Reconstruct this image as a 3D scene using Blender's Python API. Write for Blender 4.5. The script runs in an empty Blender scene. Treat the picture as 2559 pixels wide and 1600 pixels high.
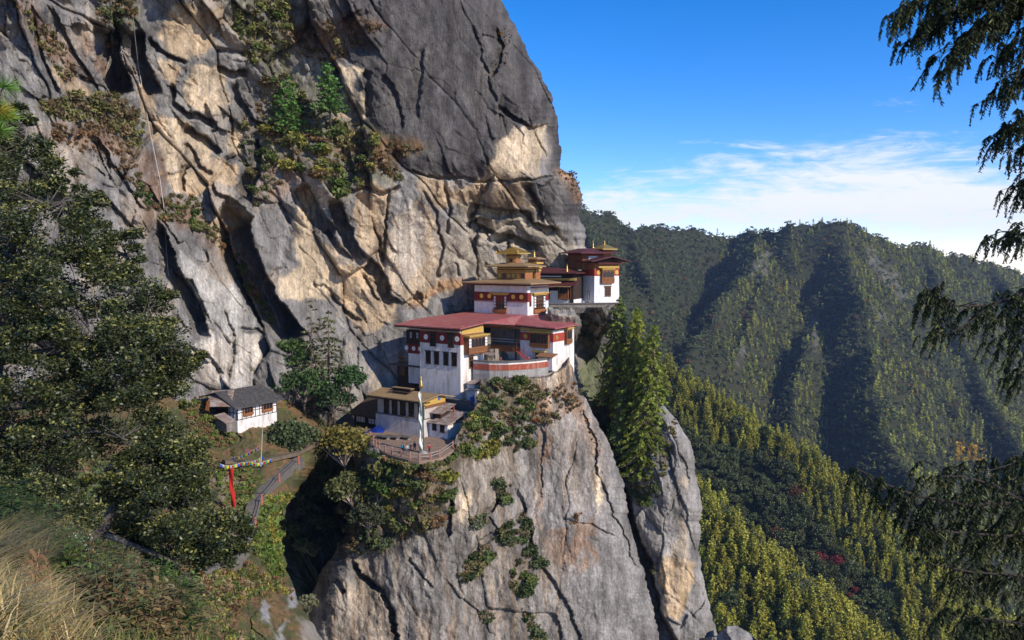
import bpy, math, random
import numpy as np
from mathutils import Vector, Matrix, noise as mnoise

S = bpy.context.scene
COL = S.collection
R = math.radians

# ------------------------------------------------------------------ camera
FPX, CX, CY = 2009.0, 1279.5, 800.0          # focal length and centre for a 2559 x 1600 frame
PITCH = R(4.41)
cam_d = bpy.data.cameras.new("camera")
cam_d.sensor_width = 36.0
cam_d.lens = 36.0 * FPX / 2559.0
cam_d.clip_start, cam_d.clip_end = 0.1, 12000.0
cam = bpy.data.objects.new("camera", cam_d)
cam.rotation_euler = (R(90) - PITCH, 0, 0)
COL.objects.link(cam)
S.camera = cam

# ------------------------------------------------------------------ sun, sky, exposure
SUN_AZ, SUN_EL = 130.0, 31.0                 # azimuth clockwise from the view direction (+Y)
sun_d = bpy.data.lights.new("sun", 'SUN')
sun_d.energy, sun_d.angle, sun_d.color = 5.0, R(0.5), (1.0, 0.92, 0.79)
sun = bpy.data.objects.new("sun", sun_d)
to_sun = Vector((math.sin(R(SUN_AZ)) * math.cos(R(SUN_EL)), math.cos(R(SUN_AZ)) * math.cos(R(SUN_EL)), math.sin(R(SUN_EL))))
sun.rotation_euler = to_sun.to_track_quat('Z', 'Y').to_euler()
sun.location = (60, -40, 80)
COL.objects.link(sun)

W = bpy.data.worlds.new("World")
S.world = W
W.use_nodes = True
wn, wl = W.node_tree.nodes, W.node_tree.links
wn.clear()
def wnode(t, **kw):
    n = wn.new(t)
    for k, v in kw.items(): setattr(n, k, v)
    return n
sky = wnode('ShaderNodeTexSky')
sky.sky_type = 'NISHITA'
sky.sun_disc = False
sky.sun_elevation, sky.sun_rotation = R(SUN_EL), R(SUN_AZ)
sky.altitude, sky.air_density, sky.dust_density, sky.ozone_density = 3000.0, 1.0, 0.2, 3.0
hsv = wnode('ShaderNodeHueSaturation')
hsv.inputs['Saturation'].default_value = 1.36
hsv.inputs['Value'].default_value = 1.8
wl.new(sky.outputs[0], hsv.inputs['Color'])
tc = wnode('ShaderNodeTexCoord')
sep = wnode('ShaderNodeSeparateXYZ')
wl.new(tc.outputs['Generated'], sep.inputs[0])
def wmath(op, a, b=None, c=None, clamp=False):
    n = wnode('ShaderNodeMath', operation=op, use_clamp=clamp)
    for i, v in enumerate((a, b, c)):
        if v is None: continue
        if isinstance(v, (int, float)): n.inputs[i].default_value = v
        else: wl.new(v, n.inputs[i])
    return n.outputs[0]
# thin cirrus: noise over the direction, stretched along the horizon and leaning up to the right
zz = wmath('MAXIMUM', sep.outputs['Z'], 0.002)
az = wmath('ARCTAN2', sep.outputs['X'], sep.outputs['Y'])
comb = wnode('ShaderNodeCombineXYZ')
wl.new(az, comb.inputs[0]); wl.new(zz, comb.inputs[1])
def cloud_noise(sx, sy, rot, scale, detail, rough, off, dist=0.6):
    m = wnode('ShaderNodeMapping')
    m.inputs['Rotation'].default_value = (0, 0, rot)
    m.inputs['Scale'].default_value = (sx, sy, 1)
    m.inputs['Location'].default_value = (off, off * .7, off)
    wl.new(comb.outputs[0], m.inputs['Vector'])
    n = wnode('ShaderNodeTexNoise')
    n.inputs['Scale'].default_value = scale
    n.inputs['Detail'].default_value = detail
    n.inputs['Roughness'].default_value = rough
    n.inputs['Distortion'].default_value = dist
    wl.new(m.outputs[0], n.inputs['Vector'])
    return n.outputs['Fac']
n1 = cloud_noise(1.0, 3.6, R(-16), 6.5, 9, .62, 3.1, 1.2)
n2 = cloud_noise(1.0, 5.5, R(-28), 11.0, 9, .66, 7.7, 1.6)
# band of cloud low over the hills, a plume rising towards the right
def gauss(x, c, w):
    t = wmath('DIVIDE', wmath('SUBTRACT', x, c), w)
    return wmath('POWER', 2.718, wmath('MULTIPLY', wmath('MULTIPLY', t, t), -1.0))
band = gauss(zz, 0.052, 0.042)
plume = wmath('MULTIPLY', gauss(az, 0.42, 0.17), gauss(zz, 0.108, 0.042))
amt = wmath('ADD', wmath('MULTIPLY', band, 0.56), wmath('MULTIPLY', plume, 0.42))
body = wmath('ADD', wmath('ADD', wmath('MULTIPLY', n1, 1.0), wmath('MULTIPLY', n2, 0.75)), amt)
cl = wnode('ShaderNodeMapRange')
cl.interpolation_type = 'SMOOTHSTEP'
cl.inputs['From Min'].default_value, cl.inputs['From Max'].default_value = 1.05, 1.58
cl.inputs['To Max'].default_value = 1.0
wl.new(body, cl.inputs['Value'])
mixc = wnode('ShaderNodeMix', data_type='RGBA')
wl.new(cl.outputs[0], mixc.inputs['Factor'])
tint = wnode('ShaderNodeMix', data_type='RGBA', blend_type='MULTIPLY')
tint.inputs['Factor'].default_value = 1.0
wl.new(hsv.outputs[0], tint.inputs[6]); tint.inputs[7].default_value = (1.03, .88, 1.03, 1)
wl.new(tint.outputs[2], mixc.inputs[6])
mixc.inputs[7].default_value = (7.9, 8.2, 8.6, 1)
bg = wnode('ShaderNodeBackground')
bg.inputs['Strength'].default_value = 0.12
wl.new(mixc.outputs[2], bg.inputs['Color'])
wo = wnode('ShaderNodeOutputWorld')
wl.new(bg.outputs[0], wo.inputs['Surface'])

S.render.engine = 'CYCLES'
S.view_settings.view_transform = 'Standard'
S.view_settings.look = 'None'
S.view_settings.exposure = 0.0
S.view_settings.gamma = 1.0
S.cycles.max_bounces = 4
S.cycles.diffuse_bounces = 2
S.cycles.glossy_bounces = 1
S.cycles.transmission_bounces = 2
S.cycles.transparent_max_bounces = 4
S.cycles.volume_bounces = 0
S.cycles.use_denoising = True
S.cycles.caustics_reflective = S.cycles.caustics_refractive = False
# ------------------------------------------------------------------ projection helpers
FW = np.array((0.0, math.cos(PITCH), -math.sin(PITCH)))
UP = np.array((0.0, math.sin(PITCH), math.cos(PITCH)))
RT = np.array((1.0, 0.0, 0.0))
def rays(px, py):
    px, py = np.asarray(px, float), np.asarray(py, float)
    return ((px - CX) / FPX)[..., None] * RT - ((py - CY) / FPX)[..., None] * UP + FW
def at(px, py, D):
    """world point seen at a place of the 2559 x 1600 frame, D metres in front of the camera"""
    return rays(px, py) * np.asarray(D, float)[..., None]
def atv(px, py, D): return Vector(at(px, py, D))
def project(p):
    p = np.asarray(p, float)
    d = p @ FW
    return CX + FPX * p[..., 0] / d, CY - FPX * (p @ UP) / d, d
def solve_x(p, b, px):
    """how far along b from p until it is seen at column px"""
    p, b = np.asarray(p, float), np.asarray(b, float)
    k = (px - CX) / FPX
    return (k * (p @ FW) - p[0]) / (b[0] - k * (b @ FW))
def solve_y(p, b, py):
    p, b = np.asarray(p, float), np.asarray(b, float)
    k = (CY - py) / FPX
    return (k * (p @ FW) - p @ UP) / (b @ UP - k * (b @ FW))

# ------------------------------------------------------------------ numpy noise
_rs = np.random.RandomState(7)
_perm = _rs.permutation(512).astype(np.int32)
_perm = np.concatenate([_perm, _perm, _perm])
_ga = _rs.uniform(0, 2 * math.pi, 512).astype(np.float32)
_gx, _gy = np.cos(_ga), np.sin(_ga)
def gnoise(x, y, z=0.0):
    """2-D gradient noise; z picks an unrelated field"""
    zi = int(z * 10) * 57
    x, y = np.broadcast_arrays(np.asarray(x, np.float32), np.asarray(y, np.float32))
    fx, fy = np.floor(x), np.floor(y)
    xi, yi = fx.astype(np.int32), fy.astype(np.int32)
    xf, yf = x - fx, y - fy
    u = xf * xf * xf * (xf * (xf * 6 - 15) + 10); v = yf * yf * yf * (yf * (yf * 6 - 15) + 10)
    p0, p1 = _perm[(xi + zi) & 511], _perm[(xi + 1 + zi) & 511]
    q0, q1 = yi & 511, (yi + 1) & 511
    def c(p, q, ox, oy):
        h = _perm[p + q]
        return _gx[h] * (xf - ox) + _gy[h] * (yf - oy)
    a = c(p0, q0, 0, 0); b = c(p1, q0, 1, 0); a += u * (b - a)
    d = c(p0, q1, 0, 1); e = c(p1, q1, 1, 1); d += u * (e - d)
    return (a + v * (d - a)) * 1.5
def fbm(x, y, z=0.0, octv=5, gain=.5, lac=2.03):
    a, s, r = 1.0, 1.0, 0.0
    for o in range(octv):
        r = r + a * gnoise(np.asarray(x) * s + o * 17.3, np.asarray(y) * s + o * 9.1, np.asarray(z) * s + o * 3.7)
        a *= gain; s *= lac
    return r
def ridged(x, y, z=0.0, octv=4, gain=.5):
    a, s, r = 1.0, 1.0, 0.0
    for o in range(octv):
        r = r + a * (1 - 2 * np.abs(gnoise(np.asarray(x) * s + o * 11.3, np.asarray(y) * s + o * 5.1, np.asarray(z) * s + 4.4 * o)))
        a *= gain; s *= 2.1
    return r
def sstep(a, b, x):
    t = np.clip((x - a) / (b - a), 0, 1)
    return t * t * (3 - 2 * t)
def facets(x, y, seed, tilt):
    """blocky rock: nearest jittered cell gives an offset and a tilted plane; returns (offset, tilt term, edge distance)"""
    xi, yi = np.floor(x).astype(np.int32), np.floor(y).astype(np.int32)
    best = np.full(x.shape, 9e9); second = best.copy()
    off = np.zeros(x.shape); tl = np.zeros(x.shape)
    for dy in (-1, 0, 1):
        for dx in (-1, 0, 1):
            cx, cy = xi + dx, yi + dy
            h = _perm[_perm[(cx + seed) & 511] + ((cy + 3 * seed) & 511)]
            r1, r2, r3 = (h * 0.6180339) % 1, (h * 0.7548776) % 1, (h * 0.5698402) % 1
            r4, r5 = (h * 0.3247179) % 1, (h * 0.8191725) % 1
            sx, sy = cx + r1, cy + r2
            d = (x - sx) ** 2 + (y - sy) ** 2
            m = d < best
            second = np.where(m, best, np.minimum(second, d))
            best = np.where(m, d, best)
            off = np.where(m, r3 - .5, off)
            tl = np.where(m, (r4 - .5) * 2 * (x - sx) + (r5 - .5) * 2 * (y - sy), tl)
    return off, tl * tilt, np.sqrt(second) - np.sqrt(best)
def lerp_poly(poly, y):
    """x along a polyline given as (x, y) pairs ordered by y"""
    a = np.array(poly, float)
    return np.interp(y, a[:, 1], a[:, 0])
def poly_sd(px, py, poly):
    """signed distance to a polygon, positive inside"""
    poly = np.array(poly, float)
    inside = np.zeros(px.shape, bool); d2 = np.full(px.shape, 1e18)
    for (x0, y0), (x1, y1) in zip(poly, np.roll(poly, -1, 0)):
        c = ((y0 > py) != (y1 > py)) & (px < (x1 - x0) * (py - y0) / ((y1 - y0) + 1e-12) + x0)
        inside ^= c
        ex, ey = x1 - x0, y1 - y0
        t = np.clip(((px - x0) * ex + (py - y0) * ey) / (ex * ex + ey * ey + 1e-12), 0, 1)
        d2 = np.minimum(d2, (px - x0 - t * ex) ** 2 + (py - y0 - t * ey) ** 2)
    return np.where(inside, 1, -1) * np.sqrt(d2)
def rbf(ctrl, X, Y):
    c = np.array(ctrl, float)
    n = len(c); P = c[:, :2] / 500.0
    A = np.zeros((n + 3, n + 3))
    A[:n, :n] = -np.sqrt(((P[:, None] - P[None]) ** 2).sum(-1) + .01)
    A[:n, n] = 1; A[:n, n + 1:] = P; A[n:, :n] = A[:n, n:].T
    w = np.linalg.solve(A, np.concatenate([c[:, 2], [0, 0, 0]]))
    x, y = X / 500.0, Y / 500.0
    r = w[n] + w[n + 1] * x + w[n + 2] * y
    for i in range(n):
        r = r - w[i] * np.sqrt((x - P[i, 0]) ** 2 + (y - P[i, 1]) ** 2 + .01)
    return r

# ------------------------------------------------------------------ object helpers
def tag(o, label=None, cat=None, group=None, kind=None):
    if label: o['label'] = label
    if cat: o['category'] = cat
    if group: o['group'] = group
    if kind: o['kind'] = kind
    return o
def empty(name, loc=(0, 0, 0), rz=0.0):
    o = bpy.data.objects.new(name, None)
    o.empty_display_size = .2
    o.location = loc; o.rotation_euler = (0, 0, rz)
    COL.objects.link(o)
    return o
def np_mesh(name, V, F, mats, parent=None, smooth=False, col=None, midx=None, loc=None, link=True):
    """one mesh object from arrays; F is (n,3) or (n,4); col is a per-vertex colour"""
    V = np.asarray(V, np.float32); F = np.asarray(F, np.int32)
    me = bpy.data.meshes.new(name)
    n, k = F.shape
    me.vertices.add(len(V)); me.vertices.foreach_set('co', V.ravel())
    me.loops.add(n * k); me.loops.foreach_set('vertex_index', F.ravel())
    me.polygons.add(n)
    me.polygons.foreach_set('loop_start', np.arange(0, n * k, k, dtype=np.int32))
    me.polygons.foreach_set('loop_total', np.full(n, k, np.int32))
    if smooth: me.polygons.foreach_set('use_smooth', np.ones(n, bool))
    for m in (mats if isinstance(mats, (list, tuple)) else [mats]): me.materials.append(m)
    if midx is not None: me.polygons.foreach_set('material_index', np.asarray(midx, np.int32))
    if col is not None:
        a = me.attributes.new('col', 'FLOAT_COLOR', 'POINT')
        c = np.ones((len(V), 4), np.float32); c[:, :3] = col
        a.data.foreach_set('color', c.ravel())
    me.update(); me.validate()
    o = bpy.data.objects.new(name, me)
    if parent is not None: o.parent = parent
    if loc is not None: o.location = loc
    if link: COL.objects.link(o)
    return o
class MB:
    """collects boxes, prisms, tubes, lathes and quads in one bunch of polygons"""
    def __init__(s): s.v, s.f, s.m = [], [], []
    def add(s, vs, fs, m=0):
        b = len(s.v)
        s.v += [tuple(map(float, v)) for v in vs]
        s.f += [tuple(i + b for i in f) for f in fs]; s.m += [m] * len(fs)
        return s
    def box(s, x0, x1, y0, y1, z0, z1, m=0, batter=0.0):
        b = batter
        return s.add([(x0, y0, z0), (x1, y0, z0), (x1, y1, z0), (x0, y1, z0),
                      (x0 + b, y0 + b, z1), (x1 - b, y0 + b, z1), (x1 - b, y1 - b, z1), (x0 + b, y1 - b, z1)],
                     [(3, 2, 1, 0), (4, 5, 6, 7), (0, 1, 5, 4), (1, 2, 6, 5), (2, 3, 7, 6), (3, 0, 4, 7)], m)
    def slab(s, pts, t, m=0):
        """a plate over a polygon of 3-D points, t thick downwards"""
        n = len(pts)
        vs = [tuple(p) for p in pts] + [(p[0], p[1], p[2] - t) for p in pts]
        fs = [tuple(range(n)), tuple(range(2 * n - 1, n - 1, -1))]
        fs += [(i, i + n, (i + 1) % n + n, (i + 1) % n) for i in range(n)]
        return s.add(vs, fs, m)
    def prism(s, poly, z0, z1, m=0):
        n = len(poly)
        vs = [(x, y, z0) for x, y in poly] + [(x, y, z1) for x, y in poly]
        fs = [tuple(range(n - 1, -1, -1)), tuple(range(n, 2 * n))]
        fs += [(i, (i + 1) % n, (i + 1) % n + n, i + n) for i in range(n)]
        return s.add(vs, fs, m)
    def tube(s, pts, rad, n=6, m=0, cap=True):
        pts = [Vector(p) for p in pts]
        rad = rad if isinstance(rad, (list, tuple)) else [rad] * len(pts)
        vs, fs = [], []
        ref = Vector((.31, .17, .93))
        for i, p in enumerate(pts):
            t = (pts[min(i + 1, len(pts) - 1)] - pts[max(i - 1, 0)])
            if t.length < 1e-9: t = Vector((0, 0, 1))
            t.normalize()
            a = t.cross(ref)
            if a.length < .05: a = t.cross(Vector((1, 0, 0)))
            a.normalize(); b = t.cross(a)
            for k in range(n):
                q = 2 * math.pi * k / n
                vs.append(p + (a * math.cos(q) + b * math.sin(q)) * rad[i])
        for i in range(len(pts) - 1):
            for k in range(n):
                fs.append((i * n + k, i * n + (k + 1) % n, (i + 1) * n + (k + 1) % n, (i + 1) * n + k))
        if cap:
            fs.append(tuple(range(n - 1, -1, -1))); fs.append(tuple(range((len(pts) - 1) * n, len(pts) * n)))
        return s.add(vs, fs, m)
    def lathe(s, prof, c=(0, 0, 0), n=12, m=0):
        vs, fs = [], []
        for r, z in prof:
            for k in range(n):
                q = 2 * math.pi * k / n
                vs.append((c[0] + r * math.cos(q), c[1] + r * math.sin(q), c[2] + z))
        for i in range(len(prof) - 1):
            for k in range(n):
                fs.append((i * n + k, i * n + (k + 1) % n, (i + 1) * n + (k + 1) % n, (i + 1) * n + k))
        fs.append(tuple(range(n - 1, -1, -1))); fs.append(tuple(range((len(prof) - 1) * n, len(prof) * n)))
        return s.add(vs, fs, m)
    def build(s, name, mats, parent=None, smooth=False):
        me = bpy.data.meshes.new(name)
        me.from_pydata(s.v, [], s.f)
        for m in (mats if isinstance(mats, (list, tuple)) else [mats]): me.materials.append(m)
        for p, i in zip(me.polygons, s.m):
            p.material_index = i; p.use_smooth = smooth
        me.update()
        o = bpy.data.objects.new(name, me)
        if parent is not None: o.parent = parent
        COL.objects.link(o)
        return o
_kids = {}
def copy_tree(o, kids, parent=None):
    """a thing and copies of its parts; kids maps an object to its children"""
    c = o.copy(); COL.objects.link(c)
    if parent is not None: c.parent = parent
    for ch in kids.get(o, ()): copy_tree(ch, kids, c)
    return c

# ------------------------------------------------------------------ materials
def newmat(name):
    m = bpy.data.materials.new(name); m.use_nodes = True
    nt = m.node_tree; nt.nodes.clear()
    return m, nt
class NT:
    def __init__(s, nt): s.nt = nt
    def n(s, t, ins=None, **kw):
        nd = s.nt.nodes.new(t)
        for k, v in kw.items(): setattr(nd, k, v)
        for k, v in (ins or {}).items():
            if isinstance(v, bpy.types.NodeSocket): s.nt.links.new(v, nd.inputs[k])
            else: nd.inputs[k].default_value = v
        return nd
    def math(s, op, a, b=0.0, clamp=False):
        nd = s.n('ShaderNodeMath', {0: a, 1: b}, operation=op, use_clamp=clamp); return nd.outputs[0]
    def mix(s, f, a, b, bt='MIX'):
        nd = s.n('ShaderNodeMix', {'Factor': f, 6: a, 7: b}, data_type='RGBA', blend_type=bt); return nd.outputs[2]
    def noise(s, vec, scale, detail=5, rough=.55, dist=0.0):
        return s.n('ShaderNodeTexNoise', {'Vector': vec, 'Scale': scale, 'Detail': detail, 'Roughness': rough, 'Distortion': dist}).outputs['Fac']
    def mapr(s, v, a, b, c=0.0, d=1.0):
        return s.n('ShaderNodeMapRange', {'Value': v, 'From Min': a, 'From Max': b, 'To Min': c, 'To Max': d}).outputs[0]
    def mapping(s, vec, scale=(1, 1, 1), rot=(0, 0, 0)):
        return s.n('ShaderNodeMapping', {'Vector': vec, 'Scale': scale, 'Rotation': rot}).outputs[0]
def rgba(c): return (c[0], c[1], c[2], 1.0)
def surf(name, c1, c2=None, scale=3.0, rough=.8, bump=0.0, bscale=None, stretch=(1, 1, 1), dirt=None, dirt_amt=.5, metal=0.0, spec=.3, lo=.35, hi=.65, wave=None):
    """general wall / wood / metal material: two tones by noise, optional blotches of dirt, optional board lines, bump"""
    m, nt = newmat(name); T = NT(nt)
    tcn = T.n('ShaderNodeTexCoord').outputs['Object']
    v = T.mapping(tcn, stretch)
    nz = T.noise(v, scale, 6, .6)
    c2 = c2 or tuple(x * .8 for x in c1)
    colr = T.mix(T.mapr(nz, lo, hi), rgba(c2), rgba(c1))
    if dirt:
        d = T.noise(T.mapping(tcn, (1, 1, .22)), scale * .5 + .3, 8, .68)
        colr = T.mix(T.math('MULTIPLY', T.mapr(d, .48, .68), dirt_amt, True), colr, rgba(dirt))
    h = T.noise(v, bscale or scale * 4, 5, .65)
    if wave:
        wv = T.n('ShaderNodeTexWave', {'Vector': T.mapping(tcn, (1, 1, 1), (0, 0, wave[1])), 'Scale': wave[0], 'Distortion': .15, 'Detail': 1.0}, bands_direction='X')
        wf = wv.outputs['Fac']
        colr = T.mix(T.mapr(wf, 0.0, wave[3], wave[2], 0.0), colr, rgba(tuple(x * .35 for x in c1)))
        h = T.math('ADD', h, T.math('MULTIPLY', wf, .6))
    p = T.n('ShaderNodeBsdfPrincipled', {'Base Color': colr, 'Roughness': rough, 'Metallic': metal, 'Specular IOR Level': spec})
    if bump > 0:
        b = T.n('ShaderNodeBump', {'Height': h, 'Strength': min(1.0, bump), 'Distance': .04 if bump <= 1 else .04 * bump})
        nt.links.new(b.outputs[0], p.inputs['Normal'])
    o = T.n('ShaderNodeOutputMaterial'); nt.links.new(p.outputs[0], o.inputs[0])
    return m
def rock_mat():
    m, nt = newmat("cliff_rock"); T = NT(nt)
    geo = T.n('ShaderNodeNewGeometry').outputs['Position']
    base = T.n('ShaderNodeAttribute', attribute_name='col').outputs['Color']
    a = T.noise(geo, .55, 8, .68)
    b = T.noise(geo, 2.6, 6, .7)
    c = T.mix(1.0, base, T.n('ShaderNodeCombineColor', {0: T.mapr(a, .25, .75, .70, 1.30), 1: T.mapr(a, .25, .75, .70, 1.29), 2: T.mapr(a, .25, .75, .72, 1.28)}).outputs[0], 'MULTIPLY')
    c = T.mix(1.0, c, T.n('ShaderNodeCombineColor', {0: T.mapr(b, .3, .7, .74, 1.26), 1: T.mapr(b, .3, .7, .74, 1.26), 2: T.mapr(b, .3, .7, .75, 1.25)}).outputs[0], 'MULTIPLY')
    # grain, lichen specks, and cracks coloured dark for dirt and painted shade
    gr = T.noise(T.mapping(geo, (1.6, 1.6, .30), (0, .5, .2)), 1.5, 7, .72)
    c = T.mix(1.0, c, T.n('ShaderNodeCombineColor', {0: T.mapr(gr, .28, .72, .58, 1.42), 1: T.mapr(gr, .28, .72, .58, 1.42), 2: T.mapr(gr, .28, .72, .60, 1.40)}).outputs[0], 'MULTIPLY')
    sp = T.noise(geo, 5.5, 4, .75)
    c = T.mix(T.mapr(sp, .60, .74, 0, .35), c, (.42, .41, .38, 1))
    cr = T.n('ShaderNodeTexVoronoi', {'Vector': T.mapping(geo, (.22, .22, .085), (.0, .45, .3)), 'Scale': 1.0, 'Randomness': 1.0}, feature='DISTANCE_TO_EDGE').outputs['Distance']
    wob = T.noise(geo, .9, 5, .6)
    crk = T.mapr(T.math('ADD', cr, T.math('MULTIPLY', T.math('SUBTRACT', wob, .5), .12)), .0, .02, .3, 0.0)
    c = T.mix(T.math('MULTIPLY', crk, T.mapr(a, .45, .62)), c, (.035, .03, .027, 1))
    hh = T.math('ADD', T.math('ADD', T.math('MULTIPLY', a, 1.5), T.math('MULTIPLY', b, .5)), T.math('MULTIPLY', sp, .22))
    hh = T.math('ADD', T.math('SUBTRACT', hh, T.math('MULTIPLY', crk, .5)), T.math('MULTIPLY', gr, .7))
    bp = T.n('ShaderNodeBump', {'Height': hh, 'Strength': .7, 'Distance': .45})
    p = T.n('ShaderNodeBsdfPrincipled', {'Base Color': c, 'Roughness': .9, 'Specular IOR Level': .15})
    nt.links.new(bp.outputs[0], p.inputs['Normal'])
    o = T.n('ShaderNodeOutputMaterial'); nt.links.new(p.outputs[0], o.inputs[0])
    return m
def leaf_mat(name, use_obj=True, base=(.06, .09, .025), trans=.25, rough=.6, spec=.25, attr=True):
    """foliage: object colour (or a fixed one) times a per-leaf tint kept in the 'col' attribute"""
    m, nt = newmat(name); T = NT(nt)
    if use_obj:
        oi = T.n('ShaderNodeObjectInfo')
        c = oi.outputs['Color']
        rnd = oi.outputs['Random']
        k = T.mapr(rnd, 0, 1, .78, 1.22)
        c = T.mix(1.0, c, T.n('ShaderNodeCombineColor', {0: k, 1: T.mapr(rnd, 0, 1, .86, 1.14), 2: k}).outputs[0], 'MULTIPLY')
    else:
        c = T.n('ShaderNodeRGB'); c.outputs[0].default_value = rgba(base); c = c.outputs[0]
    if attr:
        c = T.mix(1.0, c, T.n('ShaderNodeAttribute', attribute_name='col').outputs['Color'], 'MULTIPLY')
    p = T.n('ShaderNodeBsdfPrincipled', {'Base Color': c, 'Roughness': rough, 'Specular IOR Level': spec})
    out = p.outputs[0]
    if trans > 0:
        t = T.n('ShaderNodeBsdfTranslucent', {'Color': T.mix(1.0, c, (1.25, 1.25, .7, 1), 'MULTIPLY')})
        mx = T.n('ShaderNodeMixShader', {0: trans, 1: out, 2: t.outputs[0]})
        out = mx.outputs[0]
    o = T.n('ShaderNodeOutputMaterial'); nt.links.new(out, o.inputs[0])
    return m
# ------------------------------------------------------------------ rock walls, slopes: relief sheets with real depth
M_ROCK = rock_mat()
GREY, DGREY, TAN, LTAN, WHITE = (.222, .205, .186), (.105, .095, .088), (.46, .335, .205), (.56, .43, .28), (.53, .465, .38)
DARK, RUST, OLIVE, ORANGE, BROWN, GRASS = (.082, .074, .070), (.21, .098, .040), (.105, .100, .038), (.40, .21, .085), (.24, .14, .08), (.15, .165, .045)
SHEETS = {}
class Sheet:
    def __init__(s, name, x0, x1, y0, y1, nx, ny, xl=None, xr=None):
        s.name = name
        s.ys = np.linspace(y0, y1, ny); s.nx, s.ny = nx, ny
        s.xl = np.full(ny, float(x0)) if xl is None else lerp_poly(xl, s.ys)
        s.xr = np.full(ny, float(x1)) if xr is None else lerp_poly(xr, s.ys)
        u = np.linspace(0, 1, nx)
        s.X = s.xl[:, None] * (1 - u) + s.xr[:, None] * u
        s.Y = np.repeat(s.ys[:, None], nx, 1)
        s.D = np.zeros_like(s.X)
        # irregular coordinates for every edge that follows
        s.WX = s.X + 6 * fbm(s.X / 60, s.Y / 60, 1.7, 3) + 2.0 * gnoise(s.X / 9, s.Y / 9, 3.3)
        s.WY = s.Y + 6 * fbm(s.X / 60, s.Y / 60, 8.2, 3) + 2.0 * gnoise(s.X / 9, s.Y / 9, 6.3)
        s.C = np.zeros(s.X.shape + (3,))
    def rag(s, side, amp, per):
        """roughen a silhouette"""
        e = amp * fbm(s.ys / per, 0.0, 4.4 if side == 'r' else 9.9, 5, .6)
        u = (s.X - s.xl[:, None]) / (s.xr - s.xl)[:, None]
        s.X = s.X + e[:, None] * (u if side == 'r' else 1 - u)
        if side == 'r': s.xr = s.xr + e
        else: s.xl = s.xl + e
    def base(s, ctrl): s.D = s.D + rbf(ctrl, s.X, s.Y)
    def crack(s, pts, h, w, side=(-1, 0), lip=3.0, taper=.12, pw=.5):
        pts = np.array(pts, float)
        bb = w + 30
        m = (s.X > pts[:, 0].min() - bb) & (s.X < pts[:, 0].max() + bb) & (s.Y > pts[:, 1].min() - bb) & (s.Y < pts[:, 1].max() + bb)
        if not m.any(): return
        x, y = s.WX[m], s.WY[m]
        seg = np.diff(pts, axis=0); L = np.hypot(*seg.T); cum = np.concatenate([[0], np.cumsum(L)])
        best = np.full(x.shape, 1e9); sd = np.zeros(x.shape); par = np.zeros(x.shape)
        for i, (ex, ey) in enumerate(seg):
            t = ((x - pts[i, 0]) * ex + (y - pts[i, 1]) * ey) / (L[i] ** 2)
            tc = np.clip(t, 0, 1)
            dx, dy = x - pts[i, 0] - tc * ex, y - pts[i, 1] - tc * ey
            d = np.hypot(dx, dy)
            nxn, nyn = -ey / L[i], ex / L[i]
            if nxn * side[0] + nyn * side[1] < 0: nxn, nyn = -nxn, -nyn
            b = d < best
            best = np.where(b, d, best)
            sd = np.where(b, np.sign(dx * nxn + dy * nyn) * d, sd)
            par = np.where(b, (cum[i] + tc * L[i]) / cum[-1], par)
        f = sstep(0, lip, sd) * np.clip(1 - sd / w, 0, 1) ** pw
        f *= sstep(0, taper, par) * sstep(0, taper, 1 - par) if taper else 1
        s.D[m] += h * f
    def lump(s, pts, h, soft=14):
        """push a region towards (h<0) or away from (h>0) the camera with a soft border"""
        s.D += h * sstep(-soft * .2, soft, s.sd(pts))
    def sd(s, pts, margin=90):
        pts = np.array(pts, float)
        out = np.full(s.X.shape, -999.0)
        m = (s.X > pts[:, 0].min() - margin) & (s.X < pts[:, 0].max() + margin) & (s.Y > pts[:, 1].min() - margin) & (s.Y < pts[:, 1].max() + margin)
        out[m] = poly_sd(s.WX[m], s.WY[m], pts)
        return out
    def paint(s, pts, c, soft=8, amt=1.0, var=.35, streak=0.0):
        if not hasattr(s, 'N1'):
            s.N1 = fbm(s.X / 40, s.Y / 60, 1.3, 4); s.N2 = fbm(s.X / 30, s.Y / 70, 5.5, 4); s.N3 = fbm(s.X / 9, s.Y / 190, 2.2, 4)
        pts = np.array(pts, float); mg = 70
        m = (s.X > pts[:, 0].min() - mg) & (s.X < pts[:, 0].max() + mg) & (s.Y > pts[:, 1].min() - mg) & (s.Y < pts[:, 1].max() + mg)
        if not m.any(): return
        sh = int(pts[0, 0]) % s.nx
        n1, n2 = np.roll(s.N1, sh, 1)[m], np.roll(s.N2, -sh, 1)[m]
        k = sstep(-soft, soft, poly_sd(s.WX[m], s.WY[m], pts) + 10 * n1)
        k = k * amt * np.clip(1 + var * 1.6 * n2, 0, 1)
        if streak: k = k * (1 - streak * sstep(.0, .5, s.N3[m]))
        s.C[m] = s.C[m] * (1 - k[:, None]) + np.array(c) * k[:, None]
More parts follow.
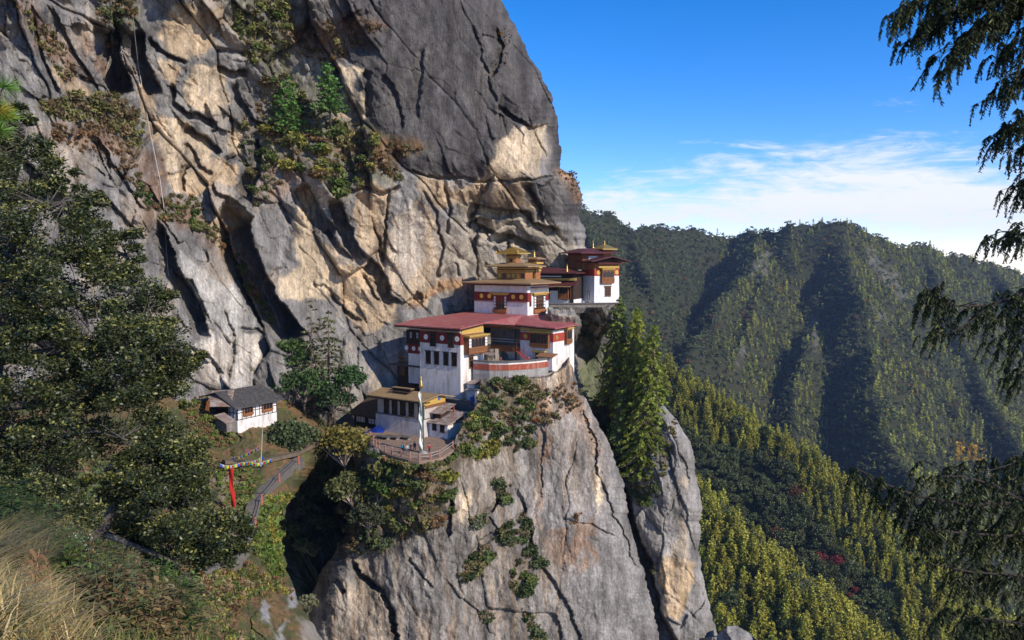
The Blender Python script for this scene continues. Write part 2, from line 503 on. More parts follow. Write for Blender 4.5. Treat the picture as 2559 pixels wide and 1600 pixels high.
    def rough(s, amps, seed=0, lean=.45):
        """noise and slabs; lean tilts the grain"""
        gx, gy = s.X - lean * s.Y, s.Y
        for kind, per, asp, a in amps:
            if kind == 'f': s.D += a * fbm(gx / per, gy / (per * asp), seed + per * .1, 5, .55)
            elif kind == 'r': s.D -= a * (ridged(gx / per, gy / (per * asp), seed + per * .1, 4) - .8)
            elif kind == 'c':
                wx = gx + per * .06 * fbm(gx / per * 1.5, gy / per * 1.5, seed + 3.1, 3)
                wy = gy + per * .09 * fbm(gx / per * 1.5, gy / per * 1.5, seed + 7.9, 3)
                o, t, e = facets(wx / per, wy / (per * asp), int(seed * 7 + per) % 200, 1.0)
                busy = 1.0
                if per < 100: busy = .22 + 1.25 * sstep(-.15, .55, fbm(gx / 150, gy / 210, seed + per * .03, 3))
                s.D += a * busy * (o * .75 + t * 1.3 + .22 * (1 - sstep(0, .05, e)))
    def roll(s, side, w, r):
        """bend the sheet away from the camera next to a silhouette"""
        d = (s.xr[:, None] - s.X) if side == 'r' else (s.X - s.xl[:, None])
        k = np.clip(1 - d / w, 0, 1)
        s.D += r * (1 - np.sqrt(np.clip(1 - k * k, 0, 1)))
    def stains(s, amp=.35):
        wx = s.WX + 6 * fbm(s.X / 120, s.Y / 160, 2.9, 3)
        st = fbm(wx / 9, s.Y / 120, 3.1, 4)
        st2 = fbm(wx / 30, s.Y / 110, 6.1, 4)
        s.C *= np.clip(1 + amp * .45 * st + amp * st2, .35, 1.7)[..., None]
    def finish(s, mat, label=None, cat=None, kind='structure', skirt=(), group=None, name=None):
        P = at(s.X, s.Y, s.D)
        C = np.clip(s.C, .01, .9)
        if 'r' in skirt:
            e = P[:, -1] + (at(s.X[:, -1], s.Y[:, -1], s.D[:, -1] + 45) - P[:, -1]); P = np.concatenate([P, e[:, None]], 1); C = np.concatenate([C, C[:, -1:]], 1)
        if 'l' in skirt:
            e = P[:, 0] + (at(s.X[:, 0], s.Y[:, 0], s.D[:, 0] + 30) - P[:, 0]); P = np.concatenate([e[:, None], P], 1); C = np.concatenate([C[:, :1], C], 1)
        ny, nx = P.shape[:2]
        i = np.arange(ny - 1)[:, None] * nx + np.arange(nx - 1)[None]
        F = np.stack([i, i + nx, i + nx + 1, i + 1], -1).reshape(-1, 4)
        o = np_mesh(name or s.name, P.reshape(-1, 3), F, mat, smooth=True, col=C.reshape(-1, 3))
        tag(o, label, cat, group, kind)
        SHEETS[s.name] = s
        return o
    def depth(s, px, py):
        j = int(np.clip(round((py - s.ys[0]) / (s.ys[1] - s.ys[0])), 0, s.ny - 1))
        return float(np.interp(px, s.X[j], s.D[j]))
    def pt(s, px, py, dd=0.0): return atv(px, py, s.depth(px, py) + dd)

# ---- the great cliff
A = Sheet('cliff', -170, 1460, -160, 1680, 680, 750,
          xr=[(1200, -160), (1225, -50), (1252, 0), (1286, 63), (1312, 116), (1349, 185), (1381, 243), (1390, 286), (1399, 349), (1402, 420), (1428, 436), (1452, 470), (1455, 508), (1446, 540), (1464, 577), (1462, 614), (1478, 640), (1482, 770), (1440, 800), (1380, 1470), (1380, 1680)])
A.rag('r', 5, 40)
ACTRL = [(-150, 0, 112), (-150, 600, 104), (-150, 1000, 96), (200, 100, 135), (300, 500, 138), (200, 900, 124), (500, 100, 158), (500, 400, 158), (500, 700, 152),
        (400, 900, 140), (560, 930, 150), (690, 960, 156), (700, 300, 174), (800, 410, 168), (900, 200, 172), (750, 600, 168), (760, 850, 173), (1000, 100, 174), (1000, 300, 176),
        (1000, 500, 178), (1000, 700, 184), (930, 850, 182), (1000, 960, 180), (1100, 700, 192), (1200, 650, 198), (1250, 80, 182), (1300, 300, 186), (1340, 430, 190), (1180, 440, 184),
        (1300, 600, 204), (1430, 480, 200), (1420, 600, 208), (1200, 900, 200), (780, 1080, 172), (800, 1250, 178), (760, 1400, 165), (760, 1620, 158), (1200, 1600, 178), (300, 1500, 110), (-150, 1600, 80), (1000, 1300, 175), (1380, 900, 214), (600, -150, 155), (1150, -150, 176)]
A.base(ACTRL)
A.rough([('f', 280, 1.2, 1.8), ('c', 190, 2.2, 5.2), ('c', 88, 2.0, 2.0), ('c', 40, 1.9, .95), ('c', 17, 1.7, .36), ('f', 8, 1.4, .05)], seed=2.0, lean=.42)
# calm the smooth slabs, sharpen steps and cracks
_D0 = rbf(ACTRL, A.X, A.Y)
for pts, f_ in [([(960, -170), (1235, -170), (1300, 60), (1400, 250), (1380, 310), (1250, 270), (1215, 430), (1010, 420), (930, 300), (920, 160)], .25), ([(970, 590), (1000, 535), (1050, 490), (1098, 640), (1060, 765), (962, 705)], .4),
                ([(747, 455), (783, 539), (850, 618), (850, 690), (747, 757), (700, 700)], .45), ([(892, 447), (975, 483), (957, 668), (886, 586)], .45), ([(1277, 315), (1364, 315), (1340, 446), (1210, 446)], .4),
                ([(405, 80), (477, 10), (552, 20), (533, 116), (466, 150)], .4), ([(464, 204), (553, 163), (574, 256), (489, 281)], .4), ([(405, 330), (454, 294), (530, 373), (477, 421), (431, 445)], .45), ([(445, 620), (520, 690), (620, 740), (560, 850), (500, 790)], .6)]:
    k_ = sstep(-10, 45, A.sd(pts)); A.D = A.D * (1 - k_ * (1 - f_)) + (_D0 + (A.D - _D0).mean()) * k_ * (1 - f_)
LFT, DWN, DL = (-1, .1), (-.15, 1), (-.8, .6)
for pts, h, w, side in [
    ([(640, 535), (624, 559), (636, 618), (663, 682), (699, 745), (739, 793), (772, 845)], 20.0, 82, LFT),
    ([(770, 455), (779, 471), (800, 515), (818, 547), (850, 572)], 8, 40, DL),
    ([(846, 485), (850, 499), (870, 551), (886, 594), (913, 634), (957, 674), (969, 705), (985, 737), (1012, 757)], 8, 34, DL),
    ([(820, 566), (826, 578), (854, 618), (888, 656)], 2.2, 18, DL),
    ([(396, 545), (413, 570), (433, 618), (445, 670), (481, 721), (505, 761), (529, 850)], 9, 42, LFT),
    ([(830, 730), (866, 773), (905, 797)], 2.2, 15, DL), ([(909, 680), (933, 729), (963, 757)], 2.0, 12, DL),
    ([(978, 470), (969, 586), (959, 672)], 1.4, 10, LFT), ([(930, 560), (952, 600), (962, 660)], 1.6, 14, LFT),
    ([(350, 70), (361, 96), (370, 151), (390, 198), (407, 234)], 9.0, 40, LFT),
    ([(296, 60), (303, 125), (320, 186), (337, 232)], 15.0, 64, LFT),
    ([(376, 90), (381, 99), (413, 128), (448, 140), (471, 153)], 2.0, 14, DWN),
    ([(432, 205), (448, 256), (471, 279), (518, 291), (548, 310)], 2.6, 18, DL),
    ([(468, 305), (500, 330), (530, 355), (560, 380)], 3.0, 24, DL),
    ([(540, 160), (582, 177), (622, 172)], 2.4, 20, DWN), ([(590, 200), (600, 240), (640, 300), (670, 312)], 2.0, 22, LFT),
    ([(470, 350), (500, 410), (540, 430)], 1.6, 16, DWN), ([(480, 420), (462, 440), (466, 480)], 2.2, 16, LFT),
    ([(535, 455), (545, 480), (600, 505), (622, 520)], 2.4, 18, DL),
    ([(1005, 420), (1100, 442), (1210, 447), (1286, 451), (1337, 445), (1405, 434)], 1.6, 9, DWN),
    ([(1175, 505), (1235, 516), (1320, 525), (1340, 556), (1408, 577)], 4.4, 30, DWN),
    ([(1190, 556), (1239, 578), (1298, 593), (1352, 611)], 4.0, 26, DWN),
    ([(1160, 560), (1200, 540), (1230, 545)], 3.0, 40, DWN),
    ([(1325, 455), (1349, 508), (1366, 560)], 3.0, 20, LFT),
    ([(1250, 266), (1294, 296), (1328, 316), (1370, 303)], 2.2, 13, DWN),
    ([(1112, 460), (1129, 521), (1125, 595)], 1.8, 12, LFT), ([(1205, 452), (1216, 500), (1222, 515)], 1.3, 10, LFT),
    ([(1180, 520), (1195, 570), (1190, 640)], 2.6, 22, LFT), ([(1240, 610), (1270, 600), (1290, 650)], 2.4, 20, LFT),
    ([(1245, 60), (1262, 120), (1245, 170), (1228, 200)], 1.6, 16, LFT), ([(1180, 60), (1210, 130), (1228, 215), (1256, 268)], .9, 12, LFT),
    ([(905, 170), (912, 230), (908, 300)], 1.8, 22, (1, 0)), ([(960, 180), (1000, 250), (1010, 330)], 1.2, 16, LFT),
    ([(846, 165), (852, 220), (842, 300)], 1.6, 16, LFT), ([(1060, 110), (1064, 140), (1050, 300)], .8, 20, LFT),
    ([(85, 40), (128, 190), (160, 240)], 1.4, 14, LFT), ([(195, 185), (230, 200), (260, 240)], 1.6, 14, DL),
    ([(240, 330), (300, 430), (370, 530)], 1.8, 22, DL), ([(250, 470), (330, 560), (365, 600)], 1.8, 18, DL),
    ([(590, 818), (640, 812), (665, 840)], 1.8, 14, DWN), ([(470, 860), (520, 880), (560, 940)], 1.2, 12, LFT), ([(560, 760), (590, 850), (575, 960)], 1.0, 12, LFT),
    ([(1100, 560), (1110, 620), (1098, 680), (1106, 705)], 1.6, 11, LFT), ([(1060, 470), (1090, 520), (1100, 570)], 1.0, 10, LFT),
    ([(1142, 655), (1150, 690)], 1.4, 9, LFT), ([(650, 340), (660, 420), (620, 500)], 3.0, 40, LFT),
    ([(690, 500), (720, 530), (735, 560)], 1.5, 14, DL), ([(745, 480), (770, 530)], 1.3, 12, DL), ([(1000, 760), (1040, 730), (1060, 735)], 2.5, 24, DWN),
    ([(870, 480), (905, 460), (960, 480), (1000, 462)], 1.8, 14, DWN)]:
    A.crack(pts, h * (1.0 if h > 7 else 1.6), w, side, pw=.3 if h > 7 else .5)
A.roll('r', 120, 15)
# colours
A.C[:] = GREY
n = fbm(A.X / 120, A.Y / 150, 2.2, 5)[..., None]
A.C = A.C * (1 + .25 * n)
A.C = A.C * (1 - sstep(.05, .5, n) * .35) + np.array(TAN) * sstep(.05, .5, n) * .35
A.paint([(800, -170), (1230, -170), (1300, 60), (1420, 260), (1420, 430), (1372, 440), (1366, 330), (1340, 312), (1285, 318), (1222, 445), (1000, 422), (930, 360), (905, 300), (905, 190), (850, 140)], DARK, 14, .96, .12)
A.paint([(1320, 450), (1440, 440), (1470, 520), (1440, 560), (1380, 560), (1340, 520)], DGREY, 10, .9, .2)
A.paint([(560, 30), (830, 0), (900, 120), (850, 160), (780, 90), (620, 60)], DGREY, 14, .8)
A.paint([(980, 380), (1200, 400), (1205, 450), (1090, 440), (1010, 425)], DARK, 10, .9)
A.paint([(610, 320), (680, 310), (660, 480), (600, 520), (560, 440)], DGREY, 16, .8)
for pts, c, st in [
    ([(431, 17), (477, 10), (506, 38), (553, 20), (552, 58), (533, 116), (466, 150), (413, 128), (402, 81)], TAN, .3),
    ([(477, 163), (553, 163), (562, 204), (574, 256), (547, 287), (489, 281), (460, 250), (464, 204)], LTAN, .5),
    ([(399, 146), (454, 166), (431, 212), (399, 203)], TAN, .3),
    ([(410, 290), (454, 294), (495, 329), (530, 373), (520, 405), (477, 421), (431, 445), (402, 402), (403, 335)], LTAN, .3),
    ([(345, 215), (375, 220), (400, 300), (395, 380), (370, 330)], TAN, .4), ([(571, 320), (604, 320), (596, 390), (566, 402)], LTAN, .3),
    ([(395, 430), (440, 440), (480, 420), (560, 400), (600, 420), (590, 470), (540, 460), (480, 500), (440, 480)], TAN, .4),
    ([(747, 455), (771, 475), (783, 539), (779, 602), (850, 618), (850, 690), (826, 740), (747, 757), (705, 740), (700, 700), (747, 658), (720, 634), (735, 570)], LTAN, .45),
    ([(892, 447), (935, 459), (975, 483), (970, 586), (957, 668), (917, 636), (886, 588)], TAN, .3),
    ([(970, 586), (1000, 535), (1050, 490), (1080, 540), (1098, 640), (1104, 705), (1060, 765), (1005, 750), (962, 705)], LTAN, .5),
    ([(985, 560), (1030, 500), (1058, 520), (1060, 640), (1020, 720), (985, 700)], WHITE, .9),
    ([(1085, 575), (1180, 520), (1240, 610), (1260, 670), (1200, 700), (1150, 720), (1095, 735)], (.36, .31, .24), .4),
    ([(846, 666), (906, 666), (961, 697), (1003, 761), (985, 805), (898, 835), (840, 745)], TAN, .3),
    ([(500, 800), (560, 850), (600, 830), (660, 836), (656, 896), (630, 966), (528, 966), (486, 880)], WHITE, .75),
    ([(445, 620), (520, 690), (620, 740), (650, 800), (600, 830), (560, 850), (500, 790), (460, 690)], (.40, .37, .32), .3),
    ([(1277, 315), (1364, 315), (1360, 381), (1340, 446), (1286, 449), (1210, 446), (1225, 402), (1258, 339)], LTAN, .45),
    ([(1053, 440), (1108, 447), (1121, 483), (1193, 451), (1322, 457), (1330, 521), (1277, 517), (1193, 508), (1129, 510), (1095, 521), (1045, 474)], TAN, .35),
    ([(1130, 500), (1320, 525), (1400, 580), (1440, 620), (1400, 660), (1300, 640), (1240, 600), (1180, 560)], (.36, .30, .22), .3),
    ([(844, 169), (907, 169), (911, 296), (841, 294), (852, 212)], LTAN, .5),
    ([(640, 385), (760, 400), (790, 470), (740, 480), (650, 520)], (.30, .28, .25), .3),
    ([(560, 500), (600, 530), (580, 590), (560, 640), (520, 560)], TAN, .3),
    ([(120, 170), (200, 190), (235, 240), (180, 245), (140, 215)], TAN, .4)]:
    A.paint(pts, c, 5, .92, .22, st)
A.paint([(690, 560), (735, 575), (745, 655), (720, 700), (690, 680), (660, 600)], GREY, 8, .9)
for pts in [([(1010, 755), (1070, 722), (1140, 695), (1190, 690), (1185, 715), (1090, 735), (1020, 775)])]:
    A.paint(pts, ORANGE, 8, .7, .5)
for pts, c in [
    ([(90, 262), (190, 240), (300, 240), (360, 300), (345, 380), (300, 345), (230, 300), (130, 300)], OLIVE), ([(130, 310), (280, 300), (330, 400), (250, 380), (140, 350)], RUST),
    ([(30, 0), (70, 0), (190, 150), (230, 200), (160, 200), (100, 120)], RUST), ([(150, -10), (190, 60), (270, 160), (290, 250), (250, 200), (190, 80)], RUST), ([(560, -20), (700, -20), (740, 60), (720, 140), (620, 160), (590, 80)], OLIVE),
    ([(710, 70), (880, 40), (960, 60), (870, 130), (820, 170), (730, 120)], RUST), ([(640, 100), (780, 130), (830, 300), (900, 300), (1075, 370), (990, 400), (1010, 450), (900, 470), (860, 500), (760, 430), (640, 420), (660, 260)], OLIVE),
    ([(820, 310), (1075, 360), (1000, 400), (940, 420), (840, 380)], RUST), ([(380, 500), (480, 485), (520, 560), (600, 640), (560, 640), (480, 580), (400, 560)], RUST),
    ([(540, 600), (620, 700), (660, 760), (700, 830), (660, 800), (600, 720)], OLIVE), ([(240, -10), (350, -10), (340, 90), (270, 120)], OLIVE),
    ([(1395, 425), (1440, 425), (1458, 500), (1440, 500), (1410, 455)], ORANGE), ([(330, 360), (420, 400), (400, 560), (360, 560)], RUST), ([(650, 400), (780, 380), (760, 470), (640, 520)], RUST)]:
    A.paint(pts, c, 16, .55, .75)
A.paint([(690, 1110), (905, 1120), (910, 1420), (860, 1680), (660, 1680), (690, 1430)], (.055, .065, .03), 20, .95, .2)  # dark mossy green that also puts the gully's shade into the colour
A.stains(.42)
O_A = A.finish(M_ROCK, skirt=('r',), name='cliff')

# ---- the rock pillar that carries the buildings
B = Sheet('rock_pillar', 0, 0, 872, 1760, 430, 440,
          xl=[(1165, 872), (1160, 985), (1060, 1022), (925, 1062), (892, 1100), (884, 1150), (886, 1215), (880, 1300), (850, 1360), (806, 1425), (772, 1500), (758, 1600), (740, 1760)],
          xr=[(1424, 872), (1425, 905), (1448, 974), (1470, 1010), (1523, 1111), (1558, 1206), (1570, 1295), (1588, 1361), (1612, 1444), (1636, 1533), (1648, 1600), (1690, 1760)])
B.rag('r', 5, 30); B.rag('l', 9, 50)
B.base([(905, 900, 150), (905, 1060, 146), (1000, 1160, 138), (900, 1150, 140), (1060, 1170, 136.5), (1130, 1150, 141), (1190, 1050, 149), (1250, 970, 156), (1330, 955, 160), (1400, 930, 164), (1440, 985, 166), (1100, 1300, 140),
        (1300, 1200, 152), (1400, 1100, 158), (1500, 1150, 164), (1550, 1250, 166), (1600, 1450, 169), (880, 1350, 141), (830, 1500, 139), (1000, 1500, 137), (1200, 1450, 145), (1400, 1450, 155), (1640, 1650, 171), (780, 1700, 139), (1000, 1750, 136), (1300, 1750, 148),])
B.rough([('f', 220, 1.5, 2.0), ('c', 210, 2.6, 1.1), ('c', 80, 2.8, .32), ('f', 40, 3.0, .25), ('f', 17, 2.0, .18), ('c', 28, 2.2, .16), ('f', 6, 1.4, .08)], seed=5.0, lean=.12)
for pts, h, w, side in [
    ([(872, 1385), (905, 1430), (965, 1475), (985, 1540), (1000, 1620), (1002, 1700)], 2.6, 17, LFT), ([(840, 1440), (868, 1476)], 2.0, 14, DWN), ([(1020, 1385), (1060, 1435), (1092, 1470)], 1.0, 9, DL),
    ([(1110, 1440), (1150, 1490), (1200, 1530), (1240, 1590)], .8, 8, DL), ([(1215, 1290), (1240, 1265), (1270, 1225)], 2.0, 14, (-.5, -.8)), ([(1218, 1288), (1245, 1325), (1252, 1340)], .9, 8, DL),
    ([(1296, 1200), (1305, 1230), (1335, 1360), (1400, 1480), (1440, 1560), (1470, 1640)], 1.4, 16, LFT), ([(1130, 1225), (1136, 1290), (1116, 1345)], 1.6, 14, LFT), ([(1150, 1420), (1200, 1350), (1250, 1310), (1320, 1280)], 1.4, 20, DWN),
    ([(1500, 1190), (1560, 1330), (1600, 1440)], 1.2, 12, LFT), ([(1400, 1290), (1480, 1310), (1545, 1340)], .8, 12, DWN), ([(1455, 1010), (1490, 1090), (1500, 1200)], 1.2, 20, LFT), ([(1350, 1010), (1362, 1100), (1352, 1260)], .5, 14, LFT)]:
    B.crack(pts, h * 1.5, w, side)
# ledge: the rock falls back behind the foot of the walls
ybase = np.interp(B.X, [905, 925, 940, 1003, 1048, 1076, 1131, 1140, 1190, 1200, 1270, 1362, 1410, 1424, 1440],
                  [1095, 1100, 1120, 1142, 1153, 1152, 1120, 1090, 1012, 955, 948, 946, 922, 893, 880])
B.D += 20 * sstep(0, 14, ybase - B.Y + 3 * gnoise(B.X / 15, B.Y / 15))
B.roll('r', 55, 10); B.roll('l', 70, 17)
B.C[:] = (.200, .180, .156)
n = fbm(B.X / 60, B.Y / 260, 7.2, 5)[..., None]
B.C = B.C * (1 + .35 * n)
B.paint([(1290, 1000), (1450, 960), (1560, 1200), (1640, 1560), (1500, 1600), (1400, 1500), (1330, 1340), (1300, 1150)], (.215, .195, .175), 20, .9)
B.paint([(870, 1380), (1060, 1400), (1100, 1470), (1000, 1620), (985, 1540), (940, 1460)], (.22, .205, .185), 14, .8)
B.paint([(820, 1440), (960, 1480), (995, 1620), (770, 1640), (800, 1500)], (.36, .285, .205), 14, .85, .3, .3)
B.paint([(1140, 1050), (1260, 1080), (1300, 1180), (1260, 1260), (1180, 1340), (1140, 1300)], (.31, .255, .19), 16, .8, .3, .4)
B.paint([(1150, 1240), (1180, 1230), (1172, 1290), (1155, 1310)], LTAN, 6, .9)
for pts in [[(1340, 1020), (1385, 1010), (1380, 1120), (1350, 1200), (1358, 1320), (1338, 1310), (1340, 1150)], [(1300, 960), (1420, 950), (1470, 1020), (1400, 1050), (1320, 1040)], [(1420, 1000), (1480, 1030), (1500, 1130), (1480, 1140)], [(1360, 1330), (1480, 1300), (1500, 1400), (1420, 1440), (1380, 1400)]]:
    B.paint(pts, BROWN, 10, .7, .9)
B.paint([(1340, 900), (1430, 870), (1440, 930), (1400, 970), (1345, 960)], (.50, .34, .19), 8, .95, .2)
B.paint([(1486, 1180), (1500, 1150), (1505, 1250), (1488, 1300)], LTAN, 4, .9)
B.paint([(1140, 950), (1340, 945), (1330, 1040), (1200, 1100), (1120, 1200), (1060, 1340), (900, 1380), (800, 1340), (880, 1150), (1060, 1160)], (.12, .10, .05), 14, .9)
wxs = B.WX + 10 * fbm(B.X / 80, B.Y / 120, 1.9, 3)
for per_, ln_, th_, c_, a_ in ((22, 260, .12, (.28, .205, .135), .6), (11, 200, .2, (.095, .085, .076), .8), (34, 300, .25, (.34, .295, .24), .5), (7, 150, .3, (.20, .12, .07), .6)):
    k_ = (a_ * sstep(th_, th_ + .35, fbm(wxs / per_, B.Y / ln_, per_ * .37, 4)) * sstep(1560, 1380, B.X + .25 * (B.Y - 1200)))[..., None]
    B.C = B.C * (1 - k_) + np.array(c_) * k_
B.stains(.5)
B.C *= (1 + .35 * sstep(.1, .6, fbm(B.X / 5, B.Y / 7, 1.1, 3)) * sstep(1280, 1340, B.X))[..., None]
O_B = B.finish(M_ROCK, skirt=('l', 'r'), name='rock_pillar')

# ---- second rock pillar on the right with the gully behind the tall conifers
Cs = Sheet('rock_buttress', 0, 0, 768, 1760, 230, 440,
           xl=[(1368, 768), (1368, 1760)],
           xr=[(1548, 768), (1548, 800), (1590, 900), (1632, 980), (1683, 1042), (1697, 1057), (1731, 1123), (1743, 1206), (1755, 1271), (1746, 1373), (1761, 1468), (1796, 1593), (1830, 1760)])
Cs.rag('r', 5, 40)
Cs.base([(1370, 780, 186), (1440, 800, 190), (1400, 900, 196), (1500, 790, 190.5), (1545, 780, 192), (1470, 900, 206), (1560, 900, 205), (1600, 980, 200), (1500, 1050, 196), (1600, 1100, 190), (1680, 1060, 184), (1660, 1200, 179), (1740, 1200, 182),
         (1600, 1250, 182), (1650, 1400, 180), (1740, 1400, 182), (1690, 1600, 180), (1780, 1600, 184), (1450, 1200, 200), (1500, 1500, 196), (1800, 1750, 184)])
Cs.rough([('f', 160, 1.6, 2.0), ('c', 120, 2.2, 2.0), ('c', 50, 2.0, .8), ('f', 18, 1.6, .12), ('f', 6, 1, .12)], seed=9.0, lean=.15)
# left rim of the buttress: everything left of it lies deep in the gap
xg = np.interp(Cs.Y, [768, 1060, 1164, 1248, 1325, 1390, 1474, 1533, 1600, 1760], [1368, 1480, 1560, 1590, 1612, 1642, 1660, 1674, 1707, 1760])
Cs.D += 9 * sstep(2, 16, xg - 12 - Cs.WX) * sstep(1150, 1230, Cs.Y)
Cs.crack([(1664, 1100), (1690, 1200), (1720, 1300), (1745, 1400)], 1.2, 16, LFT); Cs.crack([(1700, 1130), (1720, 1160), (1725, 1210)], 1.4, 14, LFT)
Cs.crack([(1612, 1325), (1642, 1390), (1665, 1490)], 1.5, 18, LFT); Cs.crack([(1665, 1540), (1700, 1560), (1720, 1530)], 1.4, 12, DWN)
Cs.lump([(1366, 768), (1452, 780), (1448, 820), (1420, 868), (1366, 862)], -12, 12)
Cs.crack([(1430, 775), (1455, 800), (1440, 850), (1415, 872)], 10, 60, (1, .2))
Cs.crack([(1500, 880), (1540, 860), (1570, 900)], 3, 26, DWN)
Cs.roll('r', 46, 12)
Cs.C[:] = (.245, .222, .195)
Cs.C *= (1 + .3 * fbm(Cs.X / 40, Cs.Y / 120, 3.3, 5))[..., None]
Cs.paint([(1654, 1385), (1735, 1408), (1722, 1504), (1701, 1560), (1665, 1530), (1646, 1440)], (.50, .345, .19), 7, .95, .2, .3)
Cs.paint([(1670, 1390), (1700, 1300), (1720, 1320), (1725, 1420)], (.45, .35, .23), 8, .6)
Cs.paint([(1700, 1200), (1715, 1165), (1722, 1205), (1715, 1220)], LTAN, 4, .9)
Cs.paint([(1366, 766), (1460, 775), (1446, 850), (1370, 870)], (.30, .27, .22), 8, .9)
Cs.paint([(1380, 880), (1460, 900), (1500, 1000), (1480, 1060), (1420, 980)], (.27, .235, .20), 8, .9)
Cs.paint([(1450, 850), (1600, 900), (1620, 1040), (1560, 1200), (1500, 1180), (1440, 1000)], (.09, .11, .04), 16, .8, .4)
Cs.stains(.5)
O_C = Cs.finish(M_ROCK, skirt=('r',), name='rock_buttress')

# a low rock outcrop at the foot of the buttress
Os = Sheet('rock_outcrop', 1700, 1930, 1520, 1740, 70, 70)
Os.base([(1700, 1520, 190), (1930, 1520, 190), (1700, 1740, 180), (1930, 1740, 180), (1815, 1620, 179)])
Os.rough([('c', 50, 1.3, 1.6), ('f', 30, 1, .8), ('f', 9, 1, .25)], seed=4.0, lean=.3)
top = np.interp(Os.X, [1700, 1790, 1812, 1838, 1870, 1900, 1930], [1600, 1590, 1566, 1562, 1580, 1606, 1660])
Os.Y = np.maximum(Os.Y, top + (Os.Y - 1520) * .02)
Os.C[:] = (.24, .22, .20); Os.stains(.4)
O_O = Os.finish(M_ROCK, name='rock_outcrop')

# ---- the slope with the path on the left of the gorge
Dk = Sheet('hillside', 0, 0, 925, 1720, 420, 400,
           xl=[(-220, 925), (-220, 1720)],
           xr=[(690, 925), (760, 1010), (820, 1060), (850, 1100), (800, 1160), (745, 1220), (700, 1290), (700, 1340), (722, 1440), (743, 1497), (772, 1539), (806, 1600), (830, 1720)])
Dk.rag('r', 8, 40)
Dk.base([(-200, 930, 112), (0, 930, 118), (480, 940, 152), (560, 960, 152), (690, 950, 158), (-200, 1100, 88), (200, 1100, 100), (450, 1040, 133), (520, 1060, 137), (600, 1088, 139), (700, 1080, 146), (800, 1090, 152), (560, 1180, 120), (700, 1160, 132),
         (640, 1240, 112), (650, 1330, 103), (520, 1400, 90), (600, 1420, 94), (450, 1460, 80), (700, 1470, 98), (780, 1590, 100), (600, 1560, 80), (400, 1600, 62), (300, 1400, 68), (0, 1300, 60), (-200, 1400, 45), (100, 1560, 42), (-200, 1700, 30), (400, 1710, 55), (800, 1710, 92), (650, 1700, 76)])
Dk.rough([('f', 120, 1.2, 2.0), ('c', 70, 1.2, .8), ('f', 30, 1, .7), ('f', 9, 1, .25)], seed=11.0, lean=.1)
Dk.crack([(470, 1010), (520, 1030), (560, 1075), (580, 1100)], 1.5, 14, DWN)
Dk.roll('r', 60, 16)
Dk.C[:] = (.10, .09, .04)
g1 = fbm(Dk.X / 60, Dk.Y / 45, 4.4, 5); g2 = fbm(Dk.X / 18, Dk.Y / 14, 1.4, 4)
k = sstep(-.3, .3, g1)[..., None]; Dk.C = Dk.C * (1 - k) + np.array((.19, .115, .055)) * k
k = sstep(.0, .5, g2)[..., None] * .6; Dk.C = Dk.C * (1 - k) + np.array((.09, .115, .03)) * k
Dk.paint([(470, 1010), (560, 1010), (600, 1080), (560, 1110), (500, 1060)], GRASS, 12, .8, .5)
Dk.paint([(560, 1160), (640, 1150), (640, 1200), (600, 1260), (550, 1230)], GRASS, 12, .8, .5)
Dk.paint([(640, 1260), (720, 1230), (690, 1330), (720, 1440), (690, 1420), (640, 1330)], (.12, .155, .035), 12, .8, .5)
Dk.paint([(530, 1200), (570, 1180), (620, 1210), (590, 1260), (560, 1290)], (.36, .29, .21), 8, .8, .5)
Dk.paint([(480, 970), (520, 1000), (470, 1040), (440, 1010)], RUST, 12, .7, .5)
for pts in [[(650, 1505), (662, 1500), (684, 1540), (680, 1565), (660, 1550)], [(715, 1480), (735, 1470), (745, 1510), (725, 1520)], [(690, 1560), (720, 1550), (712, 1600), (690, 1605)]]:
    Dk.paint(pts, (.42, .40, .38), 7, .8, 1.0)
Dk.paint([(740, 1530), (800, 1560), (820, 1620), (760, 1600)], (.38, .33, .27), 8, .8, .4)
O_D = Dk.finish(M_ROCK, name='hillside')
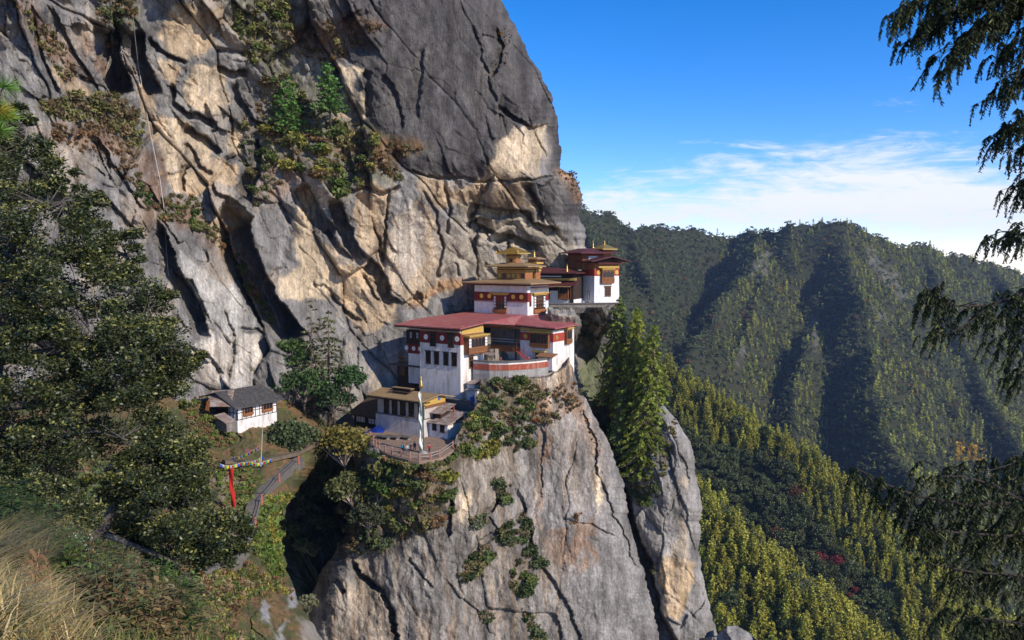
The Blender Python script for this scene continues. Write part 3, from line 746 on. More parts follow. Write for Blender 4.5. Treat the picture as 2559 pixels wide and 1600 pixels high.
# ------------------------------------------------------------------ far mountain, near forested ridges
def ridge(pts): return [at(np.array(x), np.array(y), d) for x, y, d in pts]
RID = [
    # skyline of the mountain
    (ridge([(1330, 480, 1350), (1450, 522, 1400), (1525, 545, 1480), (1620, 574, 1620), (1735, 580, 1720), (1841, 597, 1760), (1905, 570, 1680), (1979, 555, 1620), (2117, 563, 1600), (2201, 602, 1650), (2307, 622, 1750), (2381, 632, 1820), (2466, 664, 1900), (2559, 690, 1980), (2760, 740, 2100)]), 1.45, 4),
    (ridge([(1450, 525, 1400), (1490, 620, 1280), (1560, 760, 1150), (1600, 880, 1050)]), 1.45, 3),
    (ridge([(1560, 556, 1500), (1600, 650, 1380), (1640, 760, 1270)]), 1.5, 3),
    (ridge([(1905, 580, 1660), (1895, 610, 1600), (1880, 675, 1500), (1832, 720, 1420), (1788, 775, 1330), (1750, 835, 1240), (1722, 900, 1160), (1700, 960, 1090)]), 1.05, 3),
    (ridge([(1895, 610, 1600), (1905, 700, 1470), (1880, 780, 1370), (1850, 860, 1280)]), 1.25, 4),
    (ridge([(2036, 800, 1400), (2030, 850, 1330), (1985, 960, 1200), (1985, 1050, 1110)]), 1.2, 3),
    (ridge([(2110, 575, 1600), (2112, 610, 1560), (2124, 660, 1490), (2142, 720, 1410), (2168, 775, 1340), (2177, 825, 1290), (2186, 897, 1220), (2180, 980, 1140), (2220, 1100, 1040), (2290, 1230, 950)]), 1.05, 3),
    (ridge([(2307, 622, 1750), (2375, 760, 1560), (2430, 900, 1380), (2490, 1030, 1230), (2559, 1150, 1120)]), .95, 3),
    (ridge([(2466, 664, 1900), (2580, 800, 1650), (2700, 960, 1400)]), .95, 3),
    # near ridge with the sunlit conifers
    (ridge([(1400, 800, 690), (1560, 880, 665), (1690, 950, 640), (1760, 1000, 620), (1850, 1052, 600), (1950, 1108, 580), (2050, 1175, 560), (2120, 1265, 540), (2190, 1355, 520), (2240, 1430, 500), (2300, 1590, 470), (2340, 1720, 450)]), .95, 2),
    # lower ridge
    (ridge([(1600, 1130, 455), (1680, 1195, 440), (1755, 1262, 425), (1830, 1352, 408), (1900, 1440, 393), (1990, 1505, 380), (2060, 1590, 366), (2120, 1680, 355)]), .95, 1)]
TX0, TX1, TY0, TY1, TS = -60.0, 1500.0, 300.0, 2250.0, 6.5
tx, ty = np.meshgrid(np.arange(TX0, TX1, TS), np.arange(TY0, TY1, TS))
tz = np.full(tx.shape, -900.0); tid = np.zeros(tx.shape, int)
warp = 22 * fbm(tx / 160, ty / 160, 2.5, 4)
for pts, sl, rid in RID:
    for a, b in zip(pts[:-1], pts[1:]):
        e = b[:2] - a[:2]; L2 = e @ e
        t = np.clip(((tx - a[0]) * e[0] + (ty - a[1]) * e[1]) / L2, 0, 1)
        d = np.hypot(tx - a[0] - t * e[0], ty - a[1] - t * e[1])
        z = a[2] + t * (b[2] - a[2]) - sl * np.maximum(d + warp * np.clip(d / 60, 0, 1) * (.35 if rid < 3 else 1), 0) ** .985
        m = z > tz
        tz = np.where(m, z, tz); tid = np.where(m, rid, tid)
tz = tz + (7 * fbm(tx / 90, ty / 90, 4.4, 4) + 12 * (ridged(tx / 150, ty / 150, 1.1, 3) - .8)) * np.where(tid < 3, .25, 1.0)
tz = np.maximum(tz, -520 + 20 * fbm(tx / 200, ty / 200, 3.0, 3))
def ground_z(x, y):
    fx = np.clip((np.asarray(x) - TX0) / TS, 0, tx.shape[1] - 1.001); fy = np.clip((np.asarray(y) - TY0) / TS, 0, tx.shape[0] - 1.001)
    i, j = fx.astype(int), fy.astype(int); u, v = fx - i, fy - j
    return (tz[j, i] * (1 - u) + tz[j, i + 1] * u) * (1 - v) + (tz[j + 1, i] * (1 - u) + tz[j + 1, i + 1] * u) * v
m, nt = newmat("forest_floor"); T = NT(nt)
_g = T.n('ShaderNodeNewGeometry').outputs['Position']
_c = T.mix(T.mapr(T.noise(_g, .02, 6, .6), .35, .65), (.030, .036, .016, 1), (.055, .050, .026, 1))
_at = T.n('ShaderNodeAttribute', attribute_name='col').outputs['Color']
_c = T.mix(T.mapr(T.noise(_g, .08, 5, .6), .3, .7, .0, 1.0), _c, _at)
_p = T.n('ShaderNodeBsdfPrincipled', {'Base Color': _c, 'Roughness': .95, 'Specular IOR Level': .1})
nt.links.new(T.n('ShaderNodeBump', {'Height': T.noise(_g, .25, 5, .7), 'Strength': .8, 'Distance': 2.0}).outputs[0], _p.inputs['Normal'])
nt.links.new(_p.outputs[0], T.n('ShaderNodeOutputMaterial').inputs[0])
M_FLOOR = m
Vt = np.stack([tx, ty, tz], -1)
_px, _py, _pd = project(Vt)
floorc = np.ones(tx.shape + (3,)) * np.array((.035, .038, .018))
def far_patch(poly, c, soft=12):
    k = (sstep(-soft, soft, poly_sd(_px, _py, poly) + 16 * fbm(_px / 30, _py / 30, 2.2, 4)) * (tid >= 3))[..., None]
    floorc[:] = floorc * (1 - k) + np.array(c) * k
ROCKS = [[(2165, 620), (2195, 630), (2235, 690), (2270, 735), (2262, 750), (2215, 715), (2180, 680)], [(2030, 800), (2055, 810), (2050, 880), (2030, 870)], [(1840, 870), (1870, 850), (1860, 900), (1840, 920)], [(2190, 770), (2225, 800), (2215, 830), (2195, 810)], [(1880, 640), (1925, 620), (1915, 680), (1885, 690)]]
for q in ROCKS: far_patch(q, (.16, .145, .125), 6)
i_ = np.arange(tx.shape[0] - 1)[:, None] * tx.shape[1] + np.arange(tx.shape[1] - 1)[None]
o = np_mesh('mountain', Vt.reshape(-1, 3), np.stack([i_, i_ + 1, i_ + 1 + tx.shape[1], i_ + tx.shape[1]], -1).reshape(-1, 4), M_FLOOR, smooth=True, col=floorc.reshape(-1, 3))
tag(o, kind='structure')

# ---- trees: arrays of small shards, shared by every copy
def shards(P, size, rng, flat=.5, up=None, tint=(.7, 1.3), asp=1.0):
    """one small bent quad per point, facing anywhere; returns verts, faces, tint"""
    n = len(P)
    a = rng.normal(size=(n, 3)); a[:, 2] *= flat
    a /= np.linalg.norm(a, axis=1)[:, None]
    b = rng.normal(size=(n, 3)); b -= (b * a).sum(1)[:, None] * a
    b /= np.linalg.norm(b, axis=1)[:, None]
    s = (size * rng.uniform(.65, 1.35, n))[:, None]
    a, b = a * s * asp, b * s / asp
    V = np.stack([P - a, P - b * .8, P + a, P + b * .8], 1).reshape(-1, 3)
    F = np.arange(4 * n).reshape(n, 4)
    t = np.repeat(rng.uniform(tint[0], tint[1], n), 4)
    return V, F, t
def join(parts):
    V, F, C, k = [], [], [], 0
    for v, f, c in parts:
        V.append(v); F.append(f + k); C.append(c); k += len(v)
    return np.concatenate(V), np.concatenate(F), np.concatenate(C)
def quadtube(p0, p1, r0, r1, n=4):
    p0, p1 = np.asarray(p0, float), np.asarray(p1, float)
    t = p1 - p0; t = t / (np.linalg.norm(t) + 1e-9)
    a = np.cross(t, (.3, .2, .9)); a /= np.linalg.norm(a); b = np.cross(t, a)
    q = np.arange(n) * 2 * math.pi / n
    ring = np.cos(q)[:, None] * a + np.sin(q)[:, None] * b
    V = np.concatenate([p0 + ring * r0, p1 + ring * r1])
    k = np.arange(n)
    F = np.stack([k, (k + 1) % n, (k + 1) % n + n, k + n], 1)
    return V, F
BARK = np.array((.55, .42, .34))
def conifer_arrays(rng, h, r, tiers, per, shard, col=(1, 1, 1), start=.12, limb=True, droop=.35, trunk=True, dens=1.0, top_pow=.85):
    """a spire: whorls of limbs carrying sprays; col multiplies the tint"""
    parts = []
    if trunk:
        v, f = quadtube((0, 0, -1.0), (rng.normal() * .1, rng.normal() * .1, h * .97), h * .013 + .04, .02, 5)
        parts.append((v, f, np.ones((len(v), 3)) * BARK))
    pts, tn = [], []
    for k in range(tiers):
        t = start + (1 - start) * (k + rng.uniform(-.25, .25)) / tiers
        t = min(max(t, start * .8), .995)
        rr = r * (1 - t) ** top_pow * rng.uniform(.75, 1.15) + .12
        nb = max(3, int(per * (1 - .45 * t) + .5))
        ph = rng.uniform(0, 6.28)
        for b in range(nb):
            if rng.uniform() > dens: continue
            q = ph + b * 6.283 / nb + rng.normal() * .25
            L = rr * rng.uniform(.6, 1.12)
            ns = max(2, int(L / (shard * .55)))
            s = np.linspace(.18, 1, ns)
            P = np.stack([np.cos(q) * L * s, np.sin(q) * L * s, h * t - droop * L * s ** 1.6 + .12 * L * s], 1)
            P += rng.normal(size=P.shape) * shard * .28
            pts.append(P)
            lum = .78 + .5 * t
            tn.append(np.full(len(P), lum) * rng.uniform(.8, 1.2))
            if limb and L > shard * 2:
                v, f = quadtube((0, 0, h * t), P[-1] * .9, .03 + .012 * L, .012, 3)
                parts.append((v, f, np.ones((len(v), 3)) * BARK))
    P = np.concatenate(pts); tn = np.concatenate(tn)
    v, f, t = shards(P, shard, rng, .38)
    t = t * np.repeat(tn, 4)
    parts.append((v, f, t[:, None] * np.array(col)))
    return join(parts)
def broad_arrays(rng, h, r, clumps, per, shard, col=(1, 1, 1), trunk=True, bottom=.25, sq=.8):
    """a rounded crown made of leaf clumps with gaps between them, on forking limbs"""
    parts = []
    fork = np.array((0, 0, h * bottom * .9))
    if trunk:
        v, f = quadtube((0, 0, -1.0), fork, h * .022 + .05, h * .015 + .03, 5); parts.append((v, f, np.ones((len(v), 3)) * BARK))
    cz = h * (bottom + (1 - bottom) * .5)
    for c in range(clumps):
        d = rng.normal(size=3); d /= np.linalg.norm(d); d[2] = abs(d[2]) * 1.1 - .35
        k = rng.uniform(.45, 1.0) ** .6
        cen = np.array((d[0] * r * k, d[1] * r * k, cz + d[2] * (h - cz) * k * sq * 1.15))
        cr = r * rng.uniform(.28, .46)
        if trunk and c % 2 == 0:
            v, f = quadtube(fork, cen, h * .008 + .03, .02, 3); parts.append((v, f, np.ones((len(v), 3)) * BARK))
        dd = rng.normal(size=(per, 3)); dd /= np.linalg.norm(dd, axis=1)[:, None]
        P = cen + dd * cr * (rng.uniform(.35, 1, per) ** .5)[:, None] * np.array((1, 1, .75))
        v, f, t = shards(P, shard, rng, .8)
        parts.append((v, f, (t * rng.uniform(.75, 1.25))[:, None] * np.array(col)))
    return join(parts)
M_TREE = leaf_mat("tree_foliage", True, trans=.15)
rng = np.random.RandomState(11)
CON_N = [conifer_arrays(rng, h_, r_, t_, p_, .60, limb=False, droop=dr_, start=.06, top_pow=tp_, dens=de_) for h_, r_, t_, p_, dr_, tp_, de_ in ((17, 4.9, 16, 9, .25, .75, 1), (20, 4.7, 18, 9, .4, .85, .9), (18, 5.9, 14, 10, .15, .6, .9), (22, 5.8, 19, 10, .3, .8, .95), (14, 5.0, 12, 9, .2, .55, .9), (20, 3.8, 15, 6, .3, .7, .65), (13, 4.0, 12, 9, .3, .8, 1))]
BRD_N = [broad_arrays(rng, 13 + 2 * k, 5.6 + .5 * k, 26, 30, .66) for k in range(5)]
CON_F = [conifer_arrays(rng, 15 + 1.5 * k, 4.0, 8, 6, 1.15, limb=False, trunk=False, start=.08) for k in range(4)]
BRD_F = [broad_arrays(rng, 14, 6.2, 9, 8, 1.4, trunk=False, bottom=.15) for k in range(4)]
def mesh_of(name, arr, mat):
    o = np_mesh(name, arr[0], arr[1], mat, col=arr[2], link=False)
    me = o.data; bpy.data.objects.remove(o)
    return me
ME_CON = [mesh_of('conifer', a, M_TREE) for a in CON_N]
ME_BRD = [mesh_of('oak', a, M_TREE) for a in BRD_N]

# ---- where trees stand
def hidden(px, py):
    """behind the rocks on the left of the frame"""
    edge = np.interp(py, [450, 600, 700, 768, 900, 980, 1042, 1123, 1206, 1271, 1373, 1468, 1593, 1700], [1440, 1465, 1480, 1500, 1560, 1610, 1670, 1725, 1738, 1750, 1742, 1756, 1790, 1815])
    return px < edge
g = np.arange(0, 1, 1)
step = 7.6
gx, gy = np.meshgrid(np.arange(60, 1480, step), np.arange(310, 2150, step))
gx = gx.ravel() + rng.uniform(-.48, .48, gx.size) * step; gy = gy.ravel() + rng.uniform(-.48, .48, gy.size) * step
# a closer grid on the two near ridges
sx2, sy2 = np.meshgrid(np.arange(60, 420, 4.6), np.arange(310, 760, 4.6))
sx2 = sx2.ravel() + rng.uniform(-.48, .48, sx2.size) * 5; sy2 = sy2.ravel() + rng.uniform(-.48, .48, sy2.size) * 5
def ridge_id(x, y): return tid[np.clip(((y - TY0) / TS).round().astype(int), 0, tid.shape[0] - 1), np.clip(((x - TX0) / TS).round().astype(int), 0, tid.shape[1] - 1)]
f0 = ridge_id(gx, gy) >= 3; f1 = ridge_id(sx2, sy2) < 3
gx = np.concatenate([gx[f0], sx2[f1]]); gy = np.concatenate([gy[f0], sy2[f1]])
gz = ground_z(gx, gy)
gi = tid[np.clip(((gy - TY0) / TS).round().astype(int), 0, tid.shape[0] - 1), np.clip(((gx - TX0) / TS).round().astype(int), 0, tid.shape[1] - 1)]
px, py, pd = project(np.stack([gx, gy, gz + 10], -1))
keep = (pd > 0) & (px > 1380) & (px < 2640) & (py > 440) & (py < 1700) & ~hidden(px, py + 20)
# a crude look along the ray for ridges in the way
Pg = np.stack([gx, gy, gz + 17.0], -1)
for s in np.linspace(.2, .985, 70):
    q = Pg * s
    keep &= ~((q[:, 1] > TY0) & (ground_z(q[:, 0], q[:, 1]) > q[:, 2] + 3))
gx, gy, gz, gi, px, py, pd = [a[keep] for a in (gx, gy, gz, gi, px, py, pd)]
ex, ey = 4.0, 4.0
nx_ = ground_z(gx + ex, gy) - ground_z(gx - ex, gy); ny_ = ground_z(gx, gy + ey) - ground_z(gx, gy - ey)
nvec = np.stack([-nx_, -ny_, np.full(gx.shape, 2 * ex)], -1); nvec /= np.linalg.norm(nvec, axis=1)[:, None]
sunny = nvec @ np.array(to_sun)                     # sun-facing slopes get lighter conifers, others darker oaks: sunlight put into the colour
wob = fbm(gx / 70, gy / 70, 6.1, 4)
# distance from the near crests decides the species on the near ridges
def crest_dist(i):
    pts = np.array(RID[i][0]); d = np.full(gx.shape, 1e9); sgn = np.zeros(gx.shape)
    for a, b in zip(pts[:-1], pts[1:]):
        e = b[:2] - a[:2]; t = np.clip(((gx - a[0]) * e[0] + (gy - a[1]) * e[1]) / (e @ e), 0, 1)
        dx, dy = gx - a[0] - t * e[0], gy - a[1] - t * e[1]
        q = np.hypot(dx, dy); m = q < d
        sgn = np.where(m, np.sign(dx * -e[1] + dy * e[0]), sgn); d = np.where(m, q, d)
    return d, sgn
dN, sN = crest_dist(-2); dL, sL = crest_dist(-1)
is_con = np.where(gi == 2, (dN < 22 + 22 * wob) | (sN > 0), np.where(gi == 1, (dL < 46 + 20 * wob) | (sL > 0), sunny + .45 * wob > .60))
is_con &= rng.uniform(size=gx.shape) < .90
is_con |= (rng.uniform(size=gx.shape) < .07) & (gi != 2)
is_con &= ~((gi >= 3) & (rng.uniform(size=gx.shape) < np.where(px < 1780, .70, .30) + .5 * wob))
def in_rock(x, y):
    r = np.zeros(x.shape, bool)
    for q in ROCKS: r |= poly_sd(x, y, q) > -2
    return r
thin = in_rock(px, py) & (gi >= 3) & (rng.uniform(size=gx.shape) < .55)
thin |= (gi >= 3) & (is_con) & (rng.uniform(size=gx.shape) < .12)
gx, gy, gz, gi, px, py, pd, is_con, sunny, dN, dL = [a[~thin] for a in (gx, gy, gz, gi, px, py, pd, is_con, sunny, dN, dL)]
# autumn colour
C_CON = np.array((.125, .135, .022)); C_BRD = np.array((.095, .108, .038))
tcol = np.where(is_con[:, None], C_CON, C_BRD) * rng.uniform(.75, 1.25, (len(gx), 1))
near_con = is_con & (gi < 3)
tcol[near_con] = np.array((.26, .255, .036)) * rng.uniform(.7, 1.2, (near_con.sum(), 1)) * np.array((1, 1, 1)) + rng.uniform(0, .03, (near_con.sum(), 1)) * np.array((1, .2, 0))
far_con = is_con & (gi >= 3)
west = sstep(1900, 1700, px)[far_con][:, None]
tcol[far_con] = (np.array((.285, .285, .055)) * (1 - west) + np.array((.115, .135, .055)) * west) * rng.uniform(.7, 1.3, (far_con.sum(), 1))  # conifer tint brightened to add sunlight on the slopes facing the sun
rusty = rng.uniform(size=len(gx))
tcol[(gi >= 3) & (rusty < .02)] = (.20, .10, .03)
red = (gi < 3) & ~is_con & (poly_sd(px, py, [(2060, 1380), (2120, 1400), (2120, 1480), (2060, 1480)]) > -20) & (rusty < .35)
tcol[red] = (.20, .035, .030)
tcol[(gi < 3) & ~is_con & (rusty > .985)] = (.14, .05, .025)
yel = (gi >= 3) & (poly_sd(px, py, [(2390, 1095), (2450, 1110), (2450, 1140), (2400, 1130)]) > -8)
tcol[yel] = (.50, .30, .02)
# nearest trees one by one, the rest as one wood
order = np.argsort(pd)
KIND = {}
def plant(idx, meshes, name, cat, label, group, hs):
    for k in idx:
        o = bpy.data.objects.new(name, meshes[int(rng.randint(len(meshes)))])
        o.location = (gx[k], gy[k], gz[k]); o.rotation_euler = (0, 0, rng.uniform(0, 6.28))
        s = rng.uniform(.5, 1.2) * hs
        o.scale = (s, s, s * rng.uniform(.9, 1.15))
        o.color = (*tcol[k], 1)
        COL.objects.link(o)
        tag(o, label, cat, group)
inview = (px > 1480) & (px < 2580) & (py < 1640) & (py > 500)
ia = [k for k in order if gi[k] == 1 and is_con[k] and inview[k]][:150]
ib = [k for k in order if gi[k] == 2 and is_con[k] and inview[k]][:150]
ic = [k for k in order if gi[k] == 1 and not is_con[k] and inview[k]][:120]
idd = [k for k in order if gi[k] == 2 and not is_con[k] and inview[k]][:180]
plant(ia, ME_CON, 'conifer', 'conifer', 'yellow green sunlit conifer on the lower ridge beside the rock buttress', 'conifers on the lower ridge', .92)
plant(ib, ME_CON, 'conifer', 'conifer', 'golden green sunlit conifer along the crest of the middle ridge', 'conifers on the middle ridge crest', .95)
plant([k for k in ic if not red[k]], ME_BRD, 'oak_tree', 'tree', 'dark round crowned oak in the wood on the lower ridge', 'oaks on the lower ridge', .72)
plant([k for k in idd if not red[k]], ME_BRD, 'oak_tree', 'tree', 'dark evergreen oak on the shady flank below the golden conifers', 'oaks on the middle ridge flank', .75)
plant([k for k in ic + idd if red[k]], ME_BRD, 'maple_tree', 'tree', 'red leaved autumn tree among the dark oaks', 'red autumn trees among the oaks', .6)
done = np.zeros(len(gx), bool); done[ia + ib + ic + idd] = True
M_WOOD = leaf_mat("wood_foliage", False, (1, 1, 1), trans=.12)
def wood(name, mask, pools):
    Vs, Fs, Cs_, k0 = [], [], [], 0
    idx = np.nonzero(mask)[0]
    for con in (True, False):
        for q in range(4):
            sub = idx[(is_con[idx] == con) & (idx % 4 == q)]
            if not len(sub): continue
            V, F, C = pools[0 if con else 1][q]
            n = len(sub)
            a = rng.uniform(0, 6.28, n); s = rng.uniform(.5, 1.1, n) * (.92 if con else .78)
            ca, sa = np.cos(a) * s, np.sin(a) * s
            X = V[None, :, 0] * ca[:, None] - V[None, :, 1] * sa[:, None] + gx[sub][:, None]
            Y = V[None, :, 0] * sa[:, None] + V[None, :, 1] * ca[:, None] + gy[sub][:, None]
            Z = V[None, :, 2] * (s * rng.uniform(.8, 1.1, n))[:, None] + gz[sub][:, None] - .5
            Vs.append(np.stack([X, Y, Z], -1).reshape(-1, 3))
            Fs.append((F[None] + (np.arange(n) * len(V))[:, None, None] + k0).reshape(-1, 4))
            Cs_.append((C[None] * tcol[sub][:, None]).reshape(-1, 3))
            k0 += n * len(V)
    o = np_mesh(name, np.concatenate(Vs), np.concatenate(Fs), M_WOOD, col=np.concatenate(Cs_))
    return o
rest = ~done
print('trees', len(gx), 'near rest', (rest & (gi < 3)).sum(), 'far', (rest & (gi >= 3)).sum())
if (rest & (gi < 3)).any():
    tag(wood('ridge_forest', rest & (gi < 3), (CON_N, BRD_N)), 'mixed forest of dark oaks and pines on the middle ridge', 'forest', kind='stuff')
tag(wood('mountain_forest', rest & (gi >= 3), (CON_F, BRD_F)), 'mixed forest covering the far mountainside', 'forest', kind='stuff')
# ------------------------------------------------------------------ building kit
M_WHITE = surf("whitewash", (.80, .75, .70), (.69, .64, .59), 1.1, .9, .7, 9, dirt=(.36, .29, .23), dirt_amt=.8)
M_WHITEF = surf("whitewash_clean", (.80, .77, .74), (.69, .66, .63), 1.5, .9, .4, 10, dirt=(.45, .37, .30), dirt_amt=.5)
M_RED = surf("red_ochre_band", (.205, .032, .022), (.14, .022, .018), 2.2, .9, .4)
M_BRIGHTRED = surf("red_paint", (.40, .06, .035), (.30, .045, .03), 2.0, .85, .3)
M_WOOD_ = surf("carved_timber", (.25, .105, .042), (.13, .055, .024), 5, .75, .5, stretch=(1, 1, .3))
M_DWOOD = surf("dark_timber", (.050, .030, .020), (.026, .016, .012), 3, .85, .5, stretch=(1, 1, .3))
M_CARV = surf("painted_carving", (.42, .17, .06), (.20, .07, .03), 9, .7, .5, lo=.45, hi=.55)
M_YEL = surf("yellow_cornice", (.55, .36, .09), (.42, .25, .06), 4, .7, .3)
M_GOLDROOF = surf("ochre_sheet_roof", (.36, .235, .115), (.26, .165, .078), .7, .55, .3, wave=(1.6, 0, .45, .12), spec=.4, dirt=(.28, .19, .09), dirt_amt=.5)
M_GOLD = surf("gilded_copper", (.75, .50, .13), (.60, .38, .09), 3, .32, .2, metal=.75, spec=.5)
M_REDROOF = surf("red_sheet_roof", (.385, .098, .092), (.30, .075, .072), .5, .6, .35, wave=(1.1, 0, .35, .10), dirt=(.33, .19, .165), dirt_amt=.9, spec=.35)
M_MAROON = surf("maroon_sheet_roof", (.115, .032, .032), (.075, .022, .024), .6, .6, .3, wave=(1.1, 0, .3, .1))
M_SLATE = surf("weathered_shingle", (.085, .080, .076), (.045, .042, .042), 1.3, .85, .8, 6, wave=(.9, 0, .5, .2), dirt=(.14, .11, .08))
M_TIN = surf("rusty_tin", (.38, .33, .30), (.25, .17, .13), 1.0, .55, .5, wave=(1.8, 0, .25, .3), dirt=(.24, .10, .055), dirt_amt=.75, spec=.4, lo=.42, hi=.58)
M_TILE = surf("stone_coping", (.17, .15, .13), (.09, .08, .07), 3.5, .95, 1.0, 7)
M_STONE = surf("rubble_stone", (.26, .225, .19), (.14, .12, .10), 2.6, .95, 1.2, 5, dirt=(.10, .085, .06))
M_PANE = surf("dark_pane", (.020, .018, .020), (.010, .009, .010), 3, .25, 0, spec=.5)
M_WPANE = surf("white_shutter", (.72, .70, .70), (.62, .60, .60), 4, .7, .1)
M_EARTH = surf("trodden_earth", (.30, .205, .145), (.21, .14, .10), .8, .95, .5, 5)
M_CONC = surf("grey_concrete", (.36, .34, .32), (.27, .25, .23), 1.5, .9, .5)

YAW = 34.0
def zz(x, y): return 850 + x / 2.52, 580 + y / 2.52          # readings off an enlarged view
def z7(x, y): return 850 + x / 3.98, 800 + y / 3.98
def z6(x, y): return 1150 + x / 4.724, 580 + y / 4.724
def z4(x, y): return 400 + x / 2.16, 900 + y / 2.16
class Fr:
    """a building's own axes: u along the front to the right, v back, w up"""
    def __init__(s, p, D, yaw=YAW, dz=0.0):
        s.O = at(p[0], p[1], D) + np.array((0, 0, dz)); y = R(yaw); s.rz = -y
        s.e1 = np.array((math.cos(y), -math.sin(y), 0)); s.e2 = np.array((math.sin(y), math.cos(y), 0)); s.ez = np.array((0, 0, 1.0))
    def p(s, u, v, w): return s.O + u * s.e1 + v * s.e2 + w * s.ez
    def U(s, px, v=0, w=0): return float(solve_x(s.p(0, v, w), s.e1, px))
    def V(s, px, u=0, w=0): return float(solve_x(s.p(u, 0, w), s.e2, px))
    def Wd(s, py, u=0, v=0): return float(solve_y(s.p(u, v, 0), s.ez, py))
    def thing(s, name, label, cat, group=None): return tag(empty(name, s.O, s.rz), label, cat, group)
    def world(s, u, v, w): return Vector(s.p(u, v, w))
class Face:
    """boxes on a wall: a along the wall, d out of it, w up"""
    def __init__(s, kind, at_): s.k, s.c = kind, at_
    def box(s, mb, a0, a1, d0, d1, w0, w1, m=0):
        a0, a1 = min(a0, a1), max(a0, a1); w0, w1 = min(w0, w1), max(w0, w1)
        if s.k == 'f': mb.box(a0, a1, s.c - d1, s.c - d0, w0, w1, m)
        elif s.k == 's': mb.box(s.c + d0, s.c + d1, a0, a1, w0, w1, m)
        else: mb.box(s.c - d1, s.c - d0, a0, a1, w0, w1, m)
    def pt(s, a, d, w):
        return (a, s.c - d, w) if s.k == 'f' else ((s.c + d, a, w) if s.k == 's' else (s.c - d, a, w))
    def disc(s, mb, a, w, r, d0, d1, n=16, m=0):
        vs = [s.pt(a + r * math.cos(6.2832 * k / n), d0, w + r * math.sin(6.2832 * k / n)) for k in range(n)]
        vs += [s.pt(a + r * math.cos(6.2832 * k / n), d1, w + r * math.sin(6.2832 * k / n)) for k in range(n)]
        fs = [tuple(range(n, 2 * n)), tuple(range(n - 1, -1, -1))] + [(k, (k + 1) % n, (k + 1) % n + n, k + n) for k in range(n)]
        if s.k == 's': fs = [tuple(f) for f in fs]
        mb.add(vs, fs, m)
def window(par, fc, a0, a1, w0, w1, mats=None, mull=1, rails=1, lintel=True, name='window', d=.0, fr=.12, pane=None, arch=False):
    """timber window: frame with bars, a pane as its sub-part, a stepped lintel above"""
    a0, a1 = min(a0, a1), max(a0, a1)
    fm = mats or M_WOOD_
    t = fr * min(1.0, (a1 - a0) / 1.0)
    t = max(t, .07)
    mb = MB()
    fc.box(mb, a0, a0 + t, d, d + .16, w0, w1); fc.box(mb, a1 - t, a1, d, d + .16, w0, w1)
    fc.box(mb, a0 + t, a1 - t, d, d + .155, w1 - t, w1); fc.box(mb, a0 + t, a1 - t, d, d + .155, w0, w0 + t)
    for i in range(1, mull + 1):
        c = a0 + (a1 - a0) * i / (mull + 1); fc.box(mb, c - t * .3, c + t * .3, d + .03, d + .11, w0 + t, w1 - t)
    for i in range(1, rails + 1):
        c = w0 + (w1 - w0) * i / (rails + 1); fc.box(mb, a0 + t, a1 - t, d + .03, d + .10, c - t * .3, c + t * .3)
    if arch:
        n = mull + 1
        for i in range(n):
            b0 = a0 + t + (a1 - a0 - 2 * t) * i / n; b1 = a0 + t + (a1 - a0 - 2 * t) * (i + 1) / n
            fc.box(mb, b0, b0 + (b1 - b0) * .22, d + .03, d + .12, w1 - t - .35, w1 - t); fc.box(mb, b1 - (b1 - b0) * .22, b1, d + .03, d + .12, w1 - t - .35, w1 - t)
    fo = mb.build(name, fm, par)
    mb = MB(); fc.box(mb, a0 + t, a1 - t, d + .005, d + .03, w0 + t, w1 - t); mb.build('pane', pane or M_PANE, fo)
    if lintel:
        mb = MB()
        fc.box(mb, a0 - .12, a1 + .12, d, d + .24, w1 + .003, w1 + .12); fc.box(mb, a0 - .22, a1 + .22, d, d + .34, w1 + .117, w1 + .22)
        mb.build('lintel', fm, fo)
        mb = MB(); fc.box(mb, a0 - .08, a1 + .08, d, d + .22, w0 - .10, w0 - .003); mb.build('sill', fm, fo)
    return fo
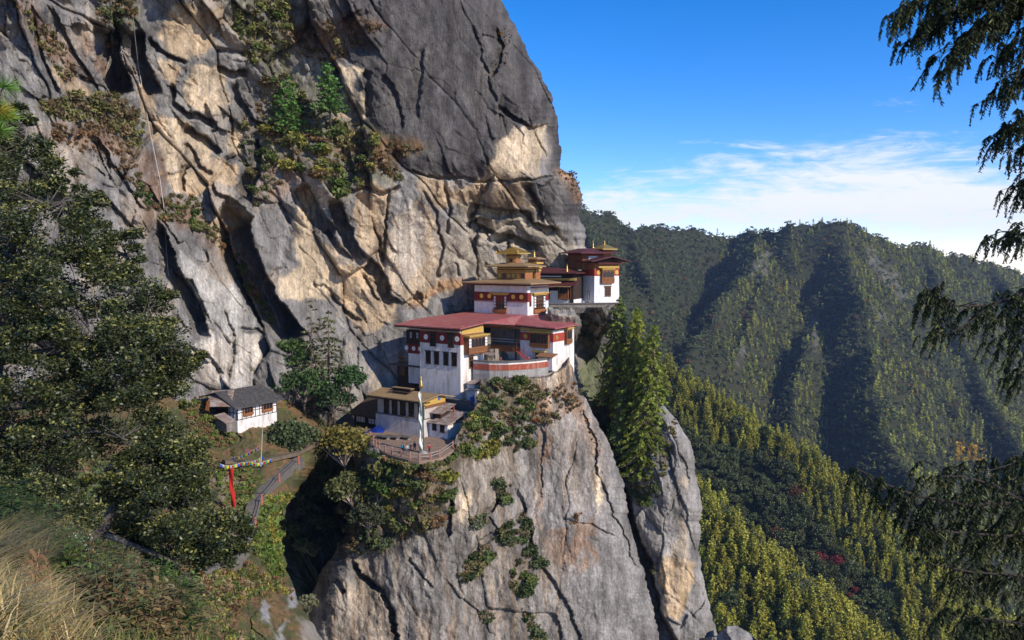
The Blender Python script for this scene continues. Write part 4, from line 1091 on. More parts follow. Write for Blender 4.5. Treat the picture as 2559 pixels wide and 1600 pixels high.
def bay(par, fc, a0, a1, w0, w1, depth, nl, white_ends=True, low=.36, name='bay_window', corn=True):
    """projecting carved timber bay: body, arched lights, lattice base, painted cornice"""
    a0, a1 = min(a0, a1), max(a0, a1)
    mb = MB(); fc.box(mb, a0, a1, .0, depth, w0, w1); body = mb.build(name, M_WOOD_, par)
    H = w1 - w0; wb = w0 + H * low
    mb = MB()
    n = nl * 2 + 1
    for i in range(n + 1):                                           # carved panels along the foot
        c = a0 + (a1 - a0) * i / n; fc.box(mb, c - .05, c + .05, depth, depth + .07, w0 + .25, wb - .08)
    fc.box(mb, a0 - .05, a1 + .05, depth, depth + .10, w0 + .10, w0 + .24); fc.box(mb, a0 - .05, a1 + .05, depth, depth + .10, wb - .07, wb + .05)
    fc.box(mb, a0 + .1, a1 - .1, depth * .3, depth * .85, w0 - .16, w0 - .004)
    mb.build('panel', M_CARV, body)
    e = (a1 - a0) * .12 if white_ends else .12
    if white_ends:
        for s0, s1 in ((a0 + .04, a0 + e), (a1 - e, a1 - .04)):
            mb = MB()
            hh = (w1 - .15 - wb - .1) / 3
            for k in range(3): fc.box(mb, s0, s1, depth + .01, depth + .05, wb + .1 + k * hh, wb + .1 + k * hh + hh * .82)
            mb.build('white_panel', M_WPANE, body)
    x0, x1 = a0 + e + .05, a1 - e - .05
    for i in range(nl):
        b0, b1 = x0 + (x1 - x0) * i / nl + .06, x0 + (x1 - x0) * (i + 1) / nl - .06
        cx, r = (b0 + b1) / 2, (b1 - b0) / 2
        top = w1 - .22 - r
        vs = [(b0, wb + .12), (b1, wb + .12)] + [(cx + r * math.cos(q), top + r * math.sin(q)) for q in np.linspace(0, math.pi, 7)]
        m2 = MB(); k = len(vs)
        m2.add([fc.pt(a, depth + .02, w) for a, w in vs] + [fc.pt(a, depth + .045, w) for a, w in vs],
               [tuple(range(k)), tuple(range(2 * k - 1, k - 1, -1))] + [(q, (q + 1) % k, (q + 1) % k + k, q + k) for q in range(k)])
        m2.build('pane', M_PANE, body)
    if corn:
        mb = MB(); fc.box(mb, a0 - .12, a1 + .12, .003, depth + .22, w1 + .003, w1 + .20); fc.box(mb, a0 - .26, a1 + .26, .003, depth + .40, w1 + .203, w1 + .42)
        mb.build('cornice', M_YEL, body)
    return body
def dentils(mb, fc, a0, a1, w, n, size=.13, d0=.1, d1=.3):
    for i in range(n):
        c = a0 + (a1 - a0) * (i + .5) / n; fc.box(mb, c - size / 2, c + size / 2, d0, d1, w, w + size)
def hip(mb, eave, we, top, wt, t=.22, m=0):
    """hipped roof: eave and top rectangles (u0,u1,v0,v1), closed, with a flat soffit"""
    E = [(eave[0], eave[2]), (eave[1], eave[2]), (eave[1], eave[3]), (eave[0], eave[3])]
    Tt = [(top[0], top[2]), (top[1], top[2]), (top[1], top[3]), (top[0], top[3])]
    vs = [(x, y, we - t) for x, y in E] + [(x, y, we) for x, y in E] + [(x, y, wt) for x, y in Tt]
    fs = [(3, 2, 1, 0)] + [(k, (k + 1) % 4, (k + 1) % 4 + 4, k + 4) for k in range(4)] + [(k + 4, (k + 1) % 4 + 4, (k + 1) % 4 + 8, k + 8) for k in range(4)] + [(8, 9, 10, 11)]
    mb.add(vs, fs, m)
def finial(par, u, v, w, h, name='finial', r=None):
    r = r or h * .16
    return MB().lathe([(r * 1.25, 0), (r * 1.25, h * .06), (r * .5, h * .12), (r * 1.0, h * .20), (r * .95, h * .27), (r * .35, h * .36), (r * .7, h * .44), (r * .6, h * .52), (r * .22, h * .60), (r * .34, h * .68), (r * .12, h * .80), (r * .03, h)], (u, v, w), 10).build(name, M_GOLD, par, True)
def ring_box(par, name, u0, u1, v0, v1, w0, w1, mat, out):
    """a band wrapped round a block, standing out by out"""
    mb = MB(); mb.box(u0 - out, u1 + out, v0 - out, v1 + out, w0, w1); return mb.build(name, mat, par)
# ------------------------------------------------------------------ the main hall: white tower, recessed gallery, right wing, one red roof
K = Fr(zz(760, 1060), 163)
WG = Fr(zz(1340, 860), 170.6)
dW = WG.O - K.O; wu, wv, ww = float(dW @ K.e1), float(dW @ K.e2), float(dW[2])
hall = K.thing('main_hall', 'white monastery hall with wide red roof and tall battered tower above the cliff', 'monastery hall')
HT = 14.35
tw = MB().box(-10.75, 0.1, -.15, 8.0, -4.5, HT, batter=.12).build('tower_wall', M_WHITE, hall)
fF, fS = Face('f', -.06), Face('s', .03)
b0, b1 = 11.25, 13.62
mb = MB(); fF.box(mb, -10.62, .05, -.2, .10, b0, b1); fS.box(mb, -.16, 1.2, -.2, .10, b0, b1); mb.build('red_band', M_RED, hall)
for a in (-8.93, -4.62, -.78):
    mb = MB(); fF.disc(mb, a, 12.45, .55, .08, .16); mb.build('medallion', M_WHITEF, hall)
for a0, a1 in ((-7.75, -6.28), (-3.1, -1.55)): window(hall, fF, a0, a1, b0 - .55, b1 - .2, M_DWOOD, 1, 2, d=.08)
for a0, a1 in ((-9.02, -7.72), (-6.8, -5.5), (-4.32, -3.02), (-2.2, -.85)): window(hall, fF, a0, a1, 6.95, 9.45, M_DWOOD, 1, 2)
mb = MB()
for w_, n, s in ((13.66, 22, .17), (13.95, 22, .20)): dentils(mb, fF, -10.5, 0, w_, n, s, .02, .34)
fF.box(mb, -10.6, .0, 0, .22, 14.22, 14.45)
mb.build('cornice', M_CARV, hall)
bay(hall, fS, 1.0, 7.3, 9.35, 12.7, 1.35, 4, True, .36)
window(hall, fS, 2.7, 4.1, 6.3, 8.6, M_WOOD_, 1, 2)
mb = MB(); fS.box(mb, .2, 7.6, 0, .12, 13.35, HT + .6); mb.build('gable_board', M_YEL, hall)
mb = MB(); dentils(mb, Face('s', .15), .3, 7.5, 13.12, 18, .16, 0, .3); mb.build('dentil_row', M_CARV, hall)
# recessed timber wing at the left end
fA = Face('f', 1.9)
aw0, aw1 = -15.6, -10.8
MB().box(aw0, aw1 + .06, 1.9, 7.5, 2.0, HT + .1).build('annex_wall', M_WHITE, hall)
t0, t1 = K.Wd(zz(0, 700)[1], -12, 1.9), K.Wd(zz(0, 618)[1], -12, 1.9)
mb = MB(); fA.box(mb, aw0 - .1, aw1, .003, .5, t0, t1); fA.box(mb, aw0 - .2, aw1, .003, .7, t0 - .25, t0 - .003); mb.build('timber_gallery', M_DWOOD, hall)
for xa, xb in ((403, 421), (438, 457), (479, 498)):
    a0, a1 = K.U(zz(xa, 0)[0], 1.4, 11), K.U(zz(xb, 0)[0], 1.4, 11)
    window(hall, fA, a0, a1, t0 + .9, t1 - .4, M_DWOOD, 1, 1, False, d=.5, pane=M_WPANE)
mb = MB(); fA.box(mb, aw0 - .02, aw1, .003, .09, t0 - 2.35, t0 - .3); mb.build('red_band', M_RED, hall)
for xa in (418, 463, 503):
    mb = MB(); fA.disc(mb, K.U(zz(xa, 0)[0], 1.8, 9), t0 - 1.25, .5, .07, .14); mb.build('medallion', M_WHITEF, hall)
# gallery in the recess between tower and wing
rv = wv + 1.6
gf = K.Wd(zz(0, 803)[1], 3, rv)
MB().box(-6, wu - 8.2, rv, rv + .5, gf - 3, HT + .2).build('gallery_wall', surf("dark_plaster", (.19, .17, .165), (.10, .09, .09), .8, .9, .4), hall)  # dark grey plaster, mottled at random
fG = Face('f', rv)
lw0, lw1 = gf, K.Wd(zz(0, 748)[1], 3, rv)
mb = MB(); fG.box(mb, -6, wu - 8.25, .003, .12, lw0 - 1, lw1 - .2); mb.build('dado', M_WHITEF, hall)
mb = MB(); fG.box(mb, -6, wu - 8.25, .13, 2.1, lw1 - .2, lw1); fG.box(mb, -6, wu - 8.25, 2.0, 2.15, lw1 + 1.0, lw1 + 1.14)
for i in range(30): fG.box(mb, -6 + i * .27, -5.85 + i * .27, 2.03, 2.12, lw1, lw1 + 1.0)
mb.build('gallery_railing', M_CARV, hall)
for j, w_ in enumerate((lw1 + 1.75, lw1 + 2.3)):
    mb = MB()
    for i in range(22): fG.box(mb, -5.8 + i * .36, -5.62 + i * .36, .1, .22, w_ - .11, w_ + .09)
    mb.build('offering_bowl_row', M_WPANE, hall)
mb = MB(); fG.box(mb, -6, wu - 8.0, .3, 2.6, HT - .75, HT - .25); dentils(mb, Face('f', rv - 2.6), -6, wu - 8.0, HT - .95, 26, .18, -.1, .12); mb.build('gallery_beam', M_CARV, hall)
pu = K.U(zz(1107, 0)[0], rv - 2.4, gf + 4)
mb = MB(); mb.box(pu - .16, pu + .16, rv - 2.55, rv - 2.25, gf - .2, HT - .2); mb.box(pu - .34, pu + .34, rv - 2.62, rv - 2.18, HT - 1.2, HT - .8); mb.build('gallery_post', M_DWOOD, hall)
mb = MB(); mb.box(pu - .45, pu + .45, rv - 2.8, rv - 2.0, lw1 - .1, lw1 + .15)
for c_ in (-.42, .34): mb.box(pu + c_, pu + c_ + .08, rv - 2.78, rv - 2.7, lw1 + .15, lw1 + 1.1)
mb.box(pu - .45, pu + .45, rv - 2.79, rv - 2.71, lw1 + 1.1, lw1 + 1.2); mb.build('landing', M_WOOD_, hall)
# steep stair down from the gallery
s0 = Vector((pu + .6, rv - 2.4, lw1 + .1)); s1 = Vector((K.U(zz(1185, 0)[0], rv - 4.2, gf), rv - 4.2, gf + .05))
mb = MB(); dirv = (s1 - s0)
for off in (-.45, .45):
    mb.tube([s0 + Vector((0, off, 0)), s1 + Vector((0, off, 0))], .09, 4); mb.tube([s0 + Vector((0, off, .9)), s1 + Vector((0, off, .9))], .05, 4)
for i in range(12):
    q = s0 + dirv * (i + .5) / 12; mb.box(q.x - .14, q.x + .14, q.y - .45, q.y + .45, q.z - .03, q.z + .03)
mb.build('stair', M_BRIGHTRED, hall)
# right wing
L = Vector((wu, wv, ww))
def wb(x0, x1, y0, y1, z0, z1, b=0): return MB().box(wu + x0, wu + x1, wv + y0, wv + y1, ww + z0, ww + z1, batter=b)
wb(-8.35, .1, -.1, 9.0, -4.2, 8.6, .1).build('wing_wall', M_WHITE, hall)
fW, fWs = Face('f', wv - .03), Face('s', wu + .03)
wy = lambda y, u=-2: WG.Wd(zz(0, y)[1], u, 0) + ww
r0, r1 = wy(690), wy(638)
mb = MB(); fW.box(mb, wu - 8.3, wu - .02, .0, .09, r0, r1); fWs.box(mb, wv - .12, wv + 7.2, 0, .09, r0, r1); mb.build('red_band', M_BRIGHTRED, hall)
mb = MB(); fW.disc(mb, wu - 6.9, (r0 + r1) / 2, .55, .07, .15); mb.build('medallion', M_GOLD, hall)
mb = MB(); fWs.disc(mb, wv + 1.4, (r0 + r1) / 2, .5, .07, .15); mb.build('medallion', M_GOLD, hall)
bu0, bu1 = wu + WG.U(zz(1197, 0)[0], -.5, 5), wu + WG.U(zz(1313, 0)[0], -.5, 5)
bay(hall, fW, bu0, bu1, wy(725), wy(636), .7, 5, False, .22)
bay(hall, fWs, wv + 4.6, wv + 6.9, ww + 4.9, ww + 8.0, .7, 2, False, .3)
mb = MB(); fW.box(mb, wu - 8.3, wu - .02, 0, .35, r1 + .5, r1 + .9); dentils(mb, fW, wu - 8.2, wu - .1, r1 + .2, 26, .16, .0, .26); fWs.box(mb, wv, wv + 8.9, 0, .35, r1 + .7, r1 + 1.0); mb.build('cornice', M_YEL, hall)
du0, du1 = wu + WG.U(zz(1232, 0)[0], 0, 2), wu + WG.U(zz(1283, 0)[0], 0, 2)
dr = window(hall, fW, du0, du1, wy(802), wy(762), M_DWOOD, 1, 0, False, name='door')
mb = MB(); fW.box(mb, du0 - .4, du1 + .4, .0, .6, wy(762) - .02, wy(756) + .012); fW.box(mb, du0 - .6, du1 + .6, .0, .8, wy(756) + .003, wy(750)); mb.build('lintel', M_YEL, dr)
# red roof: front slope, side slope over the recess, hip over the wing
kA, kB = K.U(zz(335, 0)[0], -1.3, 14.75), 1.0
P_ = dict(A=(kA, -1.3, 14.75), B=(kB, -1.3, 14.75), C=(kB, 7.1, 15.42), D=(kA - .7, 7.1, 15.42), E=(wu - 8.75, wv - 1.4, 14.5), P1=(-.3, 23.6, 16.0), P2=(-16.5, 23.6, 16.0),
          F=(wu + 1.3, wv - 1.3, ww + 8.75), G=(wu + 1.3, wv + 8.6, ww + 8.9), P3=(-.3, 32.3, 16.0))
mb = MB()
mb.slab([P_['A'], P_['B'], P_['C'], P_['D']], .24)
mb.slab([P_['D'], P_['C'], P_['P1'], P_['P2']], .2); mb.slab([P_['C'], P_['E'], P_['P1']], .22)
mb.slab([P_['E'], P_['F'], P_['P1']], .24); mb.slab([P_['F'], P_['G'], P_['P3'], P_['P1']], .24)
roof = mb.build('roof', M_REDROOF, hall)
mb = MB()
def fascia(p, q, dz0=.26, dz1=.52, t=.07):
    p, q = Vector(p), Vector(q); e = (q - p); n = Vector((e.y, -e.x, 0)).normalized() * -.35
    a, b = p + n, q + n
    o = n.normalized() * t
    mb.add([a + Vector((0, 0, -dz0)), b + Vector((0, 0, -dz0)), b + Vector((0, 0, -dz1)), a + Vector((0, 0, -dz1)), a + o + Vector((0, 0, -dz0)), b + o + Vector((0, 0, -dz0)), b + o + Vector((0, 0, -dz1)), a + o + Vector((0, 0, -dz1))],
           [(0, 1, 2, 3), (7, 6, 5, 4), (0, 3, 7, 4), (1, 5, 6, 2), (3, 2, 6, 7)])
for a, b in (('A', 'B'), ('B', 'C'), ('C', 'E'), ('E', 'F'), ('F', 'G')): fascia(P_[a], P_[b])
for i in range(14): mb.box(kA + 1 + i * 1.25, kA + 1.2 + i * 1.25, -1.0, .2, 14.2, 14.45)
mb.build('fascia', M_DWOOD, roof)

# terrace in front of the gallery: curved white wall with red band and stone coping
ter_pts = [atv(*zz(838, 900), 165.0), atv(*zz(940, 900), 163.2), atv(*zz(1060, 900), 163.0), atv(*zz(1170, 900), 164.6), atv(*zz(1262, 900), 166.8), atv(*zz(1345, 880), 169.6), atv(*zz(1392, 870), 172.8), atv(*zz(1408, 860), 176.0)]
h_par = float(at(*zz(1060, 822), 163.0)[2])
ter = tag(empty('terrace_wall', ter_pts[2]), 'curved white terrace wall with red band and stone coping below the gallery', 'terrace wall')
o3 = ter_pts[2]
loc2 = [(p.x - o3.x, p.y - o3.y) for p in ter_pts]
def offs(pts, d):
    out = []
    for i, p in enumerate(pts):
        a, b = pts[max(i - 1, 0)], pts[min(i + 1, len(pts) - 1)]
        ex, ey = b[0] - a[0], b[1] - a[1]; l = math.hypot(ex, ey)
        out.append((p[0] + ey / l * d, p[1] - ex / l * d))
    return out
def wallstrip(mb, pts, d0, d1, z0, z1):
    A_, B_ = offs(pts, d0), offs(pts, d1)
    return mb.prism(B_ + A_[::-1], z0, z1)
hp = h_par - o3.z
cut5 = loc2[:6]
mb = wallstrip(MB(), loc2, -.5, .0, hp - 9, hp - 1.65); wallstrip(mb, cut5, -.5, -.02, hp - 1.64, hp); mb.build('wall', M_WHITE, ter)
wallstrip(MB(), cut5, -.02, .07, hp - 1.6, hp - .42).build('red_band', surf("pale_red_band", (.36, .085, .045), (.26, .055, .03), 2.5, .9, .4, dirt=(.45, .35, .28), dirt_amt=.5), ter)  # lighter, warmer red than the tower band, with pale blotches
mb = wallstrip(MB(), cut5, -.75, .22, hp + .003, hp + .16); wallstrip(mb, cut5, -.6, .10, hp + .163, hp + .30); mb.build('coping', M_TILE, ter)
MB().prism([(x, y) for x, y in loc2[:6]] + [(loc2[5][0] + 3, loc2[5][1] + 14), (loc2[0][0] - 2, loc2[0][1] + 22)], hp - 9, hp - 1.3).build('floor', M_CONC, ter)
# small tiled lean-to and tin canopy on the terrace
Q = Fr(zz(1338, 800), 167.6)
tl = Q.thing('tiled_kiosk', 'small white kiosk with a tiled roof on the terrace beside the wing door', 'kiosk')
MB().box(-3.6, -.1, 0, 1.6, -2.5, .35).build('wall', M_WHITEF, tl); MB().slab([(-4.0, -.4, .38), (.2, -.4, .38), (.2, 1.8, .95), (-4.0, 1.8, .95)], .16).build('roof', surf("clay_tiles", (.36, .17, .075), (.25, .12, .06), 4, .8, .8, wave=(3.0, 0, .4, .3)), tl)
Q = Fr(zz(932, 800), 166.5)
cn = Q.thing('tin_canopy', 'small rusty tin canopy on a post beside the terrace parapet', 'canopy')
MB().slab([(-2.6, -.9, 1.25), (1.2, -.9, .95), (1.2, 1.2, 1.05), (-2.6, 1.2, 1.35)], .08).build('roof', M_TIN, cn); MB().box(-.05, .05, 0, .1, -2.0, .9).build('post', M_CONC, cn); MB().box(-2.2, -2.1, 0, .1, -2.0, 1.2).build('post', M_CONC, cn)

# ------------------------------------------------------------------ golden-roofed temple
G = Fr(zz(1180, 530), 181)
tm = G.thing('golden_temple', 'white temple with tiered golden roofs and gilded finial above the red roof', 'temple')
uL, vR = -14.9, 9.0
MB().box(uL, .05, -.05, vR, -2.5, 6.75, batter=.06).build('wall', M_WHITEF, tm)
fF, fS = Face('f', -.04), Face('s', .04)
gy_ = lambda y, u=0, v=0: G.Wd(zz(0, y)[1], u, v)
q0, q1 = gy_(441), gy_(384)
mb = MB(); fF.box(mb, uL + .03, .0, 0, .09, q0, q1); fS.box(mb, -.1, 1.4, 0, .09, q0, q1); fS.box(mb, 7.4, vR - .1, 0, .09, q0, q1); mb.build('red_band', M_RED, tm)
mb = MB(); dentils(mb, fF, uL, 0, q0 - .22, 48, .14, .0, .16); mb.build('dentil_row', M_CARV, tm)
for x in (893, 942, 1092, 1143):
    mb = MB(); fF.disc(mb, G.U(zz(x, 0)[0], 0, 4), (q0 + q1) / 2 + .05, .52, .07, .16); mb.build('medallion', M_GOLD, tm)
def templewin(fc, a0, a1, w0, w1):
    o_ = window(tm, fc, a0, a1, w0, w1, M_WOOD_, 4, 3, False, d=.02, fr=.16)
    a0, a1 = min(a0, a1), max(a0, a1); e = (a1 - a0) * .16
    for s0 in (a0 + .08, a1 - e + .02):
        mb = MB()
        for k in range(4): fc.box(mb, s0, s0 + e - .12, .14, .20, w0 + .9 + k * (w1 - w0 - 1.1) / 4, w0 + .9 + (k + .78) * (w1 - w0 - 1.1) / 4)
        mb.build('white_panel', M_WPANE, o_)
    mb = MB(); fc.box(mb, a0 - .1, a1 + .1, .003, .45, w0 - .25, w0 + .5); fc.box(mb, a0 + .15, a1 - .15, .003, .35, w0 - .45, w0 - .253); mb.build('sill', M_CARV, o_)
    mb = MB(); fc.box(mb, a0 - .35, a1 + .35, .0, .45, w1 + .003, w1 + .3); fc.box(mb, a0 - .8, a1 + .8, .0, .7, w1 + .303, w1 + .62); mb.build('cornice', M_YEL, o_)
templewin(fF, G.U(zz(970, 0)[0], 0, 3), G.U(zz(1051, 0)[0], 0, 3), gy_(508), gy_(402))
templewin(fS, G.V(zz(1217, 0)[0], 0, 3), G.V(zz(1288, 0)[0], 0, 3), gy_(506), gy_(402))
window(tm, fS, .7, 1.35, gy_(470), gy_(402), M_BRIGHTRED, 0, 1, False)
mb = MB(); mb.box(uL + .4, -.3, .3, vR - .3, 6.75, 7.2); 
for i in range(18): mb.box(uL + i * .86, uL + .3 + i * .86, -1.7, 0, 6.86, 7.1)
for i in range(11): mb.box(0, 1.7, .2 + i * .82, .5 + i * .82, 6.86, 7.1)
mb.build('eave_beam', M_DWOOD, tm)
mb = MB(); fS.box(mb, 1.0, 8.6, .05, 1.7, 6.28, 6.42); mb.build('pent_roof', M_MAROON, tm)
eL = G.U(zz(760, 0)[0], -2.3, 7.3)
lan = (-10.4, -2.6, 3.0, 6.2)
wl1 = G.Wd(zz(0, 297)[1], -2.6, 3.0)
mb = MB(); hip(mb, (eL, 2.3, -2.3, 11.0), 7.45, (lan[0] - .3, lan[1] + .3, lan[2] - .3, lan[3] + 1.5), wl1 + .05, .25); r1_ = mb.build('roof', M_GOLDROOF, tm)
mb = MB(); mb.box(eL + .25, 2.05, -2.05, 10.75, 6.98, 7.19); mb.build('soffit', M_RED, r1_)
def lantern(u0, u1, v0, v1, w0, w1, mr, eave, wtop, name='lantern', rise=.9, roofm=M_GOLDROOF, toph=None, nlit=4):
    o_ = MB().box(u0, u1, v0, v1, w0, w1).build(name, M_CARV, tm)
    H_ = w1 - w0
    ff, fs = Face('f', v0), Face('s', u1)
    for k in range(nlit):
        a0, a1 = u0 + (u1 - u0) * (k + .18) / nlit, u0 + (u1 - u0) * (k + .82) / nlit
        mb = MB(); ff.box(mb, a0, a1, .003, .06, w0 + H_ * .08, w0 + H_ * .42); mb.build('panel', M_YEL if k % 4 != 1 else M_PANE, o_)
    mb = MB()
    for f_, s_ in ((.50, .12), (.62, .28), (.80, .5)):
        mb.box(u0 - s_, u1 + s_, v0 - s_, v1 + s_, w0 + H_ * f_, w0 + H_ * (f_ + .07))
    mb.build('cornice', M_YEL, o_)
    mb = MB()
    for n_, c_ in ((14, M_RED),):
        dentils(mb, Face('f', v0 - .2), u0, u1, w0 + H_ * .70, n_, .2, 0, .15); dentils(mb, Face('s', u1 + .2), v0, v1, w0 + H_ * .70, 8, .2, 0, .15)
    mb.build('dentil_row', M_RED, o_)
    cx_, cy_ = (u0 + u1) / 2, (v0 + v1) / 2
    tt = toph or (.5, .5)
    mb = MB(); hip(mb, (u0 - eave, u1 + eave, v0 - eave, v1 + eave), w1 + .1, (cx_ - tt[0], cx_ + tt[0], cy_ - tt[1], cy_ + tt[1]), w1 + .1 + rise, .22); mb.build('roof', roofm, o_)
    return o_
wl2 = G.Wd(zz(0, 218)[1], lan[1] + 1.6, lan[2] - 1.6)
lantern(*lan, wl1, wl2, M_CARV, 2.3, 0, rise=.75, toph=(2.6, 1.2), nlit=6)
l2v = (lan[2] + lan[3]) / 2
u2a, u2b = G.U(z6(545, 0)[0], 3.6, wl2 + 1), G.U(z6(655, 0)[0], 3.6, wl2 + 1)
wl3 = G.Wd(z6(0, 252)[1], u2b, 3.6)
lantern(u2a, u2b, 3.6, 5.6, wl2 + .8, wl3, M_CARV, 1.75, 0, rise=1.35, roofm=M_GOLD, toph=(.25, .25), nlit=3)
finial(tm, (u2a + u2b) / 2, 4.6, wl3 + 1.4, G.Wd(z6(0, 115)[1], (u2a + u2b) / 2, 4.6) - wl3 - 1.4)
for cu in (u2a - 1.7, u2b + 1.7):
    finial(tm, cu, 1.9, wl3 + .1, .8, 'corner_ornament')
u3a, u3b = G.U(z6(800, 0)[0], 7.5, wl2), G.U(z6(895, 0)[0], 7.5, wl2)
w3 = G.Wd(z6(0, 318)[1], u3b, 7.5)
lantern(u3a, u3b, 7.5, 9.5, 7.0, w3, M_CARV, .95, 0, rise=.35, roofm=M_GOLDROOF, toph=(1.0, .8), nlit=3)
finial(tm, (u3a + u3b) / 2, 8.5, w3 + .4, 1.9)

# ------------------------------------------------------------------ middle hall behind the temple
Qm = Fr(zz(1480, 450), 197, 24)
mh = Qm.thing('middle_hall', 'low hall with maroon roof and carved window front beside the golden temple', 'hall')
qu = Qm.U(zz(1185, 0)[0], 0, 8)
qy = lambda y, u=0, v=0: Qm.Wd(zz(0, y)[1], u, v)
MB().box(qu, -.4, 0, 7, -2.5, qy(426)).build('base_wall', M_WHITEF, mh); MB().box(qu + .02, -.42, .02, 6.9, qy(426) + .003, qy(262)).build('upper_wall', M_DWOOD, mh)
mb = MB(); Face('f', 0).box(mb, Qm.U(zz(1322, 0)[0], 0, 3), Qm.U(zz(1372, 0)[0], 0, 3), .003, .12, qy(426), qy(372)); mb.build('white_bay', M_WHITEF, mh)
fF = Face('f', 0)
wa, wb_ = Qm.U(zz(1378, 0)[0], -.6, 3), Qm.U(zz(1436, 0)[0], -.6, 3)
bay(mh, fF, wa, wb_, qy(424), qy(345), .6, 3, False, .42)
mb = MB(); fF.box(mb, wb_ + .25, -.4, .003, .12, -.5, qy(330)); mb.build('porch_wall', M_DWOOD, mh)
window(mh, fF, wb_ + .5, -1.2, qy(418), qy(345), M_WOOD_, 2, 1, True, d=.12)
window(mh, fF, wa - 4.3, wa - 3.1, qy(402), qy(372), M_RED, 0, 1, True)
mb = MB(); fF.box(mb, qu, .3, .003, .5, qy(306), qy(291)); mb.build('cornice', M_YEL, mh)
mb = MB(); fF.box(mb, qu, Qm.U(zz(1390, 0)[0], -1, 7), .6, 1.0, qy(284), qy(277)); mb.build('gutter', M_WPANE, mh)
mb = MB(); mb.slab([(wa - 4.5, -2.2, qy(335)), (.8, -2.2, qy(335)), (.8, .2, qy(312)), (wa - 4.5, .2, qy(312))], .18); mb.build('porch_roof', M_MAROON, mh)
mb = MB(); mb.slab([(wa - 2, -2.6, qy(342)), (wb_ + 1.2, -2.6, qy(342)), (wb_ + 1.2, -.3, qy(328)), (wa - 2, -.3, qy(328))], .14); mb.build('porch_roof', M_GOLDROOF, mh)
mb = MB(); hip(mb, (qu - 1.5, 1.0, -1.9, 8.5), qy(257), (qu + 1, -6, 2.5, 4.5), qy(226), .22); mb.build('roof', M_MAROON, mh)
finial(mh, Qm.U(z6(1255, 0)[0], -1, 8), -.6, qy(250), 2.0)

# ------------------------------------------------------------------ the tower on the outer crag
T_ = Fr(zz(1600, 452), 200, 60)
tt_ = T_.thing('crag_tower', 'white temple tower with carved bay window and gabled maroon roof on the outermost crag', 'tower')
tv = T_.V(zz(1757, 0)[0]); ty_ = lambda y, u=0, v=3: T_.Wd(zz(0, y)[1], u, v)
HTt = ty_(196)
MB().box(-6, .12, -.12, tv + .1, -3, HTt, batter=.28).build('wall', M_WHITEF, tt_)
fF, fS = Face('f', .1), Face('s', -.13)
q0, q1 = ty_(276), ty_(234)
mb = MB(); fS.box(mb, .1, tv - .12, .0, .12, q0, q1); fF.box(mb, -5.6, -.1, 0, .12, q0, q1); mb.build('red_band', M_BRIGHTRED, tt_)
mb = MB(); fS.box(mb, .1, tv - .12, .0, .16, q1 + .003, HTt - .05); fF.box(mb, -5.6, -.1, 0, .16, q1 + .003, HTt - .05); mb.build('frieze', M_CARV, tt_)
for x in (1628, 1741):
    mb = MB(); fS.disc(mb, T_.V(zz(x, 0)[0], 0, 7), (q0 + q1) / 2, .55, .1, .2); mb.build('medallion', M_GOLD, tt_)
bay(tt_, fS, T_.V(zz(1649, 0)[0], .5, 6), T_.V(zz(1724, 0)[0], .5, 6), ty_(322), ty_(240), .8, 3, False, .42)
mb = MB(); fS.box(mb, T_.V(zz(1625, 0)[0], .5, 8), T_.V(zz(1752, 0)[0], .5, 8), .1, 1.0, ty_(226), ty_(214)); mb.build('cornice', M_YEL, tt_)
window(tt_, fS, T_.V(zz(1666, 0)[0], 0, 3), T_.V(zz(1703, 0)[0], 0, 3), ty_(404), ty_(345), M_WOOD_, 2, 2, True, d=.16)
window(tt_, fF, -3.0, -2.0, ty_(425), ty_(372), M_RED, 0, 1, False)
mb = MB(); mb.slab([(1.7, .0, HTt - .1), (1.7, tv, HTt - .1), (.0, tv, HTt + .35), (.0, .0, HTt + .35)], .14); mb.build('pent_roof', M_MAROON, tt_)
rw0, rwp = ty_(184, 1.5, -1.5), ty_(152, 1.5, tv / 2)
mb = MB(); vm = tv / 2 + .3
mb.slab([(2.0, -2.2, rw0), (2.0, vm, rwp), (-6, vm, rwp), (-6, -2.2, rw0)], .24); mb.slab([(2.0, vm, rwp), (2.0, tv + 2.4, rw0), (-6, tv + 2.4, rw0), (-6, vm, rwp)], .24)
ro = mb.build('roof', M_MAROON, tt_)
mb = MB(); mb.add([(.2, -.3, HTt), (.2, tv + .3, HTt), (.2, vm, rwp - .3), (-5.8, -.3, HTt), (-5.8, tv + .3, HTt), (-5.8, vm, rwp - .3)], [(0, 1, 2), (5, 4, 3), (0, 3, 4, 1), (1, 4, 5, 2), (2, 5, 3, 0)]); mb.build('gable', M_DWOOD, tt_)
# upper storey with gilded lantern
su0, su1 = -9.5, -3.0
sw0, sw1 = rwp - 1.4, ty_(132, -3, 3)
MB().box(su0, su1, -1.5, tv - 1.0, sw0 - 2, sw1 + .4).build('upper_wall', M_WOOD_, tt_)
mb = MB(); Face('s', su1).box(mb, 0.2, 3.2, .12, .2, sw0 - .1, sw1 - .8); mb.build('white_panel', M_WHITEF, tt_)
mb = MB(); Face('s', su1).box(mb, -1.4, tv - 1.1, .003, .1, sw1 - .6, sw1 + .2); Face('f', -1.5).box(mb, su0, su1, .003, .1, sw1 - .6, sw1 + .2); mb.build('red_band', M_RED, tt_)
ew = ty_(118, -2, 3)
mb = MB(); hip(mb, (su0 - 1, su1 + 2.2, -3.6, tv + .6), ew - .5, (su0 + 1, su1 - 2, 1, tv - 3.5), ew + .6, .2); mb.build('upper_roof', M_MAROON, tt_)
lv = T_.V(zz(1665, 0)[0], -4, 12)
lb0, lb1 = ew - .2, ty_(108, -4, lv)
lo = MB().box(-5.2, -2.8, lv - 1.2, lv + 1.2, lb0 - 1.2, lb1).build('lantern', M_CARV, tt_)
